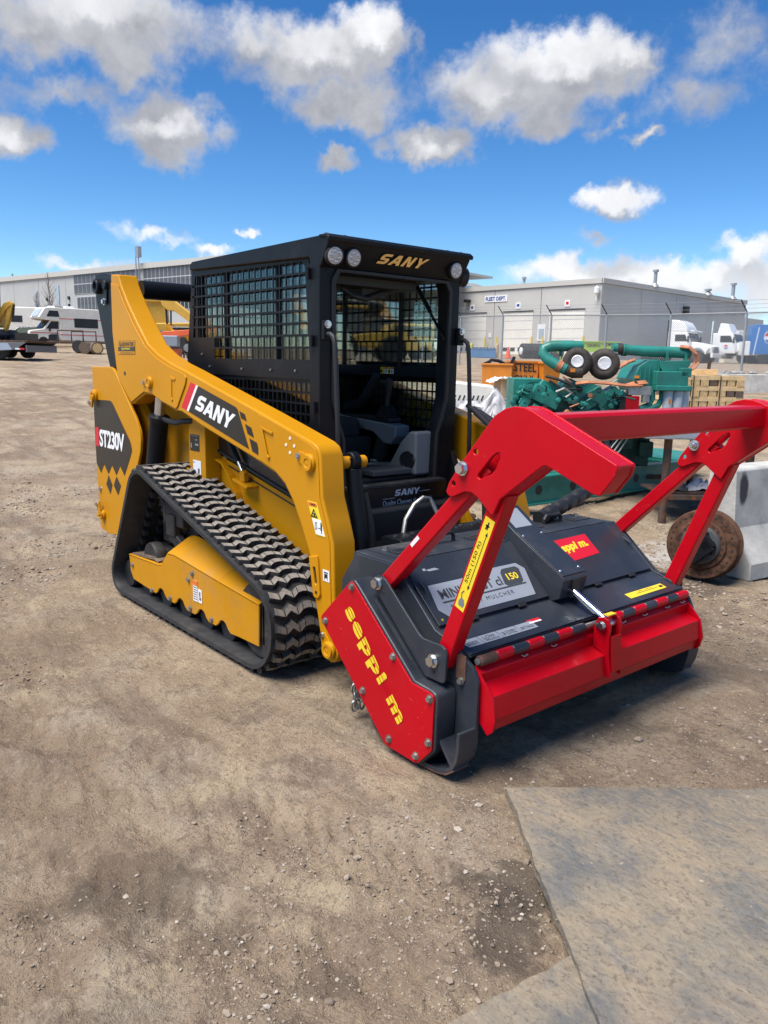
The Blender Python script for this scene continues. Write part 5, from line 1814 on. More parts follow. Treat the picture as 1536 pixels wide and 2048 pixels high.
    for k in (.008, .028):
        q = [p0 + upv * k, p1 + upv * k, p1 + upv * (k + .0035), p0 + upv * (k + .0035)]
        sb.quadsheet([v + nrm * .0016 for v in q], .0006, nrm)
    sb.build('stencil_bridge', 'red', case)
    # scratch on the case
    MB().beam((1.765, -.9055, .632), (2.0, -.9055, .437), .012, .005, (0, 0, 1)).build('weld_bead', 'hood_grey', case)
    # --- hood
    hd = MB().prism([(1.46, .66), (1.46, .752), (1.475, .765), (1.772, .765), (1.86, .688), (1.86, .60)], 'y', -.784, .784).build('hood', 'hood_dusty', ML, bevel=0.006)
    MB().box((1.62, -.40, .7675), (.26, .66, .004)).build('hood_lid', 'hood_dusty', hd, bevel=0.0015)
    MB().box((1.62, .44, .7675), (.26, .58, .004)).build('hood_lid', 'hood_grey', hd, bevel=0.0015)
    sl = Vector((2.019 - 1.772, 0, .549 - .765))
    L = sl.length
    sl.normalize()
    sn = Vector((-sl.z, 0, sl.x)).normalized()
    if sn.z < 0:
        sn = -sn

    def slope(y, t, lift=0.0):       # t metres down from the crease
        return Vector((1.772, y, .765)) + sl * t + sn * lift
    for (ya, yb) in ((-.775, -.075), (.115, .775)):
        mb = MB().quadsheet([slope(ya, -.004, 0), slope(yb, -.004, 0), slope(yb, L - .006, 0), slope(ya, L - .006, 0)], .007, sn)
        lid = mb.build('hood_door', 'hood_grey', ML, bevel=0.003)
        tb = MB()
        for q in (.28, .72):
            y = ya + (yb - ya) * q
            c = slope(y, L - .002, .006)
            R = Matrix((sl, Vector((0, 1, 0)), sn)).transposed()
            tb.box(c, (.022, .05, .010), R)
        tb.build('hinge_tab', 'black_plastic', lid, bevel=0.002)
    MB().prism([(1.76, .758), (2.019, .538), (2.019, .50), (1.72, .66)], 'y', -.784, .784).build('slope_backing', 'hood_grey', ML)
    # decals on the doors
    def sdec(q, mat, lift, par=ML):
        return MB().quadsheet([slope(y, t, lift) for y, t in q], .0008, sn).build('decal', mat, par)
    sdec([(-.715, .135), (-.425, .135), (-.42, .118), (-.145, .118), (-.110, .155), (-.150, .295), (-.70, .295), (-.735, .255)], 'grey_decal', .0075)
    sdec([(-.275, .150), (-.255, .134), (-.165, .134), (-.148, .150), (-.168, .213), (-.185, .222), (-.28, .222), (-.292, .210)], 'print_dark', .0085)
    pr = MB()
    letter(pr, 'MINIFORST cl', slope(-.685, .212, .009), slope(-.300, .212, .009), slope(-.685, .165, .009), .0004, sn, bold=.02)
    pr.quadsheet([slope(-.69, .224, .009), slope(-.16, .224, .009), slope(-.16, .231, .009), slope(-.69, .231, .009)], .0004, sn)
    letter(pr, 'FORESTRY MULCHER', slope(-.66, .266, .009), slope(-.27, .266, .009), slope(-.66, .246, .009), .0004, sn, spacing=1.35)
    pr.build('lettering', 'print_dark', ML)
    pr = MB()
    letter(pr, '150', slope(-.255, .198, .0095), slope(-.182, .198, .0095), slope(-.255, .162, .0095), .0004, sn, bold=.025)
    pr.build('lettering', 'yellow_decal', ML)
    sdec([(.130, .045), (.465, .040), (.470, .165), (.215, .180)], 'red_decal', .0075)
    pr = MB()
    letter(pr, 'seppi m.', slope(.185, .135, .0085), slope(.435, .125, .0085), slope(.185, .075, .0085), .0004, sn, bold=.05, shear=0.1)
    pr.build('lettering', 'yellow_decal', ML)
    MB().quadsheet([slope(-.69, .05, .0075), slope(-.675, .05, .0075), slope(-.675, .062, .0075), slope(-.69, .062, .0075)], .0006, sn).quadsheet([slope(-.675, .058, .0075), slope(-.62, .056, .0075), slope(-.60, .068, .0075), slope(-.66, .068, .0075)], .0004, sn).build('scuff', 'grey_decal', ML)
    # --- lower deck plate to the hinge
    l0, l1 = Vector((2.019, 0, .541)), Vector((2.205, 0, .487))
    ld = (l1 - l0)
    LL = ld.length
    ld.normalize()
    lnn = Vector((-ld.z, 0, ld.x))
    if lnn.z < 0:
        lnn = -lnn

    def deck(y, t, lift=0.0):
        return l0 + ld * t + Vector((0, y, 0)) + lnn * lift
    dk = MB().quadsheet([deck(-.784, 0, -.012), deck(.784, 0, -.012), deck(.784, LL, -.012), deck(-.784, LL, -.012)], .012, lnn).build('deck_plate', 'hood_grey', ML, bevel=0.003)
    MB().quadsheet([deck(-.784, LL - .02, .0), deck(.784, LL - .02, .0), deck(.784, LL - .004, .0), deck(-.784, LL - .004, .0)], .008, lnn).build('deck_rib', 'hood_grey', dk, bevel=0.003)
    yb = -.755
    for k, (a, w) in enumerate(((0, .09), (.094, .11), (.208, .11), (.322, .11))):
        MB().quadsheet([deck(yb + a, .10 - 0, .0008), deck(yb + a + w, .10, .0008), deck(yb + a + w + (.012 if k < 3 else -.0), .148, .0008), deck(yb + a + .01, .148, .0008)], .0008, lnn).build('decal', 'grey_decal', dk)
    pr = MB()
    for txt, a, w, t0, t1 in (('INSIDE', .015, .06, .138, .118), ('LOW', .115, .07, .128, .108), ('PROFILE', .118, .075, .142, .131), ('3', .222, .018, .138, .118), ('ZONEN', .246, .06, .128, .116), ('CUTTING', .246, .06, .141, .131), ('SETTINGS', .338, .08, .138, .122)):
        letter(pr, txt, deck(yb + a, t0, .0018), deck(yb + a + w, t0, .0018), deck(yb + a, t1, .0018), .0004, lnn, bold=.01)
    pr.build('print', 'print_dark', dk)
    MB().quadsheet([deck(-.345, .092, .0008), deck(-.262, .092, .0008), deck(-.262, .118, .0008), deck(-.345, .118, .0008)], .0006, lnn).build('decal', 'red_decal', dk)
    MB().quadsheet([deck(-.342, .108, .0016), deck(-.265, .108, .0016), deck(-.265, .117, .0016), deck(-.342, .117, .0016)], .0006, lnn).build('decal', 'white_decal', dk)
    MB().quadsheet([deck(.375, .110, .0008), deck(.695, .108, .0008), deck(.695, .148, .0008), deck(.375, .150, .0008)], .0008, lnn).build('decal', 'yellow_decal', dk)
    pr = MB()
    pr.quadsheet([deck(.45, .128, .0018), deck(.64, .127, .0018), deck(.64, .130, .0018), deck(.45, .131, .0018)], .0004, lnn)
    letter(pr, '50m (150 ft)', deck(.48, .124, .0018), deck(.60, .124, .0018), deck(.48, .114, .0018), .0004, lnn)
    pr.quadsheet([deck(.655, .120, .0018), deck(.685, .120, .0018), deck(.685, .136, .0018), deck(.655, .136, .0018)], .0004, lnn)
    pr.build('print', 'black_decal', dk)
    # --- hinge: alternating knuckles on one rod
    H = (2.229, .470)
    rod = MB().cyl((H[0], -.775, H[1]), (H[0], .775, H[1]), .013, 14).build('hinge_rod', 'zinc', ML)
    ys = np.linspace(-.765, .765, 17)
    for k in range(16):
        if k in (7, 8):
            continue
        red = k % 2 == 1
        kn = MB().lathe([(.018, 0), (.0215, .004), (.0215, ys[1] - ys[0] - .006), (.018, ys[1] - ys[0] - .003)], (H[0], ys[k] + .001, H[1]), (0, 1, 0), 18)
        kn.build('hinge_knuckle', 'red' if red else ('rust_edge' if k == 0 else 'hood_grey'), rod)
    cp = MB()
    for y in (-.52, -.33, .18, .36, .56, .70):
        cp.tube([(2.238, y, .442), (2.245, y + .01, .436), (2.252, y + .02, .445), (2.246, y + .03, .438)], .003, 5)
    cp.build('lynch_pin', 'zinc', rod)
    # --- red flap
    fp = [(2.216, .452), (2.246, .424), (2.238, .378), (2.262, .366), (2.312, .352), (2.326, .262), (2.318, .252), (2.304, .206)]
    th = .010
    mb = MB()
    n = len(fp)
    outp, inp = [], []
    for i, (x, z) in enumerate(fp):
        t = Vector((fp[min(i + 1, n - 1)][0] - fp[max(i - 1, 0)][0], fp[min(i + 1, n - 1)][1] - fp[max(i - 1, 0)][1])).normalized()
        nx, nz = -t[1], t[0]
        outp.append((x, z))
        inp.append((x + t[1] * th, z - t[0] * th) if False else (x - abs(nx) * th * .9, z - abs(nz) * th * .9))
    mb.prism(outp + inp[::-1], 'y', -.768, .768)
    fl = mb.build('flap', 'red', ML, bevel=0.003, sharp=12)
    fl['label'] = 'red folded front flap'
    for s in (-1, 1):
        ep = [(2.225, .448), (2.248, .425), (2.318, .354), (2.338, .268), (2.326, .214), (2.300, .192), (2.254, .236), (2.240, .36)]
        MB().prism(ep, 'y', min(s * .768, s * .779), max(s * .768, s * .779)).build('flap_end', 'red', fl, bevel=0.002)
    lug = [(2.245, .470), (2.262, .512), (2.290, .522), (2.318, .512), (2.330, .485), (2.326, .44), (2.330, .36), (2.342, .29), (2.345, .255), (2.325, .255), (2.31, .352), (2.245, .378)]
    for y in (-.035, .045):
        MB().prism(lug, 'y', y - .006, y + .006).build('flap_lug', 'red', fl, bevel=0.002)
    MB().prism([(2.325, .44), (2.334, .44), (2.350, .28), (2.340, .28)], 'y', -.03, .04).build('lug_web', 'red', fl, bevel=0.002)
    pn = MB().cyl((2.292, -.055, .485), (2.292, .065, .485), .017, 18)
    pn.hexbolt((2.292, -.05, .485), (0, -1, 0), .016, .012)
    pn.hexbolt((2.268, -.042, .478), (0, -1, 0), .009, .010)
    pn.build('pin', 'bright_metal', fl)
    MB().box((2.292, .005, .5275), (.028, .06, .004)).build('decal', 'yellow_decal', fl)
    # --- central cover of the flap cylinder
    yc0, yc1 = -.075, .105
    bx = [(1.60, .767), (1.62, .90), (1.655, .912), (1.80, .815), (2.085, .66), (2.095, .645), (2.075, .555), (2.02, .53), (1.80, .70)]
    cbx = MB().prism(bx, 'y', yc0, yc1).build('cylinder_cover', 'hood_grey', ML, bevel=0.005)
    e1 = Vector((2.085 - 1.80, 0, .66 - .815))
    en = Vector((.155, 0, .285)).normalized()
    MB().quadsheet([Vector((1.800, yc0 + .004, .815)), Vector((1.800, yc1 - .004, .815)), Vector((2.082, yc1 - .004, .6617)), Vector((2.082, yc0 + .004, .6617))], .005, en).build('cover_plate', 'hood_grey', cbx, bevel=0.002)
    bo = MB()
    for (x, z) in ((1.83, .799), (2.055, .677)):
        for y in (yc0 + .022, yc1 - .022):
            bo.hexbolt(Vector((x, y, z)) + en * .005, en, .007, .005)
    bo.build('bolts', 'bright_metal', cbx)
    fn = Vector((.097, 0, .145)).normalized()
    MB().quadsheet([Vector((1.672, yc0 + .03, .9005)), Vector((1.672, yc1 - .03, .9005)), Vector((1.775, yc1 - .03, .8316)), Vector((1.775, yc0 + .03, .8316))], .0012, Vector((.0969, 0, .145)).normalized()).build('decal', 'grey_decal', cbx)
    MB().box((2.086, .015, .60), (.03, .05, .085)).build('cylinder_slot', 'black_plastic', cbx)
    MB().cyl((2.06, .005, .60), (2.292, .005, .485), .0165, 20).build('cylinder_rod', 'chrome', ML)
    # --- hood-top fittings: handles, slotted vents, hoses
    for y, x in ((-.36, 1.60), (.46, 1.60)):
        MB().tube([(x, y - .07, .766), (x, y - .07, .795), (x, y - .055, .812), (x, y + .055, .812), (x, y + .07, .795), (x, y + .07, .766)], .010, 10).build('hood_handle', 'dark_iron', hd)
    for y in (-.62, -.14, .26, .66):
        vo = MB().box((1.62, y, .7705), (.06, .15, .004)).build('vent', 'black_plastic', hd)
        vv = MB()
        for q in range(3):
            vv.box((1.60 + .02 * q, y, .7745), (.006, .11, .004))
        vv.build('vent_tongue', 'bright_metal', vo)
    hb = MB()
    for (x, y) in ((1.56, -.68), (1.56, .72), (1.70, -.20), (1.54, .05)):
        hb.hexbolt((x, y, .768), (0, 0, 1), .012, .014)
    hb.build('bolts', 'zinc', hd)
    # coupler carrier behind the hood
    cr = MB().box((1.40, 0, .45), (.10, 1.30, .46)).box((1.42, 0, .70), (.10, 1.20, .03))
    for s in (-1, 1):
        cr.box((1.46, s * .60, .45), (.14, .03, .5))
    cr.build('carrier', 'hood_grey', ML, bevel=0.006)
    sp = MB().prism([(1.22, .70), (1.38, .70), (1.38, .735), (1.36, .745), (1.24, .745), (1.22, .735)], 'y', -.42, .36).build('step_bar', 'black_steel', ML, bevel=0.004)
    for k in range(13):
        MB().lathe([(.014, 0), (.012, .006), (.007, .006), (.006, .001)], (1.30 + .03 * (k % 2) - .015, -.38 + .058 * k, .745), (0, 0, 1), 8).build('grip_stud', 'dark_iron', sp)
    MB().tube([(1.25, -.30, .66), (1.22, -.27, .74), (1.20, -.24, .80), (1.20, -.18, .875), (1.20, -.12, .905), (1.20, -.07, .895), (1.24, -.04, .80), (1.28, -.02, .72)], .0115, 10).build('grab_bar', 'zinc', ML)
    # spiral-wrapped hydraulic hose bundle on the far side
    path = [Vector(p) for p in ((1.56, .40, .79), (1.53, .58, .82), (1.50, .78, .855), (1.47, .98, .90), (1.44, 1.14, .96), (1.40, 1.24, 1.06), (1.34, 1.24, 1.17), (1.24, 1.12, 1.235), (1.12, .92, 1.24), (1.02, .78, 1.20))]
    fine = []
    for i in range(len(path) - 1):
        p_, a, b, q_ = path[max(i - 1, 0)], path[i], path[i + 1], path[min(i + 2, len(path) - 1)]
        for k in range(14):
            t = k / 14
            fine.append(0.5 * ((2 * a) + (b - p_) * t + (2 * p_ - 5 * a + 4 * b - q_) * t * t + (3 * a - p_ - 3 * b + q_) * t ** 3))
    rr = [.036 + (.006 if (i % 7) < 5 else -.003) if i < 62 else .020 for i in range(len(fine))]
    MB().tube(fine, rr, 14).build('hose_bundle', 'hose', ML)
    # rotor with teeth
    ro = MB().cyl((1.97, -.78, .225), (1.97, .78, .225), .115, 26).build('rotor', 'dark_iron', ML)
    tt = MB()
    tt.prism([(-.035, 0), (.035, 0), (.030, .045), (.012, .060), (-.030, .050)], 'y', -.022, .022)
    tt.prism([(.010, .035), (.030, .040), (.040, .085), (.022, .082)], 'y', -.024, .024)
    tme = tt.mesh('tooth', 'brown_steel')
    ms = []
    for k in range(34):
        y = -.74 + 1.48 * k / 33
        a = k * 2.4
        R = Matrix.Rotation(a, 4, 'Y')
        R.translation = Vector((1.97 + .112 * math.sin(a), y, .225 + .112 * math.cos(a)))
        ms.append(R)
    place_copies(tme, 'tooth', ro, ms)
    # rear chain curtain
    lk = MB()
    for k in range(6):
        z = .245 - k * .042
        pts = []
        for q in range(12):
            a = 2 * PI * q / 12
            u, w = .013 * math.cos(a), .024 * math.sin(a)
            pts.append((u, 0, z + w) if k % 2 == 0 else (0, u, z + w))
        lk.tube(pts, .0055, 6, closed=True)
    cme = lk.mesh('chain', 'zinc')
    ms = []
    for k in range(26):
        m = Matrix.Rotation(random.uniform(-.4, .4), 4, 'Z')
        m.translation = Vector((1.56 + (.03 if k % 2 else 0), -.745 + .0595 * k, .02 + random.uniform(-.006, .006)))
        ms.append(m)
    for s_ in (-.79, -.805, -.83):
        m = Matrix.Rotation(random.uniform(-.4, .4), 4, 'Z')
        m.translation = Vector((1.53 + random.uniform(-.03, .03), s_, .02))
        ms.append(m)
    place_copies(cme, 'chain', ML, ms)
    # small fittings on the front of the side plate
    MB().box((2.175, -.8045, .44), (.05, .003, .10)).build('scuff_plate', 'rust_edge', ML, bevel=0.0)
    MB().hexbolt((2.18, -.806, .385), (0, -1, 0), .012, .012).build('bolt', 'zinc', ML)
    hb = MB().tube([(1.955, -.74, .535), (1.975, -.735, .56), (1.99, -.735, .535)], .006, 6)
    hb.build('shackle', 'dark_iron', ML)
    MB().quadsheet([Vector((1.965, -.76, .565)), Vector((2.01, -.745, .58)), Vector((2.005, -.742, .555)), Vector((1.96, -.757, .54))], .001, (0.2, -1, .6)).build('tag', 'yellow_decal', ML)


build_mulcher()


# ================================================================== THINGS STANDING CLOSE BEHIND
def at(a, b, dz=0.0):
    x, y = wxy(a, b)
    return (x, y, terrain(x, y) + dz)


def vyaw(ha, hb):
    return YAW + math.atan2(hb, ha)


def build_engine():
    a0, b0 = 2.43, 9.4
    T = thing('diesel_engine', 'large teal green diesel engine on a skid, two turbochargers capped with foil', 'engine', at(a0, b0), YAW)
    s = 1 / 171.5

    def e(u, v):
        return (u - 1200) * s, 1.47 - (v - 732) * s
    G = 'engine_green'
    # skid: two long rails, cross members, tapered nose; it runs away to the right
    sk = Matrix.Rotation(0.66, 3, 'Z')

    def S3(x, y, z):
        v = sk @ Vector((x, y, 0))
        return (v.x - .15, v.y + .05, z)
    for yy in (-.62, .55):
        r = MB()
        for zz, w, h in ((.03, .12, .02), (.31, .12, .02), (.17, .02, .27)):
            r.box(S3(0, yy, zz), (3.3, w, h), sk)
        r.build('skid_rail', G, T, bevel=.003)
    for x in (-1.3, -.75, -.2, .4):
        MB().cyl(S3(x, -.634, .17), S3(x, -.60, .17), .05, 18).build('rail_hole', 'black_plastic', T)
    cm = MB()
    for x in (-1.5, -.6, .4, 1.3):
        cm.box(S3(x, 0, .22), (.12, 1.1, .16), sk)
    cm.build('cross_member', G, T, bevel=.004)
    ns = MB()
    pv = [S3(1.3, -.66, .33), S3(2.05, -.50, .36), S3(2.05, .45, .36), S3(1.3, .62, .33), S3(1.3, -.66, .05), S3(1.75, -.52, .22), S3(1.75, .47, .22), S3(1.3, .62, .05)]
    ns.add(pv, [(0, 1, 2, 3), (4, 7, 6, 5), (0, 4, 5, 1), (1, 5, 6, 2), (2, 6, 7, 3), (3, 7, 4, 0)])
    ns.build('skid_nose', G, T, bevel=.01)
    # block and sump
    MB().box((.0, .25, .62), (1.35, .95, .62)).box((.05, .25, .38), (1.15, .7, .3)).build('engine_block', 'engine_dark', T, bevel=.02)
    lo = MB()
    for x, z, w, h in ((.10, .70, .22, .16), (.34, .62, .2, .2), (.58, .74, .24, .14), (.60, .52, .16, .18), (.18, .46, .2, .12), (-.2, .66, .25, .25), (-.45, .55, .2, .3)):
        lo.box((x, -.27, z), (w, .14, h))
    lo.build('side_housing', 'engine_dark', T, bevel=.015)
    # cylinder heads and rocker covers in a vee
    for cx, cz, ry in ((-.60, 1.10, .42), (-.30, 1.12, .42), (-.10, 1.08, -.55), (.16, 1.04, -.55)):
        R = Matrix.Rotation(ry, 3, 'Y')
        rc = MB().box((cx, -.28, cz), (.33, .32, .18), R).box(Vector((cx, -.28, cz)) + R @ Vector((0, 0, .12)), (.27, .27, .08), R, (.86, .86))
        o = rc.build('rocker_cover', G, T, bevel=.012)
        bo = MB()
        for dx in (-.12, 0, .12):
            bo.hexbolt(Vector((cx, -.28, cz)) + R @ Vector((dx, -.152, .03)), (0, -1, 0), .012, .01)
        bo.build('bolts', 'dark_iron', o)
        hd_ = MB().box(Vector((cx, -.24, cz)) + R @ Vector((0, 0, -.16)), (.28, .30, .16), R)
        hd_.build('cylinder_head', 'engine_dark', o, bevel=.01)
    gh = MB()
    gh.prism([(-.93, .90), (-.96, 1.08), (-.90, 1.20), (-.76, 1.28), (-.64, 1.27), (-.62, 1.08), (-.66, .92), (-.76, .80), (-.88, .80)], 'y', -.30, -.10)
    gh.box((-.80, -.05, 1.10), (.32, .5, .40))
    gh.build('gear_housing', G, T, bevel=.015)
    sc = MB()
    for q in range(7):
        sc.lathe([(.035, 0), (.035, .03), (.02, .035)], (-.955 + .03 * abs(q - 3), -.30, .86 + .055 * q), (0, -1, 0), 12)
    sc.build('flange_lobe', G, T)
    for pts in ([(-.86, .86), (-.80, .80), (-.62, .80), (-.46, .82), (-.30, .90), (-.12, .86), (.02, .80)], [(.28, 1.12), (.36, 1.02), (.34, .90), (.26, .84)]):
        MB().tube([(x, -.46, z) for x, z in pts], .026, 8).build('coolant_pipe', G, T)
    MB().tube([(-.56, -.47, .86), (-.44, -.49, .90), (-.30, -.48, .885)], .022, 8).build('rubber_hose', 'copper', T)
    MB().prism([(-.42, .82), (.02, .80), (.06, .92), (-.04, .97), (-.40, .95)], 'y', -.46, -.40).build('side_cover', G, T, bevel=.006)
    MB().prism([(.06, .90), (.22, .90), (.28, 1.06), (.24, 1.16), (.10, 1.14), (.04, 1.02)], 'y', -.44, -.2).build('pump_housing', G, T, bevel=.012)
    # small castings, bosses, bolts and fuel fittings over the vee and the front
    rnd = random.Random(11)
    for k in range(54):
        x, z = rnd.uniform(-.88, .36), rnd.uniform(.84, 1.22)
        y = -.44 - rnd.uniform(0, .05)
        mt = rnd.choice((G, G, G, 'engine_dark', 'engine_dark', 'turbo_iron', 'copper'))
        mb = MB()
        kind = k % 3
        ry = Matrix.Rotation(rnd.uniform(-.6, .6), 3, 'Y')
        if kind == 0:
            mb.box((x, y, z), (rnd.uniform(.04, .11), .06, rnd.uniform(.03, .08)), ry)
        elif kind == 1:
            mb.lathe([(.03, 0), (.03, .03), (.018, .035), (.018, .05), (.001, .05)], (x, y, z), (rnd.uniform(-.3, .3), -1, rnd.uniform(-.3, .3)), 12)
        else:
            mb.tube([(x, y, z), (x + rnd.uniform(-.08, .08), y - .03, z + .05), (x + rnd.uniform(-.12, .12), y - .02, z + rnd.uniform(.06, .12))], .010, 6)
        mb.build('fitting', mt, T, bevel=.004 if kind == 0 else 0)
    # turbochargers
    for cx, cz, R0, dirx in ((.035, 1.48, .178, 1), (-.265, 1.495, .168, -1)):
        ax = Vector((-.30 if dirx > 0 else -.35, -1, .05)).normalized()
        c = Vector((cx, -.40, cz))
        t = MB()
        ring = []
        for q in range(28):
            ang = 2 * PI * q / 28
            rr = R0 * (.62 + .06 * math.cos(ang))
            u = ax.orthogonal().normalized()
            w = ax.cross(u)
            ring.append(c + (u * math.cos(ang) + w * math.sin(ang)) * rr)
        t.tube(ring, R0 * .36, 12, closed=True)
        t.lathe([(R0 * .62, -.20), (R0 * .66, -.05), (R0 * .70, .0), (R0 * .55, .03), (R0 * .50, .055), (R0 * .44, .055), (R0 * .42, .03)], c, ax, 26)
        t.cyl(c - ax * .20, c - ax * .42, R0 * .62, 22, R0 * .52)
        tb = t.build('turbocharger', 'turbo_iron', T, bevel=0.0)
        fin = MB()
        for q in range(12):
            ang = 2 * PI * q / 12
            d = u * math.cos(ang) + w * math.sin(ang)
            fin.beam(c + d * R0 * .52 + ax * .045, c + d * R0 * .82 + ax * .035, .010, .03, ax)
        fin.build('rib', 'turbo_iron', tb)
        MB().lathe([(R0 * .40, .05), (R0 * .41, .062), (R0 * .36, .066), (R0 * .2, .060), (.001, .064)], c, ax, 24).build('foil_cap', 'foil', tb)
        MB().box(c + Vector((dirx * .10, -.05, .12 if dirx > 0 else -.13)), (.05, .01, .02), Matrix.Rotation(.1 * dirx, 3, 'Y')).build('plate', 'zinc', tb)
    # charge-air pipes
    MB().tube([(.12, -.36, 1.655), (.28, -.36, 1.632), (.60, -.36, 1.622), (.99, -.36, 1.614)], [.055, .056, .06, .062], 20).build('charge_pipe', G, T)
    for x in (.24, .27):
        MB().lathe([(.060, -.012), (.068, -.010), (.068, .010), (.060, .012)], (x, -.36, 1.634), (1, 0, -.03), 20).build('clamp', G, T)
    MB().lathe([(.058, -.03), (.064, -.03), (.064, .03), (.058, .03)], (.20, -.36, 1.643), (1, 0, -.03), 20).build('sleeve', 'turbo_iron', T)
    MB().tube([(-.20, -.30, 1.665), (-.40, -.30, 1.665), (-.56, -.30, 1.66), (-.635, -.31, 1.63), (-.645, -.33, 1.575), (-.60, -.36, 1.515), (-.50, -.40, 1.45), (-.40, -.42, 1.405)], .060, 18).build('charge_pipe', G, T)
    MB().lathe([(.06, -.03), (.068, -.03), (.068, .03), (.06, .03)], (-.475, -.405, 1.438), (.8, -.15, -.45), 20).build('sleeve', 'copper', T)
    MB().tube([(-.40, -.42, 1.405), (-.32, -.42, 1.37), (-.22, -.42, 1.385)], [.058, .06, .07], 16).build('sleeve', 'turbo_iron', T)
    for x, y, z in ((-.44, -.28, 1.61), (.72, -.40, 1.56), (.93, -.40, 1.56)):
        MB().box((x, y, z), (.03, .05, .12)).build('pipe_bracket', G, T, bevel=.004)
    # aftercooler and filter head on the right
    ac = MB().prism([(.40, 1.18), (.36, 1.32), (.42, 1.46), (.52, 1.53), (.66, 1.54), (.66, 1.18)], 'y', -.40, .25).build('aftercooler', G, T, bevel=.02)
    ri = MB()
    for k in range(5):
        ri.box((.44 + .05 * k, -.41, 1.33), (.014, .02, .26))
    ri.build('rib', G, ac)
    MB().prism([(.64, 1.52), (.98, 1.53), (.98, 1.48), (.86, 1.32), (.74, 1.32), (.64, 1.46)], 'y', -.44, -.32).build('pipe_support', G, T, bevel=.006)
    fh = MB().box((.76, -.38, 1.33), (.36, .3, .16)).box((.78, -.40, 1.225), (.40, .32, .06)).box((.91, -.45, 1.40), (.12, .16, .10))
    fh.build('filter_head', G, T, bevel=.012)
    for x in (.75, .86, .95):
        MB().lathe([(.050, 0), (.054, .01), (.054, .26), (.048, .285), (.02, .30)], (x, -.46 + .05 * (x > .9), 1.215), (0, 0, -1), 18).build('oil_filter', 'filter_white', T)
    MB().box((.755, -.5145, 1.08), (.026, .003, .05)).build('filter_label', 'orange_paint', T)
    for dx in (0, .11):
        MB().tube([(.70 - dx, -.40, 1.20), (.70 - dx, -.42, 1.10), (.66 - dx, -.43, 1.03), (.56 - dx, -.44, .99), (.42, -.44, .97 - dx * .3)], .034, 10).build('coolant_pipe', G, T)
    MB().box((.345, -.47, 1.02), (.15, .08, .22)).build('control_box', 'red', T, bevel=.006)
    MB().box((.42, -.45, 1.19), (.26, .10, .10)).box((.50, -.46, 1.13), (.08, .06, .14)).build('mount_plate', 'zinc', T, bevel=.006)
    # wiring, straps, belts
    wi = MB()
    for k in range(6):
        x = .24 + .012 * k
        wi.tube([(x + .05, -.48, 1.16), (x - .02, -.50, 1.10 - .01 * k), (x - .03, -.50, 1.0), (x - .06, -.49, .92), (x - .12, -.47, .86)], .006, 5)
    for k in range(3):
        wi.tube([(.10 + .05 * k, -.34, .82), (.22 + .05 * k, -.42, .70), (.16 + .03 * k, -.44, .56), (.02, -.40, .47)], .010, 6)
    wi.build('wiring', 'hose', T)
    wh = MB()
    for k in range(3):
        wh.tube([(.16 + .05 * k, -.36, .82), (.24 + .05 * k, -.46, .66), (.12 + .06 * k, -.48, .50), (-.02, -.44, .44)], .008, 6)
    wh.build('wiring', 'filter_white', T)

    def strap(pts, w, mat='copper'):
        mb = MB()
        P = [Vector(p) for p in pts]
        for i in range(len(P) - 1):
            mb.beam(P[i], P[i + 1], w, .012, (0, -.5, 1))
        return mb.build('strap', mat, T)
    strap([(-.30, -.50, 1.255), (-.16, -.52, 1.275), (.05, -.54, 1.265), (.26, -.52, 1.245), (.44, -.50, 1.25)], .05)
    strap([(.28, -.50, 1.245), (.38, -.48, 1.27), (.50, -.46, 1.285)], .08)
    strap([(.16, -.2, 1.38), (.34, -.22, 1.50), (.42, -.25, 1.53)], .06)
    strap([(.86, -.40, 1.682), (.95, -.44, 1.675), (1.03, -.46, 1.60), (1.045, -.46, 1.52), (1.00, -.46, 1.45), (.90, -.46, 1.40)], .06)
    MB().tube([(-.62, -.42, 1.33), (-.50, -.46, 1.30), (-.36, -.48, 1.25), (-.22, -.50, 1.20), (-.44, -.48, 1.19), (-.58, -.44, 1.28)], .016, 8).build('hose', 'hose', T)
    MB().tube([(-.50, -.46, 1.16), (-.42, -.50, 1.20), (-.34, -.50, 1.15), (-.40, -.50, 1.10)], .018, 8).build('elbow', 'zinc', T)
    MB().box((-.34, -.50, 1.40), (.05, .02, .04)).box((.40, -.42, 1.34), (.05, .02, .03)).build('tape', 'orange_paint', T)
    MB().lathe([(.12, 0), (.125, .06), (.06, .09), (.001, .09)], (.0, -.50, .52), (0, -1, 0), 22).build('pulley', 'copper', T)


build_engine()


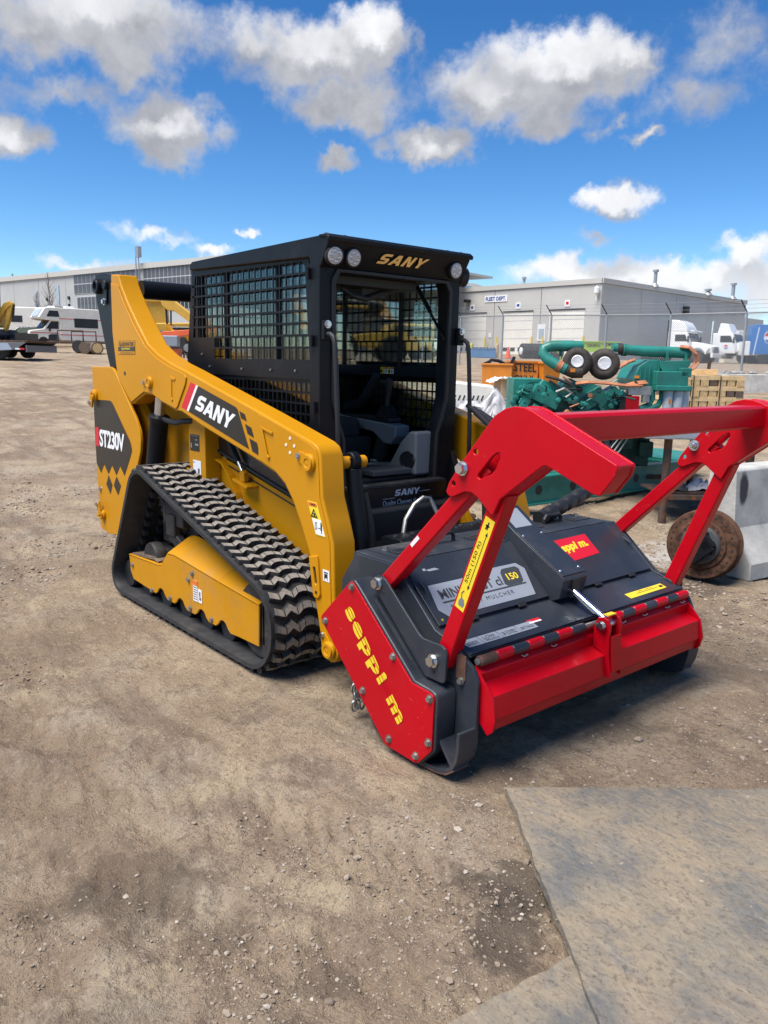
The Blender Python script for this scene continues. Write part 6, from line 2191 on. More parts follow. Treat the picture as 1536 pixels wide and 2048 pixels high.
def build_table():
    T = thing('steel_workbench', 'rusty steel workbench with thin plate top between engine and barrier', 'workbench', at(3.15, 8.6), YAW)
    z = .80
    MB().box((.0, 0, z), (1.15, 1.75, .014)).build('bench_top', 'zinc', T, bevel=.002)
    for lx, ly in ((-.31, -.74), (-.24, .74), (.52, -.74), (.52, .74)):
        MB().cyl((lx, ly, -.12 if ly < 0 else .0), (lx, ly, z - .006), .040, 16).build('leg', 'brown_steel', T)
    MB().box((.12, -.74, .20), (.90, .05, .05)).box((.12, .74, .20), (.84, .05, .05)).build('lower_rail', 'brown_steel', T, bevel=.004)
    MB().box((.12, -.40, .235), (.95, .55, .02)).build('shelf', 'brown_steel', T)

    def cloth(name, label, cat, cx, cy, w, d, h, mat, seed):
        mb = MB()
        n = 18
        vs = []
        for j in range(n + 1):
            for i in range(n + 1):
                a, b = i / n * 2 - 1, j / n * 2 - 1
                r = 1 + .35 * math.sin(3 * math.atan2(b, a) + seed) + .2 * math.sin(7 * math.atan2(b, a) + 2 * seed)
                fall = max(0, 1 - (a * a + b * b) * .8)
                zz = h * fall * (.35 + 1.3 * abs(noise.noise(Vector((a * 2.6 + seed, b * 2.6, seed))))) + .004
                vs.append((a * w * .5 * (.75 + .25 * r), b * d * .5 * (.75 + .25 * r), zz))
        fs = [(j * (n + 1) + i, j * (n + 1) + i + 1, (j + 1) * (n + 1) + i + 1, (j + 1) * (n + 1) + i) for j in range(n) for i in range(n)]
        mb.add(vs, fs)
        x, y = wxy(3.15 + cx, 8.6 + cy)
        o = mb.build(name, mat, None, sharp=60)
        o.location = (x, y, T.location.z + .248)
        o.rotation_euler = (0, 0, YAW)
        tag(o, label, cat)
    cloth('plastic_bag', 'crumpled black plastic bag on the workbench shelf', 'bag', -.16, -.55, .30, .22, .10, 'cloth_black', 1.3)
    cloth('rag', 'white crumpled rag on the workbench shelf', 'rag', .12, -.52, .30, .22, .12, 'cloth_white', 4.1)


build_table()


def build_barrier():
    T = thing('concrete_barrier', 'grey concrete road barrier with a black paint blotch on its side', 'barrier', (1.536, 3.003, 0.0), math.radians(83.0))
    # local x runs along the barrier, local y across it (away from the toe)
    prof = [(0, 0.0), (0, .13), (.17, .385), (.195, .83), (.215, .85), (.405, .85), (.425, .83), (.45, .385), (.62, .13), (.62, 0.0)]
    mb = MB().prism(prof, 'x', 0.0, 3.0)
    mb.build('body', 'concrete', T, bevel=.010, seg=2, sharp=18)
    # spray-paint blotch lying on the sloping face
    p0, p1 = Vector((0, .17, .385)), Vector((0, .195, .83))
    up = (p1 - p0).normalized()
    nn = Vector((0, -up.z, up.y))
    m = bpy.data.materials.new('spray_blotch')
    m.use_nodes = True
    nt = m.node_tree
    b = nt.nodes['Principled BSDF']
    b.inputs['Base Color'].default_value = (.045, .045, .055, 1)
    b.inputs['Roughness'].default_value = .85
    tc = nt.nodes.new('ShaderNodeTexCoord')
    mp = N(nt, 'ShaderNodeMapping')
    mp.inputs['Location'].default_value = (-.5, -.5, -.5)
    nt.links.new(tc.outputs['Generated'], mp.inputs['Vector'])
    mp2 = N(nt, 'ShaderNodeVectorMath', operation='MULTIPLY')
    nt.links.new(mp.outputs[0], mp2.inputs[0])
    mp2.inputs[1].default_value = (2, 0, 2)
    ln = N(nt, 'ShaderNodeVectorMath', operation='LENGTH')
    nt.links.new(mp2.outputs[0], ln.inputs[0])
    nz = N(nt, 'ShaderNodeTexNoise')
    nz.inputs['Scale'].default_value = 7
    nz.inputs['Detail'].default_value = 6
    nt.links.new(tc.outputs['Object'], nz.inputs['Vector'])
    f = math_n(nt, 'ADD', ln.outputs['Value'], math_n(nt, 'MULTIPLY_ADD', nz.outputs['Fac'], .7, -.35))
    nt.links.new(map_range(nt, f, .5, .95, .96, 0.0), b.inputs['Alpha'])
    c = p0 + up * .30
    mb = MB()
    w, h = .075, .16
    mb.add([c + Vector((.10 + du, 0, 0)) + up * dv + nn * .003 for du, dv in ((-w, -h), (w, -h), (w, h), (-w, h))], [(0, 1, 2, 3)])
    mb.build('paint_blotch', m, T)


build_barrier()


def build_hub():
    c = Vector((1.28, 2.73, .285))
    T = thing('wheel_drive_hub', 'rusty wheel drive hub with ring of bolt holes leaning on the barrier', 'hub', (1.28, 2.73, 0), 0)
    ax = Vector((.20, -.97, .12)).normalized()
    o = Vector((0, 0, .285))
    u = ax.orthogonal().normalized()
    w = ax.cross(u)
    MB().lathe([(.20, -.02), (.255, -.02), (.262, -.015), (.262, .012), (.255, .018), (.185, .018), (.18, -.01)], o + ax * .02, ax, 48).build('flange', 'rusty', T)
    MB().lathe([(.15, -.20), (.225, -.20), (.235, -.18), (.235, -.05), (.22, -.02), (.15, -.01)], o, ax, 44).build('drum', 'dark_iron', T)
    MB().lathe([(.262, -.10), (.272, -.095), (.272, -.075), (.262, -.07), (.23, -.07)], o, ax, 48).build('rear_flange', 'rusty', T)
    MB().lathe([(.10, 0), (.185, 0), (.185, .05), (.178, .056), (.14, .056), (.135, .05)], o, ax, 40).build('bolt_ring', 'rusty', T)
    MB().lathe([(.05, 0), (.145, 0), (.145, .07), (.13, .085), (.06, .09), (.001, .09)], o, ax, 32).build('gear_case', 'cloth_black', T)
    R = Matrix((u, w, ax)).transposed()
    MB().box(o + u * .02 + w * .05 + ax * .10, (.20, .10, .07), R).box(o - u * .05 + ax * .11, (.10, .16, .05), R).build('motor_housing', 'black_steel', T, bevel=.01)
    for rr, n, r, h, p in ((.226, 30, .008, .039, 'flange'), (.160, 22, .009, .057, 'ring')):
        hm = MB().cyl((0, 0, -.001), (0, 0, .0008), r, 10).mesh('bolt_hole', 'black_plastic')
        ms = []
        for q in range(n):
            a = 2 * PI * q / n
            m = Matrix((u, w, ax)).transposed().to_4x4()
            m.translation = o + (u * math.cos(a) + w * math.sin(a)) * rr + ax * h
            ms.append(m)
        place_copies(hm, 'bolt_hole', T, ms)
    hb = MB()
    for q in range(8):
        a = 2 * PI * q / 8 + .3
        hb.hexbolt(o + (u * math.cos(a) + w * math.sin(a)) * .10 + ax * .08, ax, .016, .016)
    hb.build('bolts', 'black_steel', T)


build_hub()


def build_lumber():
    T = thing('lumber_stack', 'strapped stack of short pale timber blocks and planks on the dirt', 'lumber', at(6.36, 16.4), YAW + .12)
    T.scale = (1.22, 1.22, 1.22)
    W, D = 1.22, .95
    blk = MB().box((0, 0, 0), (.125, .30, .10)).mesh('block', 'wood_end')
    blkd = MB().box((0, 0, 0), (.125, .30, .10)).mesh('block', 'wood_dark')
    plk = MB().box((0, 0, 0), (W, .30, .07)).mesh('plank', 'wood_pale')
    z = .05
    for r in range(3):
        for row in range(3):
            yy = -D / 2 + .15 + row * .32
            m = Matrix.Translation((random.uniform(-.01, .01), yy, z + .035))
            place_copies(plk, 'plank', T, [m])
            for k in range(8):
                dk = random.random() < .28
                m = Matrix.Translation((-W / 2 + .075 + k * .153, yy + random.uniform(-.012, .012), z + .07 + .05))
                place_copies(blkd if dk else blk, 'block', T, [m])
        z += .171
    for row in range(3):
        place_copies(plk, 'plank', T, [Matrix.Translation((0, -D / 2 + .15 + row * .32, z + .035))])
    MB().box((0, .30, z + .12), (W * .9, .06, .10)).build('top_board', 'wood_pale', T, bevel=.004)
    for x in (-.28, .18):
        MB().box((x, -D / 2 - .018, z / 2 + .05), (.016, .004, z)).box((x, 0, z + .073), (.016, D + .04, .004)).build('strap', 'black_plastic', T)
    MB().box((-.44, -.40, z + .085), (.20, .12, .02), Matrix.Rotation(.3, 3, 'X')).build('paper', 'white_decal', T)


build_lumber()


def bin_box(T, w, d, h, mat, taper=.9, z0=0.0):
    wt, dt = w / 2, d / 2
    wb, db = wt * taper, dt * taper
    t = .02
    vo = [(-wb, -db, z0), (wb, -db, z0), (wb, db, z0), (-wb, db, z0), (-wt, -dt, h), (wt, -dt, h), (wt, dt, h), (-wt, dt, h),
          (-wt + t, -dt + t, h), (wt - t, -dt + t, h), (wt - t, dt - t, h), (-wt + t, dt - t, h), (-wb + t, -db + t, z0 + t), (wb - t, -db + t, z0 + t), (wb - t, db - t, z0 + t), (-wb + t, db - t, z0 + t)]
    fs = [(0, 3, 2, 1), (0, 1, 5, 4), (1, 2, 6, 5), (2, 3, 7, 6), (3, 0, 4, 7), (4, 5, 9, 8), (5, 6, 10, 9), (6, 7, 11, 10), (7, 4, 8, 11), (8, 9, 13, 12), (9, 10, 14, 13), (10, 11, 15, 14), (11, 8, 12, 15), (12, 13, 14, 15)]
    MB().add(vo, fs).build('body', mat, T, bevel=.008)
    rim = MB()
    rim.box((0, -dt - .015, h - .02), (w + .06, .04, .05)).box((0, dt + .015, h - .02), (w + .06, .04, .05)).box((-wt - .015, 0, h - .02), (.04, d - .01, .05)).box((wt + .015, 0, h - .02), (.04, d - .01, .05))
    rim.build('rim', mat, T, bevel=.005)


def build_bins():
    T = thing('steel_bin', 'orange steel scrap bin holding dark metal offcuts', 'scrap bin', at(3.30, 23.2, -.06), YAW - .25, 'orange scrap bins')
    bin_box(T, .85, .80, .62, 'orange_paint', .97)
    sc = MB()
    sc.tube([(-.35, 0, .58), (-.2, -.1, .72), (0, -.05, .70), (.2, .0, .60)], .05, 6).beam((.28, 0, .45), (.44, .05, .82), .08, .08).beam((-.40, -.2, .62), (-.1, -.2, .74), .06, .05)
    sc.build('scrap', 'black_plastic', T)
    T = thing('steel_bin', 'orange scrap bin marked STEEL ONLY in black', 'scrap bin', at(4.05, 23.6, -.10), YAW + .05, 'orange scrap bins')
    bin_box(T, .78, .80, .72, 'orange_paint', .97)
    lt = MB()
    letter(lt, 'STEEL', (-.33, -.405, .42), (.33, -.405, .40), (-.33, -.405, .66), .012, (0, -1, 0), bold=.02)
    letter(lt, 'ONLY', (-.30, -.395, .12), (.26, -.395, .12), (-.30, -.395, .32), .014, (0, -1, 0), bold=.01)
    lt.build('lettering', 'black_decal', T)
    T = thing('steel_bin', 'orange tipping bin with sloping front beside the marked bin', 'scrap bin', at(4.72, 23.4, -.10), YAW + .3, 'orange scrap bins')
    bin_box(T, .62, .80, .70, 'orange_paint', .7)
    # crate and covered machine between cab and engine
    T = thing('wooden_crate', 'pale plywood crate with plastic sheet on top, behind the green engine', 'crate', at(2.92, 18.4), YAW + .05)
    MB().box((0, 0, .30), (.62, .9, .40)).build('panel', 'plywood', T, bevel=.006)
    MB().box((0, -.1, .525), (.70, 1.0, .03)).build('lid', 'plywood', T, bevel=.006)
    for x in (-.26, 0, .26):
        MB().box((x, -.35, .05), (.09, .12, .09)).build('skid', 'wood_dark', T)
    MB().box((-.12, -.4515, .30), (.06, .002, .03)).box((.05, -.4515, .14), (.45, .002, .025)).build('stencil', 'wood_dark', T)
    mb = MB()
    n = 16
    vs = [((i / n - .5) * .5, (j / n - .5) * 1.0, .60 + .05 * noise.noise(Vector((i * .5, j * .5, 3))) - .35 * max(0, .3 - i / n)) for j in range(n + 1) for i in range(n + 1)]
    mb.add(vs, [(j * (n + 1) + i, j * (n + 1) + i + 1, (j + 1) * (n + 1) + i + 1, (j + 1) * (n + 1) + i) for j in range(n) for i in range(n)])
    o = mb.build('plastic_sheet', 'white_paint', T, sharp=70)
    o.location = (-.25, 0, -.06)
    T = thing('covered_machine', 'white vented machine hood half hidden by a grey tarpaulin, beside the crate', 'machine', at(1.62, 13.4), YAW - .1)
    MB().prism([(-.62, .10), (-.62, .86), (-.50, .92), (.20, .86), (.30, .72), (.42, .12)], 'y', -.3, .5).build('hood', 'offwhite', T, bevel=.03, seg=3)
    vt = MB()
    for k in range(7):
        vt.box((-.42 + .075 * k, -.303, .66), (.02, .006, .09), Matrix.Rotation(.35, 3, 'Y'))
    vt.build('vent', 'black_plastic', T)
    mb = MB()
    n = 26
    vs = []
    for j in range(n + 1):
        for i in range(n + 1):
            x = -.50 + .95 * i / n
            t = j / n
            zz = .62 - .02 * i / n + (.24 if i > n * .6 else 0) * math.exp(-((i / n - .78) / .10) ** 2) - .62 * t
            yy = -.32 - .18 * t - .10 * abs(noise.noise(Vector((x * 7, t * 4, 1.7)))) - .05 * noise.noise(Vector((x * 17, t * 9, 5.7)))
            vs.append((x + .04 * noise.noise(Vector((x * 5, t * 5, 9))), yy, max(.02, zz + .05 * noise.noise(Vector((x * 9, t * 7, 2))))))
    mb.add(vs, [(j * (n + 1) + i, j * (n + 1) + i + 1, (j + 1) * (n + 1) + i + 1, (j + 1) * (n + 1) + i) for j in range(n) for i in range(n)])
    mb.build('tarpaulin', 'cloth_white', T, sharp=80)
    # a parked yellow machine's folded loader arm behind the cab
    T = thing('parked_loader', 'yellow loader arm of a machine parked close behind the cab, grey couplers', 'loader', at(-3.35, 14.0), YAW)
    ar = MB().prism([(-.30, .62), (.0, .95), (.10, 1.25), (-.02, 1.52), (.05, 1.62), (.22, 1.50), (.50, 1.30), (.95, 1.25), (.95, .30), (.3, .20), (-.2, .35)], 'y', -.06, .06)
    ar.build('arm', 'yellow', T, bevel=.01)
    MB().cyl((-.02, -.14, 1.32), (-.02, .0, 1.32), .07, 18).cyl((.20, -.14, 1.02), (.20, 0, 1.02), .055, 18).build('coupler', 'zinc', T)
    MB().cyl((.16, -.065, 1.36), (.16, -.058, 1.36), .028, 14).build('hole', 'black_plastic', T)
    MB().prism([(-.55, .55), (.4, .60), (.55, .1), (-.4, .1)], 'y', .1, .7).build('body', 'old_yellow', T, bevel=.03)
    for x in (-.35, .40):
        MB().lathe([(.1, 0), (.28, 0), (.30, .03), (.30, .22), (.28, .25), (.1, .25)], (x, .0, .30), (0, 1, 0), 22).build('wheel', 'tyre', T)


build_bins()


# ================================================================== YARD EDGE AND BUILDINGS
def seg_building(name, label, cat, p0, p1, z0, z1, depth, mat, npan, trim=True, hole=None):
    """a long building: facade from p0 to p1 (view-frame a, b), built as separate wall panels"""
    x0, y0 = wxy(*p0)
    x1, y1 = wxy(*p1)
    L = math.hypot(x1 - x0, y1 - y0)
    ang = math.atan2(y1 - y0, x1 - x0)
    T = thing(name, label, cat, (x0, y0, z0), ang)
    h = z1 - z0
    return T, L, h


def build_right_building():
    zb, zt = 1.2, 8.85
    # corner of the building; local x runs to the right along the long side, facade runs to the left
    cx, cy = wxy(18.1, 68.5)
    T = thing('warehouse', 'grey warehouse with white roller doors and a FLEET DEPT. sign', 'building', (cx, cy, zb), 0)
    fx, fy = wxy(-8.0, 96.3)
    fd = Vector((fx - cx, fy - cy, 0))
    FL = fd.length
    fd.normalize()
    rx, ry = wxy(38.9, 88.0)
    rd = Vector((rx - cx, ry - cy, 0))
    RL = rd.length
    rd.normalize()
    h = zt - zb

    def slab(d, s0, s1, z0, z1, t=.2, out=0.0, mat='wall_grey', nm='wall_panel', par=None, bev=0.0):
        nrm = Vector((d.y, -d.x, 0))
        if nrm.dot(FWD) > 0:
            nrm = -nrm
        a, b = d * s0 + nrm * out, d * s1 + nrm * out
        a2, b2 = a - nrm * t, b - nrm * t
        vs = [(p.x, p.y, z) for z in (z0, z1) for p in (a, b, b2, a2)]
        o = MB().add(vs, [(0, 1, 2, 3), (4, 7, 6, 5), (0, 4, 5, 1), (1, 5, 6, 2), (2, 6, 7, 3), (3, 7, 4, 0)]).build(nm, mat, par or T)
        return o
    # facade: measured from the corner to the left; door bays at these distances
    doors = ((1.5, 5.1), (6.9, 10.3), (12.3, 15.9))
    edges = [0, 6.1, 11.4, 17.0, 24, 30, FL]
    for i in range(len(edges) - 1):
        slab(fd, edges[i] + .03, edges[i + 1] - .03, 0, h - .45)
    slab(fd, 0, FL, h - .42, h, out=.12, t=.4, mat='roof_trim', nm='roof_trim')
    edges = [0, 6.5, 13, 19.5, 26, RL]
    for i in range(len(edges) - 1):
        slab(rd, edges[i] + .03, edges[i + 1] - .03, 0, h - .45)
    slab(rd, 0, RL, h - .42, h, out=.12, t=.4, mat='roof_trim', nm='roof_trim')
    dh = 5.15
    for i, (s0, s1) in enumerate(doors):
        D = slab(fd, s0, s1, .2, dh, out=.03, t=.12, mat='door_white', nm='roller_door')
        slab(fd, s0 - .02, s1 + .02, dh, dh + .10, out=.10, t=.1, mat='print_dark', nm='lintel', par=D)
        for k in range(5):
            slab(fd, s0 + .02, s1 - .02, 1.15 + k * .80, 1.17 + k * .80, out=.04, t=.02, mat='grey_decal', nm='seam', par=D)
        for k in range(4):
            w = (s1 - s0) / 4
            slab(fd, s0 + w * (k + .2), s0 + w * (k + .8), 1.62, 1.95, out=.05, t=.03, mat='pane_dark', nm='pane', par=D)
        for q in (s0 - .35, s1 + .25):
            slab(fd, q, q + .14, 0, 2.9, out=.5, t=.14, mat='safety_yellow', nm='bollard')
    # fittings
    slab(fd, 9.9, 12.6, 6.15, 6.72, out=.05, t=.05, mat='white_decal', nm='sign')
    lt = MB()
    nrm = Vector((fd.y, -fd.x, 0))
    if nrm.dot(FWD) > 0:
        nrm = -nrm
    pL = fd * 12.45 + nrm * .06
    pR = fd * 10.05 + nrm * .06
    letter(lt, 'FLEET DEPT.', (pL.x, pL.y, 6.27), (pR.x, pR.y, 6.27), (pL.x, pL.y, 6.62), .01, nrm, bold=.02)
    lt.build('lettering', 'blue_decal', T)
    for s0, mt in ((14.1, 'print_dark'), (8.6, 'blue_decal'), (3.3, 'red_decal')):
        o = slab(fd, s0 - .28, s0 + .28, 5.45, 5.98, out=.05, t=.05, mat='white_decal', nm='door_sign')
        slab(fd, s0 - .14, s0 + .14, 5.62, 5.86, out=.06, t=.012, mat=mt, nm='print', par=o)
    slab(fd, 5.45, 6.3, 2.55, 4.0, out=.05, t=.05, mat='white_decal', nm='notice')
    o = slab(fd, 5.58, 6.15, 2.7, 3.6, out=.06, t=.012, mat='sky_pane', nm='print')
    slab(fd, 2.4, 4.3, 2.35, 2.62, out=.06, t=.02, mat='sky_pane', nm='door_notice')
    slab(fd, 11.6, 11.95, 2.9, 3.3, out=.05, t=.05, mat='white_decal', nm='door_sign')
    lp = fd * 14.6 + nrm * .25
    MB().box((lp.x, lp.y, 6.35), (.5, .5, .25)).build('wall_lamp', 'black_plastic', T)
    lp = rd * 14.6 + Vector((rd.y, -rd.x, 0)) * .2
    MB().box((lp.x, lp.y, 5.9), (.5, .5, .7)).build('wall_lamp', 'black_plastic', T)
    pp = fd * .3 + nrm * .3
    MB().cyl((pp.x, pp.y, 5.8), (pp.x, pp.y, h - .6), .05, 8).lathe([(.08, 0), (.22, .1), (.22, .5), (.1, .6)], (pp.x, pp.y, h - 1.3), (0, 0, 1), 12).build('wall_lamp', 'white_paint', T)
    for d, s0, hh, r in ((rd, 6.2, 1.35, .16), (rd, 16.8, .45, .2), (rd, 22.5, 1.45, .18), (fd, 10.0, .8, .12), (fd, 17.8, 2.4, .16)):
        p = d * s0 - nrm * 2.5
        MB().lathe([(r * 2.6, 0), (r, .35), (r, hh), (r * 1.7, hh), (r * 1.7, hh + .18), (r * .6, hh + .2)], (p.x, p.y, h - .1), (0, 0, 1), 14).build('roof_vent', 'galv', T)
    # roof and the lower annex at the far end
    back = [Vector((0, 0, 0)), rd * RL, rd * RL + fd * FL, fd * FL]
    MB().quadsheet([(p.x, p.y, h - .3) for p in back], .1, (0, 0, 1)).build('roof', 'roof_trim', T)
    o = MB()
    slab(rd, RL + .02, RL + 5.0, 0, h - 1.8, t=8, mat='wall_grey', nm='annex')


build_right_building()


def build_left_building():
    zb = 1.5
    x0, y0 = wxy(-56.0, 105.1)
    x1, y1 = wxy(-4.0, 64.2)
    d = Vector((x1 - x0, y1 - y0, 0))
    L = d.length
    ang = math.atan2(d.y, d.x)
    T = thing('factory_hall', 'long pale grey hall with rows of dark clerestory panes', 'building', (x0, y0, zb), ang)
    zt = 10.5 - zb
    n = 12
    for i in range(n):
        MB().box((L * (i + .5) / n, .15, (zt - .5) / 2), (L / n - .05, .3, zt - .5)).build('wall_panel', 'wall_pale', T)
    MB().box((L / 2, .1, zt - .25), (L, .6, .5)).build('roof_trim', 'roof_trim', T)
    MB().box((L / 2, 12, zt - .3), (L, 24, .2)).build('roof', 'roof_trim', T)

    def along(u):            # distance along the wall of an image column, from the wall's own geometry
        k = (u - 768) / 1612.0
        # a + t*da = k*(b + t*db)
        a0, b0, a1, b1 = -56.0, 105.1, -4.0, 64.2
        t = (k * b0 - a0) / ((a1 - a0) - k * (b1 - b0))
        return t * L
    pane = {}

    def band(u0, u1, z0, z1, rows, ncol, mat, gap=.07):
        s0, s1 = along(u0), along(u1)
        fr = MB().box(((s0 + s1) / 2, -.03, (z0 + z1) / 2), (s1 - s0, .06, z1 - z0)).build('window_band', 'mullion', T)
        w = (s1 - s0) / ncol
        hh = (z1 - z0) / rows
        key = (round(w, 4), round(hh, 4), mat)
        if key not in pane:
            pane[key] = MB().box((0, 0, 0), (w - gap, .04, hh - gap * 1.4)).mesh('pane', mat)
        place_copies(pane[key], 'pane', fr, [Matrix.Translation((s0 + w * (c + .5), -.055, z0 + hh * (r + .5))) for r in range(rows) for c in range(ncol)])
    band(157, 287, 6.55, 8.55, 2, 15, 'pane_grey')
    band(294, 420, 6.55, 8.55, 2, 15, 'pane_grey')
    band(162, 290, 4.55, 6.25, 1, 17, 'pane_grey', .09)
    band(294, 420, 4.55, 6.0, 1, 17, 'pane_dark', .09)
    band(425, 620, 6.55, 8.55, 2, 16, 'pane_grey')
    for u, z0, z1, w in ((82, 2.9, 7.2, .55), (124, 2.9, 7.6, .55)):
        MB().box((along(u), -.04, (z0 + z1) / 2), (w, .08, z1 - z0)).build('light_strip', 'sky_pane', T)
    for u in (103, 146):
        s = along(u)
        MB().box((s, -.1, 3.9), (.18, .16, 3.4)).box((s, -.1, 6.2), (.25, .16, .35)).build('downpipe', 'mirror_dark', T)
    s = along(291)
    MB().cyl((s - .25, -.5, zt - 2.3), (s - .25, -.5, zt + 1.5), .06, 8).cyl((s + .2, -.5, zt - 2.2), (s + .2, -.5, zt + .6), .05, 8).box((s + .2, -.5, zt + 1.0), (.45, .4, 1.0)).build('antenna_mast', 'galv', T)
    MB().cyl((along(20), 1, zt), (along(20), 1, zt + .5), .1, 8).build('roof_vent', 'galv', T)
    # low annex roof with blue standing seams beyond the cab
    x, y = wxy(9.0, 118.0)
    A = thing('far_hall', 'far hall whose roof edge carries blue stripes, above the warehouse', 'building', (x, y, 2.0), YAW + .03)
    MB().box((0, 5, 4.6), (24, 10, 9.2)).build('wall', 'wall_pale', A)
    MB().prism([(-13, 9.2), (9.0, 9.2), (4.0, 10.9), (-13, 12.2)], 'y', -.5, 8).build('roof', 'roof_trim', A)
    st = MB()
    for k in range(6):
        st.prism([(-13, 9.55 + .38 * k), (5.8 - .5 * k, 9.45 + .20 * k), (5.8 - .5 * k, 9.52 + .20 * k), (-13, 9.72 + .38 * k)], 'y', -.56, -.50)
    st.build('seam', 'bin_blue', A)
    MB().cyl((.6, -.8, 9.4), (.6, -.8, 14.2), .20, 10).lathe([(.2, 0), (.32, .05), (.32, .3), (.1, .4)], (.6, -.8, 14.1), (0, 0, 1), 12).build('flue', 'galv', A)


build_left_building()


def chainlink_mat():
    m = bpy.data.materials.new('chain_link')
    m.use_nodes = True
    nt = m.node_tree
    b = nt.nodes['Principled BSDF']
    b.inputs['Base Color'].default_value = (.34, .36, .38, 1)
    b.inputs['Metallic'].default_value = .3
    b.inputs['Roughness'].default_value = .5
    tc = nt.nodes.new('ShaderNodeTexCoord')
    sp = nt.nodes.new('ShaderNodeSeparateXYZ')
    nt.links.new(tc.outputs['Object'], sp.inputs[0])
    p = 2 * PI / .085
    s1 = math_n(nt, 'ABSOLUTE', math_n(nt, 'SINE', math_n(nt, 'MULTIPLY', math_n(nt, 'ADD', sp.outputs[0], sp.outputs[2]), p / 2)))
    s2 = math_n(nt, 'ABSOLUTE', math_n(nt, 'SINE', math_n(nt, 'MULTIPLY', math_n(nt, 'SUBTRACT', sp.outputs[0], sp.outputs[2]), p / 2)))
    mn = math_n(nt, 'MINIMUM', s1, s2)
    nt.links.new(map_range(nt, mn, .16, .24, 1.0, 0.0), b.inputs['Alpha'])
    return m


def build_fence():
    a0, b0, a1, b1 = 4.9, 33.7, 11.1, 25.0
    ux, uy = wxy(a0, b0)
    vx, vy = wxy(a1, b1)
    d = Vector((vx - ux, vy - uy, 0))
    ang = math.atan2(d.y, d.x)
    step = d.length / 4
    x0, y0 = ux - d.normalized().x * step * 10, uy - d.normalized().y * step * 10
    T = thing('chain_link_fence', 'chain link fence with barbed wire arms along the yard edge', 'fence', (x0, y0, terrain(x0, y0)), ang)
    zb = T.location.z
    du = d.normalized()
    n = 16
    hts = [terrain(x0 + du.x * step * k, y0 + du.y * step * k) - zb for k in range(n)]
    H = 2.10
    post = MB().cyl((0, 0, -.1), (0, 0, H), .038, 10).mesh('post', 'galv')
    arm = MB().beam((0, 0, H), (-.10, -.22, H + .36), .03, .03).mesh('barb_arm', 'mirror_dark')
    for k in range(n):
        place_copies(post, 'post', T, [Matrix.Translation((step * k, 0, hts[k]))])
        place_copies(arm, 'barb_arm', T, [Matrix.Translation((step * k, 0, hts[k]))])
    for k in range(n - 1):
        p, q = (step * k, 0, hts[k] + H - .02), (step * (k + 1), 0, hts[k + 1] + H - .02)
        MB().cyl(p, q, .024, 8).build('rail', 'galv', T)
        w = MB()
        for j in range(3):
            f = .35 + .32 * j
            w.cyl((p[0] - .10 * f, -.22 * f, p[2] + .36 * f), (q[0] - .10 * f, -.22 * f, q[2] + .36 * f), .006, 4)
        w.build('barbed_wire', 'galv', T)
    ml = chainlink_mat()
    mb = MB()
    vs, fs = [], []
    for k in range(n):
        vs += [(step * k, .03, hts[k] + .02), (step * k, .03, hts[k] + H)]
    fs = [(2 * k, 2 * k + 2, 2 * k + 3, 2 * k + 1) for k in range(n - 1)]
    mb.add(vs, fs)
    mb.build('wire_mesh', ml, T)
    # concrete kerb wall in front, stones along it, rusty stakes
    K = thing('concrete_block_row', 'low row of concrete kerb blocks at the foot of the fence', 'kerb', at(10.6, 20.6, 0), YAW - .18, kind='thing')
    for k in range(3):
        MB().box((-1.2 + 1.72 * k, 0, .13), (1.70, .45, .60)).build('block', 'concrete', K, bevel=.02)
    stn = MB()
    v0, f0 = ico_base()
    for k in range(46):
        r = random.uniform(.05, .13)
        c = np.array([random.uniform(-1.9, 3.6), .40 + random.uniform(0, .5), .42 + r * .3])
        stn.add((v0 * r * np.array([1.3, 1, .7]) * (.8 + .4 * rng.random((12, 1))) + c).tolist(), f0.tolist())
    o = stn.build('rubble', 'stone_grey', None, sharp=None)
    o.location = K.location
    o.rotation_euler = K.rotation_euler
    tag(o, 'row of loose stones lying behind the concrete kerb', None, None, 'stuff')
    for u, b, h, lab in ((1388, 20.5, .62, 'short rusty steel stake in front of the fence'), (1418, 20.2, .86, 'tall rusty steel stake with flange, right of the short one')):
        st = MB().box((0, 0, h / 2 - .05), (.05, .05, h + .1)).box((0, .03, h / 2 - .05), (.09, .012, h + .1)).build('steel_stake', 'brown_steel', None, bevel=.003)
        st.location = at((u - 768) * b / 1612, b)
        st.rotation_euler = (0, .03, YAW)
        tag(st, lab, 'stake', 'rusty stakes by the fence')
    y = MB().prism([(-.42, 0), (.30, 0), (.36, .10), (.30, .17), (-.42, .13)], 'y', -.1, .1).box((.33, 0, .08), (.08, .26, .16)).build('steel_beam', 'old_yellow', None, bevel=.01)
    y.location = at((1372 - 768) * 19 / 1612, 19, .12)
    y.rotation_euler = (0, 0, YAW)
    tag(y, 'short yellow steel beam lying beyond the lumber stack', 'beam', None, 'thing')


build_fence()


# ------------------------------------------------------------------ vehicles and things far off
def wheel(T, x, y, r, w, side, nm='wheel', hub='offwhite'):
    o = MB().lathe([(r * .55, 0), (r * .92, 0), (r, w * .12), (r, w * .88), (r * .92, w), (r * .55, w)], (x, y, r), (0, side, 0), 26).build(nm, 'tyre', T)
    MB().lathe([(r * .62, w * .55), (r * .60, w * .85), (r * .50, w * .80), (r * .40, w * .72), (r * .18, w * .78), (r * .14, w * .9), (.001, w * .9)], (x, y, r), (0, side, 0), 20).build('rim', hub, o)
    return o


def prism_part(T, nm, poly, y0, y1, mat, bevel=.02, seg=2):
    return MB().prism(poly, 'y', y0, y1).build(nm, mat, T, bevel=bevel, seg=seg)


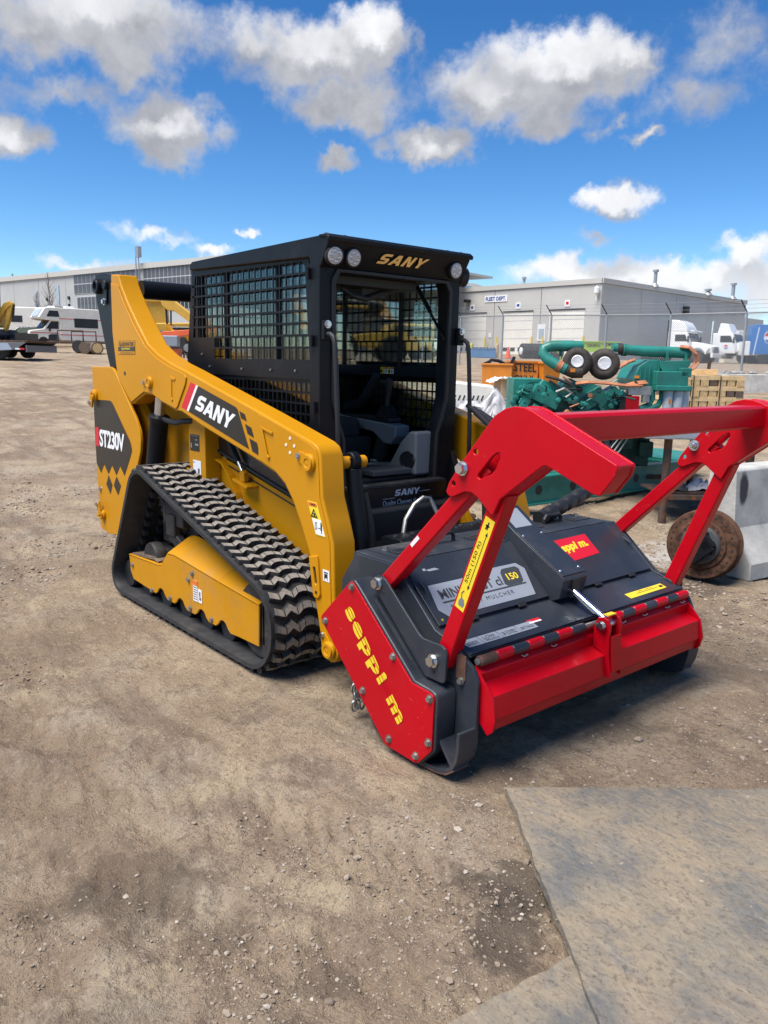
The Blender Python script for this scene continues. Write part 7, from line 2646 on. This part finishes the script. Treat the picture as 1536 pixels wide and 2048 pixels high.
def build_semi(a, b, head, label, tall, stripe):
    T = thing('truck_tractor', label, 'truck', at(a, b), vyaw(*head), 'white truck tractors')
    Wd = 1.15
    # frame, cab, hood (x forward; nose at +3)
    prism_part(T, 'frame', [(-3.4, .65), (3.0, .65), (3.0, .95), (-3.4, .95)], -.45, .45, 'grey_body', .01)
    prism_part(T, 'cab', [(-1.0, .85), (1.05, .85), (1.05, 1.75), (.72, 2.62), (-1.0, 2.62)], -Wd, Wd, 'white_paint', .06, 3)
    prism_part(T, 'hood', [(1.0, .80), (1.0, 1.80), (1.4, 1.76), (2.6, 1.50), (2.82, 1.35), (2.90, .80)], -.95, .95, 'white_paint', .12, 3)
    if tall:
        prism_part(T, 'roof_fairing', [(-1.0, 2.60), (.70, 2.60), (.66, 3.0), (.30, 3.45), (-.3, 3.66), (-1.0, 3.70)], -Wd + .05, Wd - .05, 'white_paint', .15, 4)
        MB().box((-1.08, -Wd + .12, 2.2), (.08, .16, 2.9)).build('fairing_edge', 'mirror_dark', T)
    else:
        prism_part(T, 'roof_fairing', [(-.75, 2.60), (.55, 2.60), (.15, 3.45), (-.55, 3.50)], -.85, .85, 'white_paint', .10, 3)
        MB().cyl((-1.15, -Wd + .1, .9), (-1.15, -Wd + .1, 3.7), .09, 10).build('exhaust_stack', 'chrome', T)
    MB().box((1.08, -.0, 2.70), (.30, 2.1, .10), Matrix.Rotation(.2, 3, 'Y')).build('sun_visor', 'white_paint', T, bevel=.02)
    # glazing
    q = [(1.09, 1.82), (1.055, 1.80), (.745, 2.52), (.79, 2.54)]
    prism_part(T, 'windscreen', q, -.98, .98, 'dark_glass', 0)
    for s in (-1, 1):
        D = MB().prism([(-.42, 1.0), (.88, 1.0), (.88, 1.78), (.62, 2.48), (-.42, 2.48)], 'y', s * Wd, s * (Wd + .02)).build('door', 'white_paint', T, bevel=.01)
        MB().prism([(-.32, 1.82), (.80, 1.82), (.56, 2.40), (-.32, 2.40)], 'y', s * (Wd + .02), s * (Wd + .03)).build('window', 'pane_dark', D)
        MB().box((.95, s * (Wd + .28), 2.0), (.12, .22, .55)).build('mirror', 'mirror_dark', T, bevel=.03)
        fen = [(1.15, .75)] + [(1.72 + .68 * math.cos(t), .55 + .68 * math.sin(t)) for t in np.linspace(PI * .92, .15, 12)] + [(2.55, 1.0), (2.75, 1.25), (2.4, 1.45), (1.2, 1.5)]
        MB().prism(fen, 'y', min(s * .82, s * 1.15), max(s * .82, s * 1.15)).build('fender', 'white_paint', T, bevel=.04, seg=3)
        wheel(T, 1.72, s * .86, .52, .30, s)
        for x in (-1.9, -3.1):
            wheel(T, x, s * .62, .52, .50, s)
        MB().lathe([(.28, 0), (.30, .02), (.30, 1.1), (.28, 1.12)], (-.9, s * .85, .72), (1, 0, 0), 18).build('fuel_tank', 'galv', T)
        MB().box((2.86, s * .70, 1.02), (.12, .35, .22)).build('headlight', 'lamp_lens', T, bevel=.02)
    MB().box((2.93, 0, 1.08), (.05, 1.0, .55)).build('grille', 'grey_body', T, bevel=.02)
    MB().box((2.95, 0, .62), (.22, 2.2, .38)).build('bumper', 'white_paint', T, bevel=.06)
    if stripe:
        for s in (-1, 1):
            e = MB().cyl((.25, s * (Wd + .02), 1.42), (.25, s * (Wd + .03), 1.42), .21, 24).build('emblem', 'white_decal', T)
            for mt, z0, z1 in (('red_decal', .03, .19), ('truck_blue', -.19, -.05)):
                pts = [(.25 + .19 * math.cos(t), 1.42 + .19 * math.sin(t)) for t in np.linspace(.25, PI - .1, 10)] if mt == 'red_decal' else [(.25 + .19 * math.cos(t), 1.42 + .19 * math.sin(t)) for t in np.linspace(PI + .35, 2 * PI - .25, 10)]
                MB().prism(pts, 'y', s * (Wd + .03), s * (Wd + .036)).build('emblem_field', mt, e)


build_semi(26.6, 72.0, (.74, -.67), 'white truck tractor with tall rounded roof fairing behind the fence', True, False)
build_semi(31.0, 73.0, (.74, -.67), 'white truck tractor with exhaust stack and round red-blue door emblem', False, True)


def build_delivery_truck():
    T = thing('delivery_truck', 'blue delivery truck body with round emblem and white lettering', 'truck', at(34.3, 70.0), vyaw(1.0, -.18))
    MB().box((0.6, 0, 2.05), (6.2, 2.4, 2.5)).build('body', 'truck_blue', T, bevel=.04)
    MB().box((.6, 0, .82), (6.2, 2.3, .12)).build('skirt', 'white_paint', T)
    for k, x in enumerate((-2.1, 0.9)):
        fr = MB().box((x, -1.215, 1.95), (1.35, .03, 2.2)).build('side_door', 'truck_blue', T, bevel=.01)
    MB().box((-2.35, -1.235, 1.9), (.07, .02, 2.4), Matrix.Rotation(.12, 3, 'Y')).build('rail', 'white_paint', T)
    e = MB().cyl((-1.15, -1.22, 2.25), (-1.15, -1.245, 2.25), .62, 32).build('emblem', 'white_decal', T)
    MB().prism([(-1.15 + .56 * math.cos(t), 2.25 + .56 * math.sin(t)) for t in np.linspace(.35, PI - .1, 14)], 'y', -1.255, -1.246).build('emblem_field', 'red_decal', e)
    MB().prism([(-1.15 + .56 * math.cos(t), 2.25 + .56 * math.sin(t)) for t in np.linspace(PI + .4, 2 * PI - .2, 14)], 'y', -1.255, -1.246).build('emblem_field', 'truck_blue', e)
    lt = MB()
    letter(lt, 'pepsi', (-.35, -1.22, 1.55), (3.2, -1.22, 1.55), (-.35, -1.22, 2.75), .015, (0, -1, 0), bold=.0)
    lt.build('lettering', 'white_decal', T)
    for x in (-1.6, -.6, 2.8):
        for s in (-1, 1):
            wheel(T, x, s * .85, .5, .3, s)
    MB().box((-3.0, 0, 1.3), (.5, 2.2, 1.2)).build('cab_rear', 'white_paint', T, bevel=.05)
    U = thing('utility_cabinet', 'white cabinet unit standing between the second truck tractor and delivery truck', 'cabinet', at(32.6, 76.0), YAW)
    MB().box((0, 0, 1.5), (1.6, 1.2, 3.0)).build('body', 'offwhite', U, bevel=.03)
    MB().box((.1, -.62, 2.3), (1.2, .06, .5)).build('panel', 'white_paint', U, bevel=.02)


build_delivery_truck()


def build_lot():
    # tyres, dumpster, cone, bollards, lime beams
    tm = MB().lathe([(.30, 0), (.50, 0), (.54, .04), (.54, .22), (.50, .26), (.30, .26), (.27, .13)], (0, 0, 0), (1, 0, 0), 24).mesh('truck_tyre', 'tyre')
    for k in range(12):
        o = new_obj('spare_truck_tyre', tm)
        o.location = at(9.75 + .24 * k, 57.5 + .02 * k, .52)
        o.rotation_euler = (0, 0, YAW + .25)
        tag(o, 'black truck tyre in the upright row before the warehouse doors' if k else 'black truck tyre with white hub, front of the upright row', 'truck tyre', 'row of truck tyres', 'thing')
        if k == 0:
            MB().lathe([(.27, 0), (.27, .05), (.15, .09), (.001, .09)], (0, 0, 0), (-1, 0, 0), 18).build('hub', 'white_paint', o)
    T = thing('dumpster', 'long light blue open steel container filled with scrap at the loading dock', 'dumpster', at(7.1, 58.5), YAW)
    bin_box(T, 1.8, 1.4, .65, 'bin_blue', .98)
    sc = MB()
    for k in range(7):
        sc.beam((-.8 + .25 * k, 0, .55), (-.6 + .25 * k, .1, .72), .08, .06)
    sc.build('scrap', 'black_plastic', T)
    T = thing('traffic_cone', 'orange traffic cone in front of the roller doors', 'cone', at(8.75, 57.0), YAW)
    MB().lathe([(.28, 0), (.28, .05), (.20, .06), (.06, .78), (.001, .80)], (0, 0, .0), (0, 0, 1), 16).build('body', 'cone_orange', T)
    for i, (u, b) in enumerate(((942, 59), (993, 59))):
        o = MB().cyl((0, 0, -.1), (0, 0, .9), .12, 12).lathe([(.12, 0), (.10, .08), (.001, .12)], (0, 0, .9), (0, 0, 1), 12).build('bollard', ('safety_yellow', 'wood_end')[i])
        o.location = at((u - 768) * b / 1612, b)
        tag(o, ('yellow bollard left of the blue container', 'pale timber bollard right of the blue container')[i], 'bollard')
    T = thing('painted_beam', 'long lime green steel beam with black lettering behind the engine', 'beam', at(11.4, 46.0, .0), YAW + .04, kind='thing')
    MB().box((0, 0, .95), (3.8, .25, .50)).build('web', 'lime', T, bevel=.01)
    MB().box((0, 0, 1.22), (3.9, .40, .05)).box((0, 0, .68), (3.9, .40, .05)).build('flange', 'lime', T, bevel=.005)
    lt = MB()
    for k, s in enumerate(('GENERAL', 'COMPACT', 'GENERAL', 'COMPACT')):
        letter(lt, s, (-1.8 + .95 * k, -.13, .92 + .08 * (k % 2)), (-1.05 + .95 * k, -.13, .92 + .08 * (k % 2)), (-1.8 + .95 * k, -.13, 1.08 + .08 * (k % 2)), .006, (0, -1, 0), bold=.02)
    lt.build('lettering', 'black_decal', T)
    for x in (-1.5, 1.4):
        MB().box((x, 0, .33), (.2, .5, .68)).build('stand', 'lime', T, bevel=.01)
    for s in (-1, 1):
        wheel(T, -1.8, s * .2, .30, .2, s)


build_lot()


def build_rv():
    T = thing('motorhome', 'cream camper motorhome with red stripes and cab-over bunk', 'motorhome', at(-23.6, 60.0), vyaw(-.76, -.65))
    T.scale = (.94, .94, .94)
    Wd = 1.1
    c = 'offwhite'
    # x forward: nose at +2.9
    prism_part(T, 'van_cab', [(.6, .55), (2.95, .55), (2.98, 1.15), (2.85, 1.25), (1.95, 1.38), (1.40, 2.05), (.6, 2.05)], -.98, .98, c, .06, 3)
    prism_part(T, 'coach_body', [(-3.4, .55), (.75, .55), (.75, 1.95), (1.2, 2.0), (2.15, 2.10), (2.28, 2.25), (1.85, 2.92), (1.6, 3.0), (-3.4, 3.0)], -Wd, Wd, c, .06, 3)
    MB().prism([(2.285, 2.33), (2.25, 2.36), (1.90, 2.86), (1.945, 2.87)], 'y', -.75, .75).build('front_bunk_window', 'sky_pane', T)
    MB().prism([(1.99, 1.42), (1.955, 1.41), (1.45, 2.0), (1.49, 2.03)], 'y', -.82, .82).build('windscreen', 'dark_glass', T)
    for s in (-1, 1):
        y0, y1 = s * Wd, s * (Wd + .015)
        for p, m in (([(.75, 2.30), (1.72, 2.30), (1.5, 2.75), (.85, 2.75)], 'pane_dark'), ([(-2.2, 1.55), (-.35, 1.55), (-.35, 2.25), (-2.2, 2.25)], 'pane_dark'), ([(-3.2, 1.7), (-2.7, 1.7), (-2.7, 2.25), (-3.2, 2.25)], 'pane_dark')):
            MB().prism(p, 'y', min(y0, y1), max(y0, y1)).build('window', m, T, bevel=.005)
        MB().prism([(.82, 1.40), (1.75, 1.40), (1.36, 1.96), (.82, 1.96)], 'y', min(s * .98, s * .995), max(s * .98, s * .995)).build('window', 'pane_dark', T)
        for z in (2.18, .98):
            MB().box((-1.3, s * (Wd + .006), z), (4.2, .012, .05)).build('stripe', 'red_decal', T)
        MB().box((1.9, s * .99, 1.08), (2.1, .012, .05)).build('stripe', 'red_decal', T)
        wheel(T, 2.0, s * .72, .40, .28, s)
        wheel(T, -2.0, s * .74, .40, .34, s)
        MB().box((1.55, s * 1.15, 1.35), (.1, .18, .32)).build('mirror', 'mirror_dark', T)
        MB().cyl((2.97, s * .66, .98), (3.0, s * .66, .98), .11, 16).build('headlight', 'white_decal', T)
    MB().box((2.98, 0, .98), (.05, 1.1, .32)).build('grille', 'grey_body', T, bevel=.01)
    MB().box((3.03, 0, .60), (.14, 1.95, .18)).build('bumper', 'chrome', T, bevel=.03)
    MB().box((-.3, .2, 3.08), (.7, .6, .18)).box((.9, -.3, 3.08), (.5, .5, .18)).build('roof_unit', 'white_paint', T, bevel=.05)
    # teardrop trailer
    R = thing('camper_trailer', 'rounded cream teardrop camper trailer left of the motorhome', 'trailer', at(-27.0, 64.5), vyaw(-1.0, -.12))
    arc = [(1.9 + 1.15 * math.cos(t) * 1.0, .95 + 1.95 * math.sin(t)) for t in np.linspace(-.15, PI / 2, 12)]
    prism_part(R, 'shell', [(-2.6, .5), (2.7, .5)] + arc + [(-2.6, 2.9)], -1.1, 1.1, c, .08, 3)
    for p in ([(1.3, 1.75), (2.15, 1.75), (2.0, 2.25), (1.3, 2.25)], [(-.75, 1.6), (-.1, 1.6), (-.1, 1.85), (-.75, 1.85)], [(-2.2, 1.6), (-1.2, 1.6), (-1.2, 2.2), (-2.2, 2.2)]):
        MB().prism(p, 'y', -1.12, -1.10).build('window', 'pane_dark', R, bevel=.01)
        MB().prism(p, 'y', 1.10, 1.12).build('window', 'pane_dark', R, bevel=.01)
    MB().box((.35, -1.11, 1.7), (.12, .02, 2.0)).build('door_edge', 'mirror_dark', R)
    MB().prism([(1.75, .9), (2.35, .5), (2.5, .5), (2.1, 1.0), (1.6, 1.3)], 'y', -1.115, -1.1).build('swoosh', 'mirror_dark', R)
    for s in (-1, 1):
        wheel(R, -.2, s * .8, .36, .25, s)
    MB().box((-.9, .1, 2.98), (1.2, .6, .14)).build('roof_unit', 'mirror_dark', R, bevel=.04)
    # dark car
    C_ = thing('parked_car', 'dark parked car peeking out left of the motorhome nose', 'car', at(-25.9, 58.5), vyaw(-.9, -.4))
    prism_part(C_, 'body', [(-2.2, .30), (2.2, .30), (2.25, .62), (2.0, .78), (1.1, .92), (-2.2, .95)], -.88, .88, 'mirror_dark', .10, 3)
    prism_part(C_, 'cabin', [(-1.9, .92), (1.1, .90), (.4, 1.42), (-1.4, 1.45)], -.75, .75, 'dark_glass', .08, 3)
    for s in (-1, 1):
        wheel(C_, 1.4, s * .70, .32, .2, s)
        wheel(C_, -1.4, s * .70, .32, .2, s)
        MB().box((2.12, s * .62, .62), (.25, .34, .12)).build('headlight', 'white_decal', C_, bevel=.03)


build_rv()


def build_left_yard():
    # gooseneck trailer with a mini excavator
    T = thing('equipment_trailer', 'dark flatbed equipment trailer with ramps and reflective tape', 'trailer', at(-15.55, 29.8), vyaw(1.0, -.05))
    prism_part(T, 'deck', [(-5, .55), (3.0, .55), (3.05, .62), (-5, .62)], -1.15, 1.15, 'brown_steel', .01)
    MB().prism([(-5, .28), (1.9, .22), (2.6, .30), (3.0, .55), (-5, .55)], 'y', -1.17, -1.12).build('side_rail', 'grey_body', T, bevel=.01)
    MB().prism([(-5, .28), (1.9, .22), (2.6, .30), (3.0, .55), (-5, .55)], 'y', 1.12, 1.17).build('side_rail', 'grey_body', T, bevel=.01)
    MB().box((3.0, 0, .34), (.06, 2.3, .24)).build('tail_plate', 'grey_body', T, bevel=.005)
    for x, m in ((1.55, 'red_decal'), (1.75, 'white_decal'), (2.70, 'white_decal'), (2.85, 'red_decal')):
        MB().box((x, -1.175, .33), (.18, .008, .06)).build('reflector', m, T)
    MB().prism([(1.95, .27), (2.5, .30), (2.35, .52), (1.95, .52)], 'y', -1.18, -1.172).build('panel', 'sky_pane', T)
    for x in (.5, 1.3, 2.0):
        for s in (-1, 1):
            wheel(T, x, s * .80, .26, .24, s, hub='grey_body')
    E_ = thing('mini_excavator', 'yellow mini excavator with black cab standing on the flatbed trailer', 'excavator', at(-14.75, 30.0, .62), vyaw(1.0, -.1))
    prism_part(E_, 'undercarriage', [(-1.0, .0), (.8, .0), (.95, .2), (.8, .42), (-1.0, .42), (-1.15, .2)], -.75, .75, 'tyre', .05, 3)
    prism_part(E_, 'upper_body', [(-1.2, .5), (.5, .5), (.5, 1.0), (-1.2, 1.2)], -.7, .7, 'old_yellow', .06, 3)
    prism_part(E_, 'cab', [(-.4, 1.0), (.55, 1.0), (.60, 2.1), (.45, 2.35), (-.4, 2.35)], -.65, .2, 'black_steel', .05, 3)
    prism_part(E_, 'cab_window', [(-.25, 1.4), (.48, 1.4), (.50, 2.2), (-.25, 2.2)], -.665, -.655, 'dark_glass', 0)
    bm_ = MB().prism([(.35, .75), (.55, .65), (.95, 1.15), (1.12, 1.28), (1.05, 1.42), (.85, 1.35)], 'y', -.12, .12)
    bm_.build('boom', 'old_yellow', E_, bevel=.02)
    MB().prism([(1.0, 1.45), (1.18, 1.35), (1.05, .85), (.88, .45), (.78, .20), (.70, .25), (.85, .75)], 'y', -.09, .09).build('stick', 'old_yellow', E_, bevel=.02)
    MB().cyl((1.18, 0, 1.30), (1.10, 0, .75), .04, 10).build('cylinder', 'mirror_dark', E_)
    MB().prism([(.70, .30), (.9, .25), (.95, .05), (.7, .0), (.5, .1)], 'y', -.3, .3).build('bucket', 'mirror_dark', E_, bevel=.02)
    MB().box((1.6, 0, .12), (.06, 1.5, .34)).box((1.2, 0, .15), (.8, .12, .1)).build('blade', 'mirror_dark', E_)
    MB().box((1.02, -.72, 2.05), (.10, .16, .26)).cyl((.55, -.66, 1.9), (1.0, -.7, 2.0), .02, 6).cyl((.8, -.68, 1.95), (.82, -.68, 1.2), .02, 6).build('mirror', 'mirror_dark', E_)
    # small utility trailer and logs
    U = thing('utility_trailer', 'low empty utility trailer frame beside the motorhome', 'trailer', at(-16.2, 43.5), vyaw(1.0, -.1))
    MB().box((0, 0, .55), (3.2, 1.5, .10)).build('deck', 'brown_steel', U, bevel=.01)
    for s in (-1, 1):
        wheel(U, .2, s * .78, .33, .22, s, hub='grey_body')
        MB().tube([(-1.0, s * .75, .6), (-1.0, s * .75, 1.15), (.4, s * .75, 1.15), (.4, s * .75, .6)], .04, 6).build('rail', 'brown_steel', U)
    MB().beam((1.6, 0, .5), (2.7, 0, .5), .10, .10).build('tongue', 'brown_steel', U)
    for k, (a, b, r, lab) in enumerate(((-15.3, 41.8, .30, 'dark log end at the left of the log pair on the dirt'), (-14.8, 41.5, .30, 'short log with pale sawn end, right of the pair'))):
        L_ = MB().cyl((0, -.5, r), (0, .7, r), r, 18).build('log', 'log_wood')
        L_.location = at(a, b)
        L_.rotation_euler = (0, 0, YAW + .5 * k)
        tag(L_, lab, 'log', 'logs on the dirt')
        MB().cyl((0, -.505, r), (0, -.5, r), r * .8, 18).build('sawn_end', 'wood_end' if k else 'wood_dark', L_)
    # dozer cab, crane boom, orange machine
    D = thing('wheel_loader', 'yellow wheel loader with tall roofed cab behind the lift arm', 'loader', at(-14.6, 52.0), vyaw(-1, -.2))
    prism_part(D, 'body', [(-3.0, .7), (2.0, .7), (2.0, 1.5), (-.2, 1.8), (-3.0, 1.9)], -1.1, 1.1, 'old_yellow', .08)
    prism_part(D, 'cab', [(-.8, 1.6), (.6, 1.6), (.45, 3.1), (-.7, 3.1)], -.75, .75, 'old_yellow', .06)
    MB().prism([(-.6, 1.85), (.42, 1.85), (.30, 2.95), (-.5, 2.95)], 'y', -.77, -.755).build('window', 'pane_dark', D)
    MB().box((-.1, 0, 3.22), (1.9, 1.8, .30)).build('roof', 'old_yellow', D, bevel=.06)
    for s in (-1, 1):
        wheel(D, 1.4, s * .85, .75, .5, s, hub='old_yellow')
        wheel(D, -2.0, s * .85, .75, .5, s, hub='old_yellow')
    B = thing('telehandler', 'yellow telehandler with raised boom beside the cab, behind the fence line', 'telehandler', at(-11.6, 47.0), vyaw(1, -.1))
    MB().prism([(-1.25, 2.95), (-1.0, 3.15), (-.6, 3.10), (1.6, 1.45), (1.4, 1.15), (-.5, 2.45), (-.85, 2.45), (-1.2, 2.75)], 'y', -.25, .25).build('boom', 'old_yellow', B, bevel=.03)
    MB().cyl((-1.05, 0, 2.8), (-1.0, 0, 1.5), .06, 10).cyl((-.75, 0, 2.7), (-.78, 0, 1.5), .05, 10).build('cylinder', 'mirror_dark', B)
    prism_part(B, 'body', [(-.8, .7), (2.6, .7), (2.6, 1.3), (-.4, 1.35), (-.8, 1.7)], -.9, .9, 'yellow', .05)
    MB().cyl((-.3, -.95, 1.45), (2.4, -.95, 1.45), .09, 10).build('pipe', 'mirror_dark', B)
    prism_part(B, 'attachment', [(-2.2, .7), (-.9, .65), (-.8, 1.3), (-1.3, 1.35), (-1.8, 1.0)], -.8, .8, 'mirror_dark', .05)
    for s in (-1, 1):
        wheel(B, 0.0, s * .75, .55, .4, s, hub='old_yellow')
        wheel(B, 2.0, s * .75, .55, .4, s, hub='old_yellow')
    O = thing('orange_excavator_parts', 'bright orange machine frame with grey counterweight behind the lift arm', 'machine', at(-8.3, 32.0), vyaw(1, 0))
    MB().prism([(-1.0, 1.05), (-.3, 1.15), (1.9, 1.35), (1.9, 1.22), (.2, .95), (-.2, .75), (-.3, .2), (-.75, .2), (-.7, .75)], 'y', -.3, .3).build('frame', 'machine_orange', O, bevel=.02)
    MB().box((-.10, -.35, .78), (.75, .4, .42)).build('counterweight', 'grey_decal', O, bevel=.04)
    MB().box((-.2, -.1, .25), (.9, .6, .5)).build('base', 'machine_orange', O, bevel=.03)
    for k in range(4):
        MB().box((.45 + .13 * k, -.32, .25), (.05, .1, .22)).build('tooth', 'mirror_dark', O)
    MB().lathe([(.12, 0), (.2, .02), (.2, .12), (.12, .14)], (-1.1, -.3, .75), (.6, -1, 0), 16).lathe([(.12, 0), (.2, .02), (.2, .12), (.12, .14)], (-.95, -.3, .45), (.6, -1, 0), 16).build('reel', 'filter_white', O)
    # machines seen through the cab
    Y = thing('wheel_loader', 'big yellow wheel loader with dark cab seen through the loader cab', 'loader', at(-1.0, 38.0), vyaw(-1, -.15))
    Y.scale = (.85, .85, .85)
    prism_part(Y, 'body', [(-2.3, .8), (1.2, .8), (1.2, 1.35), (-.2, 1.55), (-2.3, 1.75)], -1.0, 1.0, 'old_yellow', .08)
    prism_part(Y, 'cab', [(.0, 1.4), (1.35, 1.4), (1.25, 2.8), (.1, 2.85)], -.75, .75, 'grey_body', .05)
    MB().prism([(.12, 1.7), (1.2, 1.7), (1.12, 2.7), (.2, 2.7)], 'y', -.77, -.755).build('window', 'sky_pane', Y)
    MB().box((.7, 0, 2.92), (1.7, 1.7, .14)).build('roof', 'old_yellow', Y, bevel=.04)
    MB().prism([(1.1, 1.2), (1.3, 1.55), (2.8, .9), (3.0, .4), (2.7, .4), (2.5, .8)], 'y', -.5, .5).build('loader_arm', 'old_yellow', Y, bevel=.04)
    for s in (-1, 1):
        wheel(Y, 1.1, s * .8, .72, .5, s, hub='old_yellow')
        wheel(Y, -1.5, s * .8, .72, .5, s, hub='old_yellow')
    P_ = thing('pickup_truck', 'white pickup truck seen through the loader cab, right of the wheel loader', 'pickup', at(1.95, 50.0), vyaw(.8, -.6))
    prism_part(P_, 'body', [(-2.7, .5), (2.6, .5), (2.65, .85), (2.4, 1.1), (1.0, 1.2), (-2.7, 1.2)], -.95, .95, 'white_paint', .08, 3)
    prism_part(P_, 'cabin', [(-1.0, 1.18), (1.15, 1.18), (.5, 1.85), (-.9, 1.88)], -.85, .85, 'white_paint', .08, 3)
    for s in (-1, 1):
        MB().prism([(-.75, 1.25), (.9, 1.25), (.4, 1.75), (-.7, 1.78)], 'y', min(s * .85, s * .865), max(s * .85, s * .865)).build('window', 'pane_dark', P_)
        wheel(P_, 1.7, s * .75, .40, .25, s)
        wheel(P_, -1.7, s * .75, .40, .25, s)
    MB().prism([(1.17, 1.22), (1.13, 1.22), (.52, 1.82), (.56, 1.84)], 'y', -.75, .75).build('windscreen', 'dark_glass', P_)
    V = thing('yellow_van', 'yellow van seen through the loader cab, left of the white pickup', 'van', at(1.05, 46.0), vyaw(-.95, -.3))
    prism_part(V, 'body', [(-1.6, .5), (1.9, .5), (1.9, 1.1), (1.3, 1.3), (.9, 1.95), (-1.6, 1.98)], -.85, .85, 'old_yellow', .08, 3)
    for p in ([(.0, 1.3), (1.05, 1.3), (.72, 1.82), (.0, 1.82)], [(-1.4, 1.3), (-.1, 1.3), (-.1, 1.82), (-1.4, 1.82)]):
        MB().prism(p, 'y', -.865, -.85).build('window', 'pane_dark', V)
        MB().prism(p, 'y', .85, .865).build('window', 'pane_dark', V)
    for s in (-1, 1):
        wheel(V, 1.2, s * .68, .36, .22, s)
        wheel(V, -1.0, s * .68, .36, .22, s)
    # stacked red and blue containers behind the camper
    K = thing('shipping_container', 'faded red and blue stacked goods behind the camper trailer', 'container', at(-33.6, 78.0), vyaw(1, -.1))
    MB().box((0, 0, 1.3), (7, 2.4, 2.6)).build('lower_box', 'rust_edge', K, bevel=.03)
    MB().box((.6, 0, 2.8), (6, 2.4, .4)).build('upper_box', 'grey_body', K, bevel=.03)
    # bare trees against the hall
    def bare_tree(a, b, h, seed, lab):
        rnd = random.Random(seed)
        T = thing('bare_tree', lab, 'tree', at(a, b), 0, 'bare trees by the hall')
        tr = MB().tube([(0, 0, -.2), (.05, 0, h * .3), (0, .05, h * .6), (.08, 0, h)], [.09, .07, .045, .012], 6)
        tr.build('trunk', 'bark', T)
        br = MB()
        for k in range(46):
            z0 = h * (.16 + .8 * k / 46)
            an = rnd.uniform(0, 2 * PI)
            ln = (h - z0) * rnd.uniform(.28, .5) + .25
            p = Vector((0.02, 0, z0))
            pts = [p]
            d = Vector((math.cos(an) * .55, math.sin(an) * .55, .85)).normalized()
            for q in range(4):
                d = (d + Vector((rnd.uniform(-.2, .2), rnd.uniform(-.2, .2), .12))).normalized()
                pts.append(pts[-1] + d * ln / 4)
            br.tube(pts, [.022, .017, .012, .008, .005], 4)
            for q in range(3):
                s0 = pts[1 + q]
                dd = (d + Vector((rnd.uniform(-.7, .7), rnd.uniform(-.7, .7), rnd.uniform(-.1, .4)))).normalized()
                br.tube([s0, s0 + dd * ln * .3], [.009, .004], 3)
        o = br.build('crown', 'bark', T)
        o['kind'] = 'stuff'
    bare_tree(-30.0, 73.0, 6.2, 3, 'bare slender tree before the hall, above the camper trailer')
    bare_tree(-32.4, 76.0, 4.6, 5, 'smaller bare tree further left before the hall')


build_left_yard()
